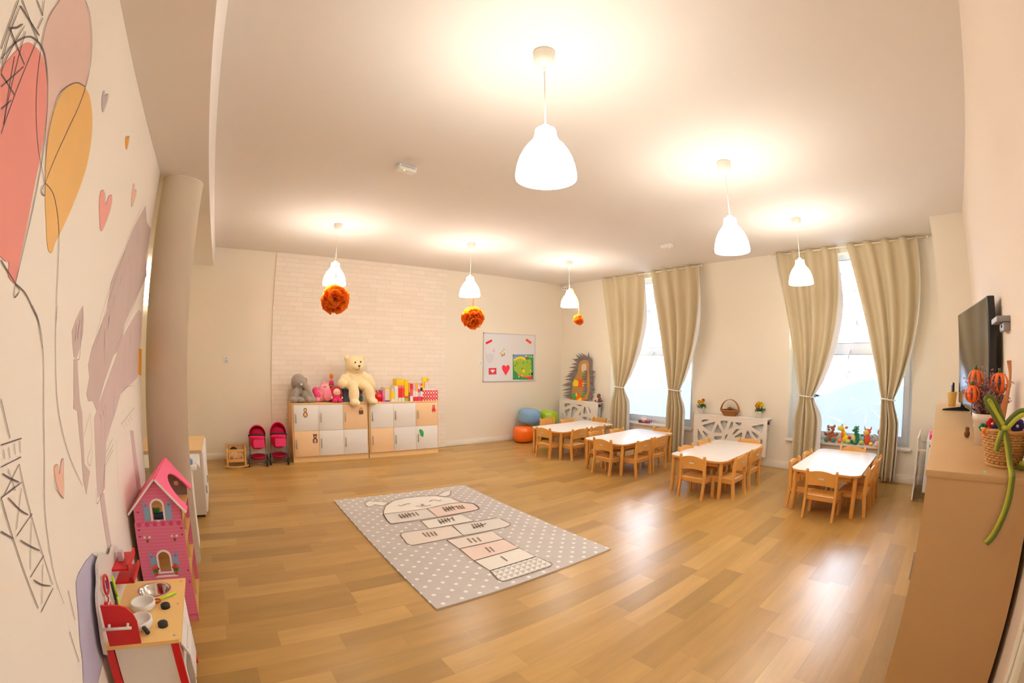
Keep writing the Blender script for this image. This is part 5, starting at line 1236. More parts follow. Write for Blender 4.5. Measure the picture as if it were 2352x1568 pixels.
# ================================================================ hedgehog figure, owl, flower pots, basket
CARD = mat('brown_card', srgb(190, 140, 80), .8); GREYC = mat('grey_card', srgb(128, 118, 116), .75, noise=.1, nscale=12)
hy = sum(p[0] for p in HEDGE['body'])/len(HEDGE['body']); hz0 = .803
t = thing('hedgehog_figure', 'cardboard hedgehog with grey paper spikes standing on the corner cover', 'decoration', (6.78, hy, hz0)); Mh = Matrix.Translation((-6.78, -hy, -hz0))
body = bez_closed(HEDGE['body'], 4)
MB().prism([(y, max(z, hz0)) for y, z in body], 6.80, 6.815, axes='yzx', M=Mh).obj('body', CARD, t)
big = [((y-hy)*1.28+hy, max(hz0, (z-1.1)*1.10+1.1)) for y, z in body]
MB().prism(big, 6.82, 6.83, axes='yzx', M=Mh).obj('spiky_back', GREYC, t)
rs = random.Random(3); m = MB()
for k, ((by, bz), (ty, tz)) in enumerate(SPIKES):
    b_ = Vector((0, by, bz)); tp = Vector((0, ty, max(tz, hz0+.02))); d = tp-b_; nn = Vector((0, -d.z, d.y)).normalized()*.045
    bx = 6.832; out = -.02-.05*rs.random()
    v = [Vector((bx, 0, 0))+b_+nn-d*.3, Vector((bx-.014, 0, 0))+b_-d*.3, Vector((bx, 0, 0))+b_-nn-d*.3, Vector((bx+out, 0, 0))+tp, Vector((bx+.01, 0, 0))+b_-d*.3]
    v = [Mh @ q for q in v]; m._new(v, [(0, 1, 3), (1, 2, 3), (2, 4, 3), (4, 0, 3), (0, 4, 2, 1)])
for k in range(11):      # the row of spikes folded over the right side of the belly
    z = 1.42-.045*k; y0 = hy-.10-.01*math.sin(k); v = [(6.799, y0-.05, z+.028), (6.79, y0-.05, z), (6.81, y0-.05, z-.028), (6.755, y0+.055, z-.01)]
    m._new([Mh @ Vector(q) for q in v], [(0, 1, 3), (1, 2, 3), (2, 0, 3), (0, 2, 1)])
m.obj('spikes', GREYC, t)
HC = dict(face=(222, 205, 175), apple=(238, 80, 40), apple2=(240, 90, 45), leaf=(60, 170, 70), paw_l=(250, 220, 20), paw_r=(250, 220, 20), g1=(70, 170, 90), y1=(250, 220, 30), o1=(245, 110, 20), g2=(80, 180, 90), o2=(245, 100, 20), o3=(250, 110, 20), y2=(250, 225, 30))
NM = dict(face='face', apple='paper_apple', apple2='paper_apple', leaf='paper_leaf', paw_l='paw', paw_r='paw')
for i, (k, c_) in enumerate(HC.items()):
    q = [(y, max(z, hz0)) for y, z in HEDGE[k]]
    MB().prism(bez_closed(q, 3), 6.7985-.0012*i, 6.80, axes='yzx', M=Mh).obj(NM.get(k, 'paper_leaf'), mat('card_%d_%d_%d' % c_, srgb(*c_), .7), t)
# owl/seal plush on the radiator end
t = thing('plush_owl', 'brown plush bird with a pink belly at the right end of the corner cover', 'plush toy', (6.76, 6.16, .803)); BRN = plush_mat('dark_brown_plush', srgb(105, 62, 52))
plush(('body', BRN), MB().ell((0, 0, .06), (.05, .06, .065)).ell((0, .01, .135), (.042, .045, .045)).ell((-.01, -.07, .035), (.035, .04, .028)).ell((-.01, .07, .03), (.03, .04, .022)), t, .005)
MB().ell((-.042, .015, .06), (.014, .035, .04)).obj('belly', plush_mat('pink_belly', srgb(230, 180, 165)), t)
for s in (-1, 1): MB().ell((-.04, .012+s*.016, .142), (.006, .010, .010), seg=10, rings=8).obj('eye', mat('amber_eye', srgb(230, 180, 80), .3), t)
# flower pots
LEAF = mat('leaf_green', srgb(70, 110, 40), .6, noise=.3, nscale=30); POTM = mat('white_ceramic', srgb(238, 234, 232), .3)
def flower_pot(label, y, z, flowers, seed):
    rnd = random.Random(seed); t = thing('flower_pot', label, 'flower pot', (6.79, y, z), 0, 'white flower pots on the pierced cover')
    MB().lathe([(.001, 0), (.042, 0), (.058, .09), (.063, .092), (.063, .108), (.055, .108), (.05, .09), (.001, .088)], seg=28, cap=False).obj('pot', POTM, t)
    m = MB()
    for k in range(90):
        a = rnd.uniform(0, 2*PI); r = .075*math.sqrt(rnd.random()); h = .10+rnd.uniform(0, .06)
        d = Vector((math.cos(a)*.6, math.sin(a)*.6, rnd.uniform(.2, 1))).normalized(); q = d.to_track_quat('Z', 'Y').to_matrix().to_4x4()
        L_ = rnd.uniform(.03, .05); m._new([(0, 0, 0), (.011, 0, L_*.5), (0, .003, L_), (-.011, 0, L_*.5)], [(0, 1, 2, 3)], Matrix.Translation((math.cos(a)*r, math.sin(a)*r, h-.02)) @ q)
    m.obj('foliage', LEAF, t)
    for (dy, dz, r, c_) in flowers:
        m = MB()
        for k in range(26):
            u = rnd.uniform(-.4, 1); a = rnd.uniform(0, 2*PI); s_ = math.sqrt(1-u*u); d = Vector((s_*math.cos(a), s_*math.sin(a), u))
            q = d.to_track_quat('Z', 'Y').to_matrix().to_4x4(); m._new([(0, 0, .2*r), (.5*r, .2*r, r*.8), (0, .3*r, r*1.08), (-.5*r, .2*r, r*.8), (0, -.3*r, r*.9)], [(0, 1, 2), (0, 2, 3), (0, 3, 4), (0, 4, 1), (1, 4, 3, 2)], q, True)
        m.ell((0, 0, 0), (r*.7,)*3, seg=10, rings=8); m.obj('flower', mat('petal_%d_%d' % c_[:2], srgb(*c_), .6), t, (-.03, dy, dz)); MB().cyl((0, dy*.4, .09), (-.025, dy, dz), .003, seg=6).obj('stem', LEAF, t)
flower_pot('white flower pot with a yellow and an orange red bloom, left of the basket', 3.782, .764, [(.035, .19, .038, (250, 205, 10)), (-.035, .20, .038, (250, 190, 10)), (-.045, .228, .03, (245, 90, 30))], 1)
flower_pot('white flower pot with yellow and orange blooms, right of the basket', 2.69, .764, [(.04, .185, .042, (250, 150, 10)), (-.03, .205, .045, (250, 210, 10)), (.02, .222, .038, (248, 205, 10))], 2)
# wicker basket with arched handle and cones
WICK = mat('wicker', srgb(176, 118, 58), .65, noise=.25, nscale=60)
def wicker_rings(m, prof, cy=1.0, rods=26, rr=.0045, amp=.005):
    """woven wall: rings that weave in and out around upright rods; prof = [(radius, z)]"""
    for k, (r, z) in enumerate(prof):
        pts = []
        for i in range(rods*2):
            a = 2*PI*i/(rods*2); q = r+amp*(1 if (i+k) % 2 else -1)*(1 if i % 2 == 0 else -1) if False else r+amp*math.cos(PI*i+PI*k)
            pts.append((q*math.cos(a), q*cy*math.sin(a), z))
        m.tube(pts, rr, seg=5, closed=True)
    for i in range(rods):
        a = 2*PI*(i+.0)/rods; m.tube([(r*math.cos(a), r*cy*math.sin(a), z) for r, z in (prof[0], prof[-1])], rr*.8, seg=5)
t = thing('wicker_basket', 'brown wicker basket with an arched handle on the pierced cover', 'basket', (6.785, 3.232, .764))
m = MB(); wicker_rings(m, [(.075+.0045*k*(1), .005+.0085*k) for k in range(10)], 1.35, 30, .0052, .003); m.prism(disc(0, 0, .078, 24, .105), 0, .008); m.obj('bowl', WICK, t)
MB().tube([(.12*math.cos(a), .165*math.sin(a), .09) for a in [2*PI*k/30 for k in range(30)]], .010, seg=8, closed=True).obj('rim', WICK, t)
m = MB()
for q in range(5):
    x_ = -.03+.015*q; m.tube([(x_*(1-.55*math.sin(a)), -.166*math.cos(a), .075+.19*math.sin(a)) for a in [PI*k/24 for k in range(25)]], .0045, seg=6)
m.obj('handle', WICK, t)
CONE = mat('pine_cone', srgb(120, 82, 48), .85, noise=.3, nscale=40)
for i, (dx, dy, dz, r) in enumerate([(-.02, .0, .13, .038), (.01, -.05, .115, .03), (-.04, .075, .105, .028), (-.03, -.09, .105, .028), (.04, .05, .105, .03)]):
    m = MB(); m.ell((0, 0, 0), (r*1.2, r, r*.8), seg=12, rings=8)
    rnd = random.Random(i)
    for k in range(40):
        u = rnd.uniform(-1, 1); a = rnd.uniform(0, 2*PI); s_ = math.sqrt(1-u*u); p = Vector((1.2*r*u, r*s_*math.cos(a), .8*r*s_*math.sin(a))); m.ell(p, (.006, .009, .006), seg=6, rings=4)
    o = m.obj('pine_cone', CONE); o.location = (6.785+dx, 3.232+dy, .764+dz-.02); tag(o, ['largest brown cone on top in the wicker basket', 'cone right of the largest one in the wicker basket', 'small cone at the left edge inside the wicker basket', 'small cone at the right edge inside the wicker basket', 'cone at the back of the wicker basket'][i], 'cone', 'cones in the wicker basket')
# tissue box
t = thing('tissue_box', 'patterned tissue box on the left window sill', 'tissue box', (XB+.03, 5.09, .475))
TB = bpy.data.materials.new('tissue_box_print'); TB.use_nodes = True; v_ = N(TB, 'ShaderNodeTexVoronoi'); v_.inputs['Scale'].default_value = 28; cr = N(TB, 'ShaderNodeValToRGB'); TB.node_tree.links.new(v_.outputs['Color'], cr.inputs[0]); e = cr.color_ramp.elements; e[0].color = (*srgb(60, 40, 70), 1); e[1].color = (*srgb(235, 200, 190), 1); k = e.new(.45); k.color = (*srgb(150, 60, 80), 1); TB.node_tree.links.new(cr.outputs[0], TB.node_tree.nodes['Principled BSDF'].inputs['Base Color'])
tcn = N(TB, 'ShaderNodeTexCoord'); TB.node_tree.links.new(tcn.outputs['Object'], v_.inputs['Vector'])
MB().b2((-.05, -.125, 0), (.05, .125, .055), bev=.002).obj('carton', TB, t)
m = MB(); m._new([(0, -.03, .054), (0, .075, .054), (-.02, .08, .12), (.01, .045, .105), (-.01, .02, .13), (.02, -.02, .09), (-.02, -.06, .075), (0, -.06, .055)], [(0, 1, 2, 3), (0, 3, 4), (0, 4, 5), (0, 5, 6, 7)]); o = m.obj('tissue', mat('tissue', srgb(245, 245, 248), .9), t); o.modifiers.new('s', 'SOLIDIFY').thickness = .004
# ================================================================ dollhouse against the mural wall
PK = bpy.data.materials.new('pink_siding'); PK.use_nodes = True
def _siding(m, base, line, step):
    L = m.node_tree.links; b = m.node_tree.nodes['Principled BSDF']; b.inputs['Roughness'].default_value = .45
    tc = N(m, 'ShaderNodeTexCoord'); s = N(m, 'ShaderNodeSeparateXYZ'); L.new(tc.outputs['Object'], s.inputs[0])
    d_ = N(m, 'ShaderNodeMath', operation='DIVIDE'); L.new(s.outputs['Z'], d_.inputs[0]); d_.inputs[1].default_value = step
    f = N(m, 'ShaderNodeMath', operation='FRACT'); L.new(d_.outputs[0], f.inputs[0])
    l = N(m, 'ShaderNodeMath', operation='LESS_THAN'); L.new(f.outputs[0], l.inputs[0]); l.inputs[1].default_value = .07
    x = N(m, 'ShaderNodeMix', data_type='RGBA'); x.inputs[6].default_value = (*base, 1); x.inputs[7].default_value = (*line, 1); L.new(l.outputs[0], x.inputs[0]); L.new(x.outputs[2], b.inputs['Base Color'])
_siding(PK, srgb(222, 112, 148), srgb(236, 160, 184), .0215)
PLY = mat('plywood_edge', srgb(225, 180, 110), .5); WHT = mat('white_paint', srgb(240, 238, 236), .4)
RFM = bpy.data.materials.new('pink_roof_shingle'); RFM.use_nodes = True; _siding(RFM, srgb(246, 88, 138), srgb(235, 105, 150), .016)
DX0, DX1, DY0, DY1 = -.592, -.302, 2.82, 3.36; DCX = -.447; ZE, ZA = .762, .938
t = thing('dollhouse', 'tall pink wooden dollhouse against the mural wall before the column', 'dollhouse', (DCX, (DY0+DY1)/2, 0)); D = Matrix.Translation((-DCX, -(DY0+DY1)/2, 0))
def arch(cx, z0, w_, h, n=10): return [(cx-w_/2, z0), (cx+w_/2, z0)]+[(cx+w_/2*math.cos(PI*k/n), z0+h-w_/2+w_/2*math.sin(PI*k/n)) for k in range(n+1)]
g = [(DX0, .0), (DX1+.0, .0), (DX1, ZE), (DCX, ZA-.01), (DX0, ZE)]
MB().holed(g, [arch(DCX, .362, .070, .13), arch(DCX+.002, .685, .066, .125)], DY0, DY0+.009, axes='xzy', M=D).obj('gable_wall', PK, t)['label'] = 'pink gable wall facing the camera'
MB().holed([(DX0, .0), (DX1, .0), (DX1, ZE), (DCX, ZA-.01), (DX0, ZE)], [arch(DCX, .362, .070, .13)], DY1-.009, DY1, axes='xzy', M=D).obj('gable_wall', PK, t)
# scalloped lower front
sc_ = [(DX0-.004, .05), (DX1+.004, .05), (DX1+.004, .672)]
for k in range(6):
    cx = DX1+.004-(k+.5)*(DX1-DX0+.008)/6; r = (DX1-DX0+.008)/12
    sc_ += [(cx+r*math.cos(a), .672+r*.75*math.sin(a)) for a in [PI*q/8 for q in range(1, 8)]]+[(cx-r, .672)]
MB().holed(sc_, [arch(DCX, .362, .070, .13)], DY0-.008, DY0-.0005, axes='xzy', M=D).obj('scalloped_front', PK, t)
yf = DY0-.008
for k in range(6):
    cx = DX0+(k+.5)*(DX1-DX0)/6; MB().prism(disc(cx, .668, .0145, 14), yf-.002, yf+.001, axes='xzy', M=D).obj('round_ornament', mat('deep_pink', srgb(205, 70, 120), .5), t)
for cx, z in ((DX0+.02, .635), (DX1-.012, .635), (DX0+.02, .595), (DX1-.012, .595), (DX1-.01, .36), (DX1-.012, .28), (DX0+.025, .742)): MB().lathe([(.006, 0), (.006, .002), (.002, .003)], M=D @ Matrix.Translation((cx, yf-.0 if z < .7 else DY0, z)) @ Euler((PI/2, 0, 0)).to_matrix().to_4x4(), seg=10).obj('screw_cap', mat('magenta_cap', srgb(170, 40, 90), .4), t)
def window_trim(cz, w_, h, yy):
    o_ = arch(DCX, cz-.01, w_+.022, h+.022); i_ = arch(DCX, cz, w_, h)
    MB().holed(o_, [i_], yy-.006, yy, axes='xzy', M=D).obj('window_frame', WHT, t)
    for s in (-1, 1):
        q = [(DCX+s*(w_/2+.014), cz-.012), (DCX+s*(w_/2+.052), cz-.012), (DCX+s*(w_/2+.052), cz+h-.0), (DCX+s*(w_/2+.035), cz+h-.008), (DCX+s*(w_/2+.014), cz+h-.045)]
        sh = MB().prism(q, yy-.003, yy, axes='xzy', M=D).obj('shutter', mat('shutter_blue', srgb(140, 175, 205), .5), t)
        MB().prism(disc(DCX+s*(w_/2+.038), cz+h-.028, .0075, 12), yy-.0042, yy-.003, axes='xzy', M=D).obj('shutter_dot', mat('dot_purple', srgb(200, 80, 170), .5), sh)
window_trim(.362, .070, .13, yf); window_trim(.69, .066, .12, DY0)
MB().b2((DCX-.07, yf-.004, .325), (DCX+.07, yf, .338), bev=.002, M=D).obj('window_ledge', WHT, t)
for s in (-1, 1):
    m = MB(); m.use(mat('terracotta', srgb(200, 80, 50), .6)).prism([(s*.062+DCX-.008, .336), (s*.062+DCX+.008, .336), (s*.062+DCX+.011, .36), (s*.062+DCX-.011, .36)], yf-.0045, yf, axes='xzy', M=D)
    m.use(LEAF).prism(disc(s*.062+DCX, .373, .017, 12, .013), yf-.005, yf, axes='xzy', M=D); m.use(mat('flower_red', srgb(235, 70, 50), .6))
    for dx, dz, r in ((-.014, .388, .009), (.0, .40, .012), (.016, .385, .009)): m.prism(disc(s*.062+DCX+dx, dz, r, 10), yf-.006, yf, axes='xzy', M=D)
    m.obj('painted_flower_pot', None, t)
    m = MB(); m.use(mat('sconce_gold', srgb(110, 85, 30), .5)).prism(disc(s*.083+DCX, .565, .008, 10, .01), yf-.002, yf, axes='xzy', M=D)
    m.use(WHT).prism(disc(s*.083+DCX-.015, .588, .0075, 10), yf-.002, yf, axes='xzy', M=D).prism(disc(s*.083+DCX+.015, .588, .0075, 10), yf-.002, yf, axes='xzy', M=D); m.obj('painted_lamp', None, t)
MB().b2((DX0, DY0+.009, .01), (DX0+.008, DY1-.009, ZE), M=D).obj('back_panel', mat('printed_interior', srgb(190, 150, 120), .6, noise=.3, nscale=14), t)
for z in (.02, .30, .50, .672): MB().b2((DX0+.008, DY0+.009, z), (DX1, DY1-.009, z+.009), M=D).obj('floor_board', PLY, t)
MB().b2((DX0+.008, 3.12, .03), (DX1-.01, 3.128, .672), M=D).obj('partition', PLY, t)
MB().b2((DX1-.003, DY0, .0), (DX1+.002, DY0+.012, ZE), M=D).obj('edge_strip', PLY, t)
# roof slopes with thickness
sl = lambda s: Vector((s*(DX1-DCX+.03), 0, ZE-.028-ZA)) # down the slope
for s in (-1, 1):
    a = Vector((DCX, 0, ZA)); b_ = a+Vector((s*.172, 0, -.205)); nrm = Vector((.205, 0, s*.172)).normalized()*(.009); nrm = Vector((s*abs(nrm.x), 0, abs(nrm.z)))
    L_ = (b_-a).length; u = (b_-a)/L_
    def onroof(p, q): return a+u*p+Vector((0, q, 0))
    y0, y1 = DY0-.022, DY1+.02
    mtx = D @ Matrix(((u.x, 0, nrm.x, a.x), (0, 1, 0, 0), (u.z, 0, nrm.z, a.z), (0, 0, 0, 1)))
    outer = [(0, y0), (L_, y0), (L_, y1), (0, y1)]
    if s == 1:
        outer = [(0, y0), (L_, y0), (L_, y0+.10)]+[(L_-(.20)*math.sin(PI*k/12)**.7, (y0+.10)+(y1-.10-y0-.10)*(1-math.cos(PI*k/12))/2) for k in range(1, 12)]+[(L_, y1-.10), (L_, y1), (0, y1)]
    m = MB(); m.holed(outer, [], 0, 1, axes='xyz', M=mtx); m.obj('roof_slope', RFM, t)
    MB().b2((0, y0-.003, -.2), (L_, y0, 1.1), M=mtx).obj('roof_edge', WHT, t)
MB().prism([(DX0+.01, .682), (DX1-.001, .682), (DX1-.001, ZE-.005), (DCX, ZA-.03), (DX0+.01, ZE-.005)], DY1-.012, DY1-.0095, axes='xzy', M=D).obj('attic_wallpaper', mat('attic_grey', srgb(150, 135, 135), .6), t)
MB().b2((DX1-.09, DY1-.014, ZE-.01), (DX1-.06, DY1-.012, ZE+.02), M=D).obj('small_picture', WHT, t)
for (x, y, z, sx, sy, sz, c_, nm, lb) in ((-.45, 2.88, .683, .06, .05, .03, (40, 80, 130), 'toy_block', 'dark blue toy piece inside the upper dollhouse window'), (-.47, 2.9, .74, .05, .06, .02, (60, 160, 60), 'toy_block', 'green toy piece inside the upper dollhouse window'), (-.40, 3.0, .511, .08, .06, .04, (150, 30, 100), 'toy_sofa', 'magenta toy furniture on a middle floor of the dollhouse')):
    if nm == 'toy_block' and z > .7: z = .7125
    o = MB().b2((-sx/2, -sy/2, 0), (sx/2, sy/2, sz), bev=.004).obj(nm, mat('toy_%d_%d_%d' % c_, srgb(*c_), .5)); o.location = (x, y, z); tag(o, lb, 'toy')

# ================================================================ toy kitchen
RED = mat('red_paint', srgb(205, 18, 28), .35); GRYP = mat('light_grey_paint', srgb(222, 216, 210), .45); CNT = mat('counter_birch', srgb(238, 198, 128), .4, noise=.05, nscale=8)
KX0, KX1, KY0, KY1, KZ = -.602, -.290, 1.845, 2.42, .50
t = thing('toy_kitchen', 'red and white wooden toy kitchen with a steel sink', 'toy kitchen', (-.446, 2.13, 0)); K = Matrix.Translation((.446, -2.13, 0))
MB().holed([(KX0, KY0), (KX1-.01, KY0), (KX1, KY0+.012), (KX1, KY1), (KX0, KY1)], [disc(-.446, 2.315, .078, 28, .072)], KZ-.018, KZ, axes='xyz', M=K).obj('countertop', CNT, t)
MB().lathe([(.086, .002), (.078, .003), (.072, -.004), (.06, -.04), (.03, -.052), (.001, -.053)], M=K @ Matrix.Translation((-.446, 2.315, KZ)) @ Matrix.Diagonal((1, .93, 1, 1)), seg=36, cap=False).obj('sink', mat('polished_steel', (.7, .68, .65), .12, 1), t)
MB().cyl((-.558, 2.30, KZ), (-.558, 2.30, KZ+.055), .013).tube([(-.558, 2.30, KZ+.05), (-.50, 2.31, KZ+.055), (-.497, 2.31, KZ+.045)], .006).obj('faucet', mat('matte_silver', srgb(190, 185, 178), .35, .6), t)
for x, y in ((KX0+.012, KY0+.015), (KX1-.028, KY0+.015), (KX0+.012, KY1-.02), (KX1-.035, KY1-.045)):
    m = MB(); m.prism([(x-.016, 0), (x+.016, 0), (x+.014, KZ-.018), (x-.018, KZ-.018)], y-.01, y+.01, axes='xzy', M=K); m.obj('leg', RED, t)
MB().b2((KX0+.03, KY0+.012, .07), (KX1-.045, KY0+.02, KZ-.018), M=K).obj('side_panel', WHT, t)
MB().b2((KX0+.03, KY1-.02, .07), (KX1-.045, KY1-.012, KZ-.018), M=K).obj('side_panel', WHT, t)
MB().b2((KX0+.02, KY0+.02, .07), (KX1-.03, KY1-.02, .08), M=K).obj('base_board', WHT, t)
fd = MB().b2((KX1-.03, KY0+.03, .075), (KX1-.015, KY0+.27, KZ-.05), bev=.003, M=K).obj('oven_door', GRYP, t)
MB().prism(rrect(.17, .2, .03, cx=KY0+.15, cy=.22), KX1-.0152, KX1-.012, axes='yzx', M=K).obj('oven_glass', mat('smoky_glass', srgb(120, 130, 140), .1), fd)
MB().tube([(KX1-.012, KY0+.06, KZ-.085), (KX1+.01, KY0+.06, KZ-.085), (KX1+.01, KY0+.24, KZ-.085), (KX1-.012, KY0+.24, KZ-.085)], .005).obj('handle', GRYP, fd); fd.children[-1].matrix_parent_inverse = Matrix.Identity(4)
for o_ in fd.children:
    if o_.name.startswith('handle'): o_.location = (.446, -2.13, 0)
MB().b2((KX1-.03, KY0+.29, .075), (KX1-.015, KY1-.05, KZ-.05), bev=.003, M=K).obj('cupboard_door', WHT, t)
MB().prism([(KX1-.014, KZ-.05), (KX1+.014, KZ-.12), (KX1+.02, KZ-.115), (KX1-.008, KZ-.045)], KY0+.04, KY0+.27, axes='xzy', M=K).obj('control_flap', GRYP, t)
bp = [(1.87, KZ-.06), (2.41, KZ-.06), (2.41, .60), (2.38, .70), (2.30, .755), (2.22, .745), (2.15, .775), (2.08, .81), (1.99, .80), (1.95, .74), (1.90, .70), (1.87, .62)]
MB().prism(bez_closed(bp, 4), KX0-.012, KX0, axes='yzx', M=K).obj('back_panel', GRYP, t)
sp_ = [(-.585, KZ), (-.455, KZ), (-.452, .60), (-.462, .64), (-.485, .668), (-.515, .68), (-.585, .685)]
MB().prism(sp_, KY0, KY0+.01, axes='xzy', M=K).obj('side_screen', RED, t)
MB().cyl((.446-.59, -2.13+KY0-.018, .59), (.446-.475, -2.13+KY0-.018, .587), .0065).cyl((.446-.565, -2.13+KY0-.018, .59), (.446-.565, -2.13+KY0, .60), .006).cyl((.446-.49, -2.13+KY0-.018, .588), (.446-.49, -2.13+KY0, .598), .006).obj('towel_rail', GRYP, t)
for z, y0, y1, xd in ((.675, 2.18, 2.38, .075), (.60, 2.20, 2.40, .085)):
    MB().prism([(KX0, y0), (KX0+xd, y0-.0), (KX0+xd, y1), (KX0, y1)], z, z+.01, axes='xyz', M=K).obj('shelf', RED, t)
    MB().b2((KX0+xd-.004, y0, z), (KX0+xd+.006, y1, z+.03), M=K).obj('shelf_rail', RED, t)
for y in (2.125, 1.965): MB().lathe([(.001, 0), (.022, 0), (.0225, .016), (.019, .02), (.001, .02)], M=K @ Matrix.Translation((-.372, y, KZ)), seg=22).obj('knob', mat('black_paint', (.02, .02, .022), .5), t)
for x, y in ((-.312, 2.385), (-.315, 2.15), (-.318, 1.88)): MB().lathe([(.001, 0), (.006, 0), (.005, .0015), (.001, .002)], M=K @ Matrix.Translation((x, y, KZ)), seg=10).obj('screw', STEEL, t)
# pans on the hob
def pan(nm, lb, x, y, r, h, hc, ang):
    t = thing(nm, lb, 'toy pot', (x, y, KZ), group='white toy pots on the toy kitchen')
    MB().lathe([(.001, 0), (r*.92, 0), (r, .008), (r, h), (r-.008, h), (r-.01, .01), (.001, .008)], seg=32, cap=False).obj('bowl', mat('pot_white', srgb(235, 232, 228), .35), t)
    c_, s_ = math.cos(ang), math.sin(ang)
    if hc == 'red': MB().tube([(r*.95*c_-.018*s_, r*.95*s_+.018*c_, h*.5), ((r+.02)*c_-.014*s_, (r+.02)*s_+.014*c_, h*.5), ((r+.026)*c_, (r+.026)*s_, h*.5), ((r+.02)*c_+.014*s_, (r+.02)*s_-.014*c_, h*.5), (r*.95*c_+.018*s_, r*.95*s_-.018*c_, h*.5)], .004).obj('handle', RED, t)
    else: MB().cyl((r*.9*c_, r*.9*s_, h*.5), ((r+.045)*c_, (r+.045)*s_, h*.5), .010).obj('handle', mat('black_paint', (.02, .02, .022), .5), t)
pan('toy_pot', 'white toy pot with a red side handle next to the sink', -.478, 2.145, .058, .034, 'red', .3)
pan('toy_pan', 'white toy pan with a short black handle beside the red screen', -.475, 1.985, .058, .036, 'black', -1.1)
o = MB().tube([(0, 0, .008), (.05, .045, .012), (.095, .085, .008)], .0065, seg=8).obj('toy_spoon', mat('lime_plastic', srgb(190, 225, 20), .35)); o.location = (-.425, 2.165, KZ); tag(o, 'lime green stick lying between the white pot and the sink', 'toy spoon')
# hanging utensils
def hang(nm, lb, y, z, parts, cat='toy utensil'):
    t = thing(nm, lb, cat, (KX0+.014, y, z), group='things hanging on the toy kitchen back panel')
    for n_, mb_, mt in parts: mb_.obj(n_, mt, t)
LIME = mat('lime_plastic', srgb(190, 225, 20), .35)
hang('toy_spatula', 'lime green spatula hanging on the toy kitchen back panel', 2.12, .53, [('handle', MB().tube([(0, 0, .15), (.004, 0, .05)], .006), LIME), ('blade', MB().b2((0, -.014, .0), (.008, .014, .05), bev=.004), LIME)])
hang('toy_spatula', 'black spatula hanging beside the lime green one', 2.085, .53, [('handle', MB().tube([(0, 0, .14), (.004, 0, .05)], .006), mat('black_paint', (.02, .02, .022), .5)), ('blade', MB().b2((0, -.014, .0), (.008, .014, .05), bev=.004), mat('black_paint', (.02, .02, .022), .5))])
hang('toy_clock', 'red rimmed toy clock ring on the kitchen back panel', 2.0, .70, [('rim', MB().tube([(0, .035*math.cos(a), .042*math.sin(a)) for a in [2*PI*k/24 for k in range(24)]], .005, closed=True), RED), ('hand', MB().b2((0, -.004, -.02), (.004, .004, .02)), mat('hand_purple', srgb(90, 50, 140), .4))], 'toy clock')
hang('oven_mitt', 'pink patterned mitt hanging at the near edge of the back panel', 1.975, .51, [('mitt', MB().ell((.012, 0, .04), (.014, .035, .045)).ell((.012, .0, .085), (.010, .022, .04)), plush_mat('mitt_pink', srgb(225, 130, 135))), ('loop', MB().tube([(0, 0, .12), (.004, .006, .14), (0, 0, .15)], .003), RED)], 'oven mitt')
hang('toy_ladle', 'white and brown handled utensil beside the pink mitt', 1.93, .51, [('handle', MB().tube([(0, 0, .03), (.006, 0, .13)], .006), mat('brown_wood', srgb(130, 80, 55), .6)), ('cup', MB().ell((.008, 0, .02), (.012, .018, .022)), WHT), ('hook', MB().ell((.004, 0, .14), (.009, .012, .009)), RED)])
t = thing('toy_block', 'small grey white block standing on the red toy kitchen shelf', 'toy', (KX0+.03, 2.28, .685)); MB().b2((-.012, -.018, 0), (.012, .018, .05), bev=.003).obj('block', mat('lilac_grey', srgb(190, 175, 185), .5), t)
MB().b2((.012, -.01, .01), (.0125, .01, .04)).obj('front_label', WHT, t)

# ================================================================ white pieces behind the column
t = thing('side_table', 'narrow white table with tissues and a cloth just behind the column', 'table', (-.5, 4.2, 0)); S = Matrix.Translation((.5, -4.2, 0))
MB().b2((-.80, 3.96, .70), (-.262, 4.46, .735), bev=.003, M=S).obj('tabletop', WHT, t)
for x in (-.322, -.78): MB().b2((x-.009, 3.97, 0), (x+.009, 4.2, .70), M=S).obj('leg', WHT, t)
t = thing('tissue_pack', 'blue tissue pack on the narrow white table behind the column', 'tissue pack', (-.335, 4.04, .735)); MB().b2((-.04, -.03, 0), (.04, .03, .045), bev=.01).obj('pack', mat('pack_blue', srgb(120, 150, 200), .4, noise=.3, nscale=40), t); MB().ell((0, 0, .045), (.028, .02, .02)).obj('tissue_tuft', mat('tuft_blue', srgb(150, 175, 215), .7), t)
t = thing('cloth', 'white cloth draped over the corner of the narrow table behind the column', 'cloth', (-.30, 4.2, .737))
m = MB(); m._new([(-.20, -.10, .003), (.04, -.14, .003), (.045, .22, .003), (-.2, .2, .003), (.06, -.05, -.06), (.052, -.12, -.015), (.05, .15, -.03), (-.08, 0, .012)], [(0, 1, 7), (1, 2, 7), (2, 3, 7), (3, 0, 7), (1, 5, 4), (1, 4, 2), (2, 4, 6)]); o = m.obj('drape', mat('white_cloth', srgb(238, 238, 240), .9), t); o.modifiers.new('s', 'SOLIDIFY').thickness = .004
t = thing('low_cabinet', 'low white cabinet with a wooden top beside the far wall behind the column', 'cabinet', (-.6, 5.2, 0)); S = Matrix.Translation((.6, -5.2, 0))
MB().b2((-.95, 4.78, .03), (-.252, 5.60, .685), bev=.002, M=S).obj('carcass', mat('cabinet_side', srgb(222, 210, 196), .5), t); MB().b2((-.955, 4.775, .685), (-.25, 5.605, .705), bev=.002, M=S).obj('top', BIRCH, t)
for k in range(2): dd_ = MB().b2((-.252, 4.785+.41*k, .06), (-.236, 5.185+.41*k, .68), bev=.002, M=S).obj('door', WHT, t); MB().b2((-.236, 4.81+.41*k, .25), (-.222, 4.82+.41*k, .33), M=S).obj('handle', STEEL, dd_)
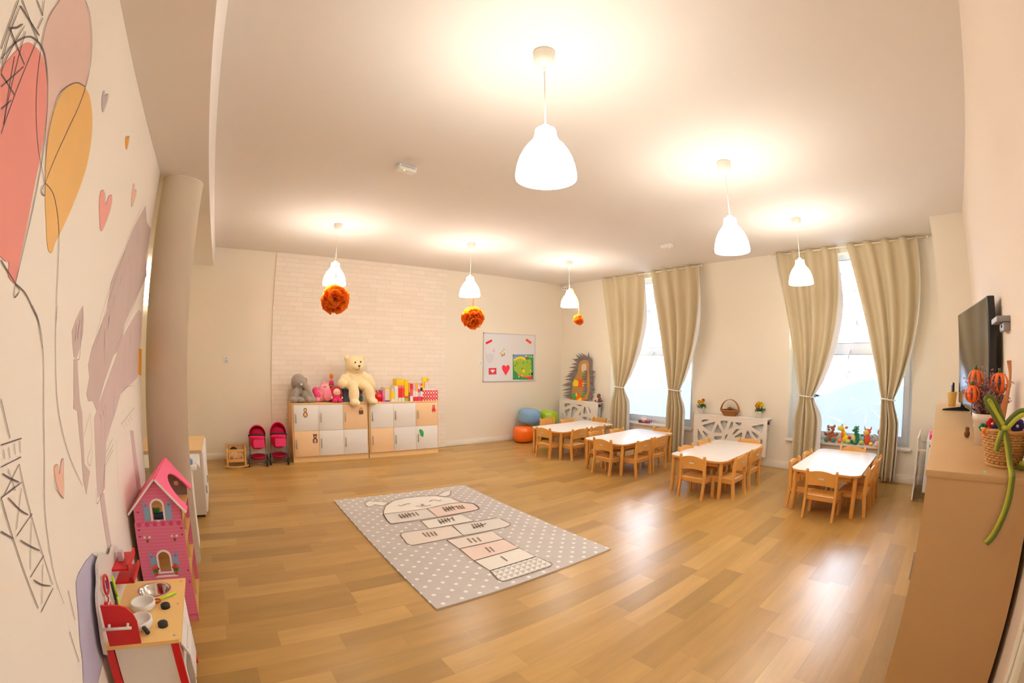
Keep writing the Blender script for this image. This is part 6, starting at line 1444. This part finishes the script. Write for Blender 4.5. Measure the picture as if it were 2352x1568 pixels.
MB().b2((-.94, 4.80, 0), (-.27, 5.58, .03), M=S).obj('plinth', mat('dark_plinth', srgb(60, 50, 45), .6), t)
# ================================================================ sideboard, television and decorations on the right
BLAM = mat('beech_laminate', srgb(198, 158, 108), .42, noise=.05, nscale=3)
SX0, SX1, SY1, SZ = 1.94, 4.9, .037, 1.268
t = thing('sideboard', 'long beech sideboard along the right wall under the television', 'sideboard', (3.42, -.16, 0)); S = Matrix.Translation((-3.42, .16, 0))
MB().b2((SX0, -.352, SZ-.026), (SX1, SY1, SZ), bev=.0015, M=S).obj('top', BLAM, t)
MB().b2((SX0+.004, -.345, 0), (SX0+.022, SY1-.006, SZ-.026), M=S).obj('side_panel', BLAM, t); MB().b2((SX1-.022, -.345, 0), (SX1-.004, SY1-.006, SZ-.026), M=S).obj('side_panel', BLAM, t)
MB().b2((SX0+.022, -.345, .06), (SX1-.022, -.337, SZ-.026), M=S).obj('back_panel', BLAM, t); MB().b2((SX0+.022, -.337, .04), (SX1-.022, SY1-.03, .06), M=S).obj('bottom_panel', BLAM, t)
n = 6; wd = (SX1-SX0-.044)/n
for k in range(n):
    d_ = MB().b2((SX0+.022+k*wd+.002, SY1-.026, .06), (SX0+.022+(k+1)*wd-.002, SY1-.008, SZ-.03), bev=.002, M=S).obj('door', BLAM, t); MB().b2((SX0+.06+k*wd, SY1-.008, .8), (SX0+.07+k*wd, SY1+.002, .92), M=S).obj('handle', STEEL, d_)
# television, slightly turned
t = thing('television', 'black flat television standing on the sideboard', 'television', (3.80, -.2165, SZ), rz=math.atan2(.133, 1.30))
TVB = mat('tv_black', (.012, .012, .014), .3); SCR = mat('tv_screen', (.012, .013, .016), .07, spec=.8)
MB().b2((-.65, -.045, .048), (.65, 0, .765), bev=.006).obj('housing', TVB, t); MB().b2((-.64, -.001, .065), (.64, .0015, .757)).obj('screen', SCR, t)
for x, fw_ in ((-.46, .05), (.46, .16)): MB().prism([(-.07, 0), (fw_, 0), (fw_-.01, .012), (.01, .03), (.005, .06), (-.02, .06), (-.025, .03), (-.06, .012)], x-.015, x+.015, axes='yzx').obj('foot', TVB, t)
t = thing('wall_bracket', 'small grey bracket on the wall behind the television', 'bracket', (2.95, YD, 1.86)); GB = mat('bracket_grey', srgb(150, 145, 145), .4)
MB().b2((-.14, 0, .0), (.14, .07, .03), bev=.004).obj('upper_plate', GB, t); MB().b2((-.13, 0, -.045), (.05, .035, .0), bev=.004).obj('lower_plate', GB, t); MB().cyl((-.06, .035, -.02), (-.06, .04, -.02), .008).obj('bolt', TVB, t)
# pen cup
t = thing('pen_cup', 'yellow cup holding a black remote at the far end of the sideboard', 'cup', (4.62, -.10, SZ)); MB().lathe([(.001, 0), (.032, 0), (.042, .115), (.046, .118), (.046, .124), (.038, .124), (.03, .01), (.001, .01)], seg=24, cap=False).obj('cup', mat('yellow_cup', srgb(240, 205, 120), .4), t)
t = thing('remote_control', 'black remote control standing in the yellow cup', 'remote control', (4.62, -.105, SZ+.012)); MB().b2((-.02, -.009, 0), (.02, .009, .19), bev=.005, rot=(0, 0, .3)).obj('body', TVB, t)
MB().b2((-.012, .009, .10), (.012, .011, .17), rot=(0, 0, .3)).obj('button_pad', mat('dark_grey', (.06, .06, .065), .6), t)
# heather in a white pot
HX, HY = 2.62, -.225
t = thing('heather_pot', 'dried heather with orange paper pumpkins in a white pot on the sideboard', 'potted plant', (HX, HY, SZ)); POT2 = mat('cream_pot', srgb(238, 225, 212), .4)
MB().lathe([(.001, 0), (.046, 0), (.058, .115), (.063, .117), (.066, .15), (.060, .15), (.054, .12), (.001, .11)], seg=32, cap=False).obj('pot', POT2, t)
rh = random.Random(9); HEA = mat('heather_twig', srgb(120, 85, 75), .9, noise=.3, nscale=40); HEB = mat('heather_bloom', srgb(175, 130, 135), .9, noise=.3, nscale=50)
m = MB(); m2 = MB()
for k in range(150):
    a = rh.uniform(0, 2*PI); r0 = rh.uniform(0, .045); r1 = rh.uniform(.03, .125); h = rh.uniform(.08, .19) if rh.random() < .8 else rh.uniform(.19, .25)
    hh = h*(1-.35*(r1/.125)**2)
    p0 = Vector((r0*math.cos(a), r0*math.sin(a), .12)); p2 = Vector((r1*math.cos(a), r1*math.sin(a), .13+hh)); p1 = (p0+p2)/2+Vector((0, 0, .02))
    p2.y = max(p2.y, -.125)
    pts = bez([p0, p1, p2], 3); m.tube(pts, .0012, seg=4, cap=False)
    for q in pts[2:]:
        for j in range(3):
            d = Vector((rh.uniform(-1, 1), rh.uniform(-1, 1), rh.uniform(0, 1)))*.008; m2.ell(q+d, (.003, .003, .0045), seg=5, rings=3)
m.obj('twigs', HEA, t); m2.obj('blossoms', HEB, t)
ORP = mat('orange_paper', srgb(240, 105, 15), .6, noise=.08, nscale=10)
def paper_pumpkin(lb, x, y, z, r):
    t = thing('paper_pumpkin', lb, 'decoration', (x, y, z), group='orange paper pumpkins in the heather')
    for k in range(4):
        a0 = PI*k/4+.3; w_ = .009; vs = []; n_ = 20
        for i in range(n_+1):
            a = 2*PI*i/n_; p = Vector((r*math.cos(a), 0, r*1.15*math.sin(a))); 
            for s in (-1, 1): q = Vector((p.x, s*w_, p.z)); q.rotate(Euler((0, 0, a0))); vs.append(q)
        m = MB(); m._new(vs, [(2*i, 2*i+1, 2*i+3, 2*i+2) for i in range(n_)], None, True); o = m.obj('paper_strip', ORP, t); o.modifiers.new('s', 'SOLIDIFY').thickness = .001
    MB().tube([(0, 0, -r*1.1), (0, 0, -r*1.1-.06)], .002, seg=5).obj('stick', HEA, t)
    MB().lathe([(.008, r*1.15), (.006, r*1.15+.02)], seg=8).obj('stalk', LEAF, t)
paper_pumpkin('lower orange paper pumpkin at the left of the heather', HX-.08, HY+.075, SZ+.245, .036)
paper_pumpkin('upper open orange paper pumpkin in the middle of the heather', HX-.02, HY+.055, SZ+.31, .040)
paper_pumpkin('right orange paper pumpkin in the heather before the wall', HX-.04, HY-.055, SZ+.295, .042)
# small cone behind the pot
o = MB().ell((0, 0, .02), (.02, .016, .02)).ell((0, 0, .045), (.012, .012, .012)).obj('pine_cone', CONE); o.location = (2.82, -.15, SZ); tag(o, 'small dark cone on the sideboard behind the white heather pot', 'cone')
# wicker basket with craft flowers and ribbons
BX, BY = 2.14, -.262
t = thing('ribbon_basket', 'woven basket of felt flowers tied with green ribbons on the sideboard end', 'basket', (BX, BY, SZ)); WK2 = mat('honey_wicker', srgb(200, 148, 82), .55, noise=.25, nscale=60)
m = MB(); wicker_rings(m, [(.060+.0026*k, .008+.0105*k) for k in range(13)], 1.0, 20, .0058, .0042); m.prism(disc(0, 0, .06, 24), 0, .008); m.obj('bowl', WK2, t)
MB().tube([(.096*math.cos(a), .096*math.sin(a), .142+.003*math.sin(5*a)) for a in [2*PI*k/30 for k in range(30)]], .006, closed=True).obj('rim', WK2, t)
MB().tube([(.062*math.cos(a), .062*math.sin(a), .006) for a in [2*PI*k/30 for k in range(30)]], .007, closed=True).obj('foot_ring', WK2, t)
RAF = mat('raffia', srgb(190, 120, 70), .8, noise=.2, nscale=50)
m = MB()
for k in range(7): m.tube(bez([(-.02+.004*k, .02, .10), (-.01+.004*k, .005+.003*k, .20), (.004*k-.01, -.01, .32), (.02, -.015+.002*k, .40)], 5), .0035, seg=5)
m.obj('raffia_handle', RAF, t)
fl = [((230, 30, 50), -.04, .055, .165, .024), ((245, 120, 30), -.055, .075, .135, .018), ((60, 60, 130), -.05, .045, .145, .018), ((20, 140, 110), -.02, .085, .145, .02), ((70, 60, 150), .0, -.045, .155, .03), ((20, 150, 60), -.02, -.02, .17, .016), ((30, 160, 90), .02, .03, .18, .015), ((245, 220, 60), -.06, .025, .14, .014), ((220, 150, 110), -.065, .055, .135, .016)]
for i, (c_, x, y, z, r) in enumerate(fl):
    m = MB(); n_ = 6
    for k in range(n_): a = 2*PI*k/n_; m.ell((0, r*.6*math.cos(a), r*.6*math.sin(a)), (.004, r*.45, r*.45), seg=8, rings=6)
    nm = {0: 'red felt flower with a white centre, on top in the ribbon basket', 1: 'orange felt flower at the near rim of the ribbon basket', 2: 'dark blue felt flower next to the red one in the ribbon basket', 3: 'teal felt flower at the left rim of the ribbon basket', 4: 'large purple felt flower at the wall side of the ribbon basket', 5: 'small green felt flower beside the purple one in the ribbon basket', 6: 'small light green felt flower behind the bow of the ribbon basket', 7: 'small yellow felt flower under the bow of the ribbon basket', 8: 'tan felt flower low at the near rim of the ribbon basket'}[i]
    o = bpy.data.objects.new('felt_flower', None); COL.objects.link(o); o.location = (BX+x, BY+y, SZ+z); o.rotation_euler = (0, -.4, 0); tag(o, nm, 'felt flower', 'felt flowers in the ribbon basket')
    m.obj('petals', mat('felt_%d_%d_%d' % c_, srgb(*c_), .9), o); MB().ell((-.004, 0, 0), (.004, r*.22, r*.22), seg=8, rings=6).obj('centre', WHITE, o)
def strap(pts, w_, mt, nm, up=Vector((0, 1, 0))):
    P_ = bez(pts, 6); vs = []
    for i, p in enumerate(P_):
        tt = (P_[min(i+1, len(P_)-1)]-P_[max(i-1, 0)]).normalized(); s_ = tt.cross(Vector((-1, 0, .2))).normalized()*w_*.75
        vs += [p-s_, p, p+s_]
    m = MB(); m.use(mt[0]); m._new(vs, [(3*i, 3*i+1, 3*i+4, 3*i+3) for i in range(len(P_)-1)], None, True); m.use(mt[1]); m._new(vs, [(3*i+1, 3*i+2, 3*i+5, 3*i+4) for i in range(len(P_)-1)], None, True)
    o = m.obj(nm, None, t); o.modifiers.new('s', 'SOLIDIFY').thickness = .0008; return o
GR = (mat('ribbon_dark_green', srgb(98, 112, 32), .5), mat('ribbon_lime', srgb(182, 184, 52), .5))
q = -.10   # the bow sits on the camera side of the rim
strap([(q, .02, .155), (q-.01, .05, .20), (q-.01, .085, .255), (q-.005, .07, .262), (q, .045, .22), (q, .02, .16)], .020, GR, 'ribbon_loop')
strap([(q, .015, .155), (q-.01, -.02, .20), (q-.01, -.055, .215), (q-.02, -.085, .17), (q-.01, -.095, .10), (q, -.085, .04), (q, -.06, .022), (q-.005, -.045, .03)], .022, GR, 'ribbon_tail')
strap([(q, .015, .155), (q-.01, .0, .09), (q-.03, -.012, .03), (q-.10, -.012, .015), (q-.112, -.012, -.02), (q-.114, -.006, -.10), (q-.115, .02, -.20), (q-.115, .045, -.245)], .015, GR, 'ribbon_tail')
strap([(q, .02, .155), (q-.008, .035, .11), (q-.006, .04, .07)], .014, GR, 'ribbon_tail')
MB().ell((q-.004, .016, .158), (.010, .012, .010)).obj('ribbon_knot', GR[1], t)
o = MB().prism([(-.02, 0), (.0, .008), (.025, .0), (0, -.006)], 0, .0015).obj('paper_leaf', mat('pale_teal', srgb(150, 200, 175), .6)); o.location = (1.99, -.185, SZ); tag(o, 'tiny pale green leaf lying by the ribbon basket', 'leaf')
# ================================================================ third radiator by the pier, seen edge on
def radiator3():
    r = thing('radiator', 'white radiator by the pier seen from its valve end', 'radiator', (6.4, .05, .12))
    MB().b2((-.38, -.02, 0), (.35, .085, .62), bev=.01).obj('radiator_body', RADM, r)
    for x in (-.3, .25): MB().b2((x, -.03, .1), (x+.05, -.02, .2)).obj('wall_hook', RADM, r)
    MB().cyl((-.38, .03, .56), (-.42, .03, .56), .02).obj('valve', mat('black', (.02, .02, .02), .4), r); MB().cyl((-.38, .04, .46), (-.392, .04, .46), .014).obj('yellow_tag', mat('yellow', srgb(240, 200, 30), .4), r)
    for x in (-.3, .28): MB().cyl((x, .03, -.12), (x, .03, 0), .01).obj('pipe', RADM, r)
    c = thing('radiator_cover', 'pierced white cover board seen edge on beside the sideboard end', 'radiator cover', (6.4, .235, .02))
    hs = []; rr_ = random.Random(2)
    for i in range(4):
        for j in range(3):
            cx = -.27+.18*i; cz = .14+.22*j; hs.append([(cx-.06, cz-.07), (cx+.05, cz-.05), (cx+.02, cz+.06)] if (i+j) % 2 else [(cx-.05, cz+.06), (cx+.06, cz+.05), (cx-.02, cz-.06)])
    MB().holed([(-.39, 0), (.38, 0), (.38, .74), (-.39, .74)], hs, 0, .016, axes='xzy').obj('front_panel', COVER, c)
    for x in (.30, -.34): MB().b2((x, -.098, .58), (x+.04, 0, .60)).obj('hanger', COVER, c)
radiator3()
t = thing('toy_phone', 'pink toy on top of the radiator beside the sideboard end', 'toy', (6.1, .08, .742)); MB().b2((-.05, -.035, 0), (.05, .035, .11), bev=.015).obj('case', mat('toy_pink', srgb(240, 140, 165), .4), t); MB().b2((-.052, -.02, .02), (-.05, .02, .06)).obj('screen', mat('toy_magenta', srgb(220, 40, 110), .4), t)

# ================================================================ plush animals on the window sill
SXW, SZW = 6.93, WZ0+.006
def eye(t, x, y, z, r=.006): MB().ell((x, y, z), (r*.7, r, r), seg=10, rings=8).obj('eye', BLK, t)
t = thing('plush_bear', 'brown plush bear with green foot pads, leftmost on the window sill', 'plush toy', (SXW-.02, 1.545, SZW), group='plush animals on the window sill'); BB = plush_mat('brown_fur', srgb(165, 95, 60))
plush(('body', BB), MB().ell((0, 0, .085), (.05, .06, .075)).ell((-.015, .005, .185), (.05, .06, .05)).ell((0, .05, .225), (.02, .022, .022)).ell((0, -.045, .232), (.02, .022, .022)).ell((-.01, .085, .115), (.03, .035, .025), rot=(.5, 0, 0)).ell((-.01, -.085, .115), (.03, .035, .025), rot=(-.5, 0, 0)).ell((-.06, .055, .045), (.04, .04, .042)).ell((-.06, -.055, .045), (.04, .04, .042)), t, .0055, 4)
MB().ell((-.055, .012, .175), (.028, .036, .034)).obj('muzzle', plush_mat('white_plush', srgb(238, 236, 232)), t); MB().ell((-.082, .018, .19), (.009, .014, .013)).obj('nose', BLK, t); eye(t, -.06, .03, .212, .007); eye(t, -.06, -.02, .212, .007)
for y in (.06, -.06): MB().ell((-.096, y, .045), (.008, .024, .028)).obj('foot_pad', mat('pad_green', srgb(40, 165, 120), .8), t)
t = thing('plush_giraffe', 'yellow and orange plush giraffe, second from left on the window sill', 'plush toy', (SXW-.02, 1.33, SZW), group='plush animals on the window sill'); YP = plush_mat('yellow_plush', srgb(248, 205, 25)); OP = plush_mat('orange_plush2', srgb(240, 115, 25)); LP_ = plush_mat('lime_plush', srgb(190, 220, 120))
plush(('body', YP), MB().ell((0, -.01, .06), (.045, .055, .06)).ell((-.005, .015, .135), (.03, .03, .055), rot=(-.3, 0, 0)).ell((-.02, .045, .205), (.035, .035, .04), rot=(-.3, 0, 0)), t, .0055, 4)
MB().ell((-.01, .085, .212), (.03, .034, .034)).obj('muzzle', plush_mat('pale_yellow_plush', srgb(235, 210, 60)), t); MB().ell((-.03, .04, .12), (.022, .022, .05)).obj('scarf', OP, t)
MB().ell((0, -.015, .225), (.012, .026, .018), rot=(-.4, 0, 0)).obj('ear', OP, t); MB().ell((-.01, .05, .26), (.010, .014, .018)).obj('horn', plush_mat('mint_plush', srgb(140, 200, 150)), t)
MB().ell((-.06, .068, .035), (.035, .030, .032)).obj('foot', OP, t); MB().ell((-.06, -.06, .035), (.035, .034, .034)).obj('foot', LP_, t); MB().ell((-.02, -.075, .085), (.025, .03, .025)).obj('hand', plush_mat('red_plush', srgb(220, 35, 30)), t); eye(t, -.04, .05, .222)
t = thing('plush_dragon', 'green plush dragon with a cream belly, middle of the window sill row', 'plush toy', (SXW-.02, 1.165, SZW), group='plush animals on the window sill'); GP = plush_mat('green_plush', srgb(15, 135, 80))
plush(('body', GP), MB().ell((0, -.005, .065), (.045, .05, .065)).ell((-.01, 0, .15), (.026, .026, .06)).ell((-.02, .005, .225), (.03, .032, .036)).ell((-.04, .03, .195), (.025, .03, .018)).ell((-.05, -.0, .025), (.045, .028, .022)).ell((.0, .05, .03), (.04, .03, .03)).ell((0, -.03, .13), (.03, .02, .03)), t, .005, 3)
MB().ell((-.03, .022, .085), (.022, .026, .062), rot=(-.25, 0, 0)).obj('belly', plush_mat('cream_belly', srgb(235, 205, 130)), t)
for k in range(5): MB().ell((.0, -.028, .12+.032*k), (.010, .012, .014), seg=8, rings=6).obj('back_crest', plush_mat('pink_crest', srgb(120, 130, 130)), t)
MB().ell((-.046, .012, .232), (.006, .010, .012)).obj('eye', mat('eye_gold', srgb(225, 190, 110), .3), t)
t = thing('plush_bull', 'orange plush bull with a cream muzzle, fourth on the window sill', 'plush toy', (SXW-.02, 1.0, SZW), group='plush animals on the window sill'); OR2 = plush_mat('orange_red_plush', srgb(238, 90, 40)); PBL = plush_mat('pale_blue_plush', srgb(150, 195, 210))
plush(('body', OR2), MB().ell((0, -.005, .075), (.045, .05, .078)).ell((-.0, -.005, .185), (.04, .048, .045)), t, .006, 3)
MB().ell((-.035, .012, .178), (.032, .044, .036)).obj('muzzle', plush_mat('cream_muzzle', srgb(245, 190, 90)), t)
for s, c_ in ((1, plush_mat('mint_plush', srgb(140, 200, 150))), (-1, OR2)): MB().tube([(0, s*.035-.005, .215), (0, s*.05-.005, .235), (0, s*.048-.005, .265)], [.012, .010, .003]).obj('horn', c_, t); MB().ell((-.0, s*.065-.005, .12), (.02, .035, .018), rot=(s*.5, 0, 0)).obj('arm', GP if s == 1 else PBL, t)
MB().ell((-.055, .07, .035), (.035, .038, .034)).obj('foot', LP_, t); MB().ell((-.05, -.07, .028), (.035, .03, .026)).obj('foot', YP, t); MB().ell((-.03, .055, .09), (.025, .02, .035)).obj('arm_patch', PBL, t); eye(t, -.035, .03, .215); eye(t, -.035, -.02, .215)
t = thing('plush_donkey', 'grey plush toy half hidden by the right curtain on the window sill', 'plush toy', (SXW-.02, .80, SZW), group='plush animals on the window sill'); GP2 = plush_mat('pale_grey_plush', srgb(190, 190, 198))
plush(('body', GP2), MB().ell((0, 0, .09), (.05, .06, .09)).ell((-.01, .01, .2), (.045, .05, .045)).ell((0, -.0, .26), (.015, .018, .04)).ell((-.03, .06, .11), (.03, .03, .07), rot=(-.6, 0, 0)), t, .006, 3); MB().ell((-.06, .03, .035), (.04, .05, .04)).obj('foot', plush_mat('pale_pink_plush', srgb(248, 200, 190)), t); eye(t, -.05, .03, .215)

# ================================================================ outside
OUTW = mat('pale_render', srgb(128, 129, 135), .9); OUTG = mat('pale_glass', srgb(100, 103, 112), .2)
t = thing('neighbour_house', 'pale building across the street seen through the windows', 'building', (14, 2, -.6)); 
MB().b2((0, -4.2, 0), (5, 1.2, 2.9)).b2((.6, -9, 0), (6, -4.2, 5.2)).b2((.2, 2.6, 0), (5, 7.8, 2.5)).obj('wall', OUTW, t)
for y, z, w_, h in ((-3.2, 1.4, .9, 1.1), (-1.4, 1.4, .9, 1.1), (.2, 1.4, .7, 1.1), (3.4, 1.3, .8, 1.0), (5.2, 1.3, .8, 1.0), (6.8, 1.3, .7, 1.0), (-5.6, 1.5, 1, 1.2), (-7.4, 1.5, 1, 1.2)): 
    xo = -.02 if y > -4.2 and y < 1.3 else (.18 if y > 2 else .58)
    f_ = MB().b2((xo, y-w_/2, z), (xo+.03, y+w_/2, z+h)).obj('window', OUTG, t)
t = thing('street_ground', 'pale street outside the windows', 'ground', (16, 2, -.62)); t['kind'] = 'structure'
MB().b2((-8.6, -20, -.1), (20, 20, .0)).obj('paving', mat('paving', srgb(140, 140, 144), .9), t)
def tree(lb, x, y, z, h, seed, leaves):
    rt = random.Random(seed); t = thing('street_tree', lb, 'tree', (x, y, z)); BK = mat('bark', srgb(112, 110, 110), .9); m = MB(); tips = []
    def br(p, d, L_, r, k):
        q = p+d*L_; m.tube([p, (p+q)/2+Vector((rt.uniform(-.04, .04)*L_,)*3), q], [r, r*.85, r*.65], seg=6)
        tips.append(q)
        if k == 0: return
        for _ in range(3 if k > 1 else 3):
            n_ = (d+Vector((rt.uniform(-.8, .8), rt.uniform(-.8, .8), rt.uniform(-.1, .6)))).normalized(); br(q, n_, L_*rt.uniform(.6, .8), r*.6, k-1)
    br(Vector((0, 0, 0)), Vector((0, 0, 1)), h*.3, .09, 4); m.obj('trunk', BK, t)
    if leaves:
        m = MB()
        for q in tips[-80:]:
            for _ in range(2): m.ell(q+Vector((rt.uniform(-.15, .15), rt.uniform(-.15, .15), rt.uniform(-.3, .1))), (.05, .07, .09), seg=6, rings=4)
        m.obj('foliage', mat('autumn_leaf', srgb(80, 92, 94), .8), t)
tree('bare tree outside the plush animal window', 12.5, 2.35, -.6, 6.0, 3, False)
tree('leafy tree outside the tissue box window', 11.0, 8.9, -.6, 6.2, 5, True)
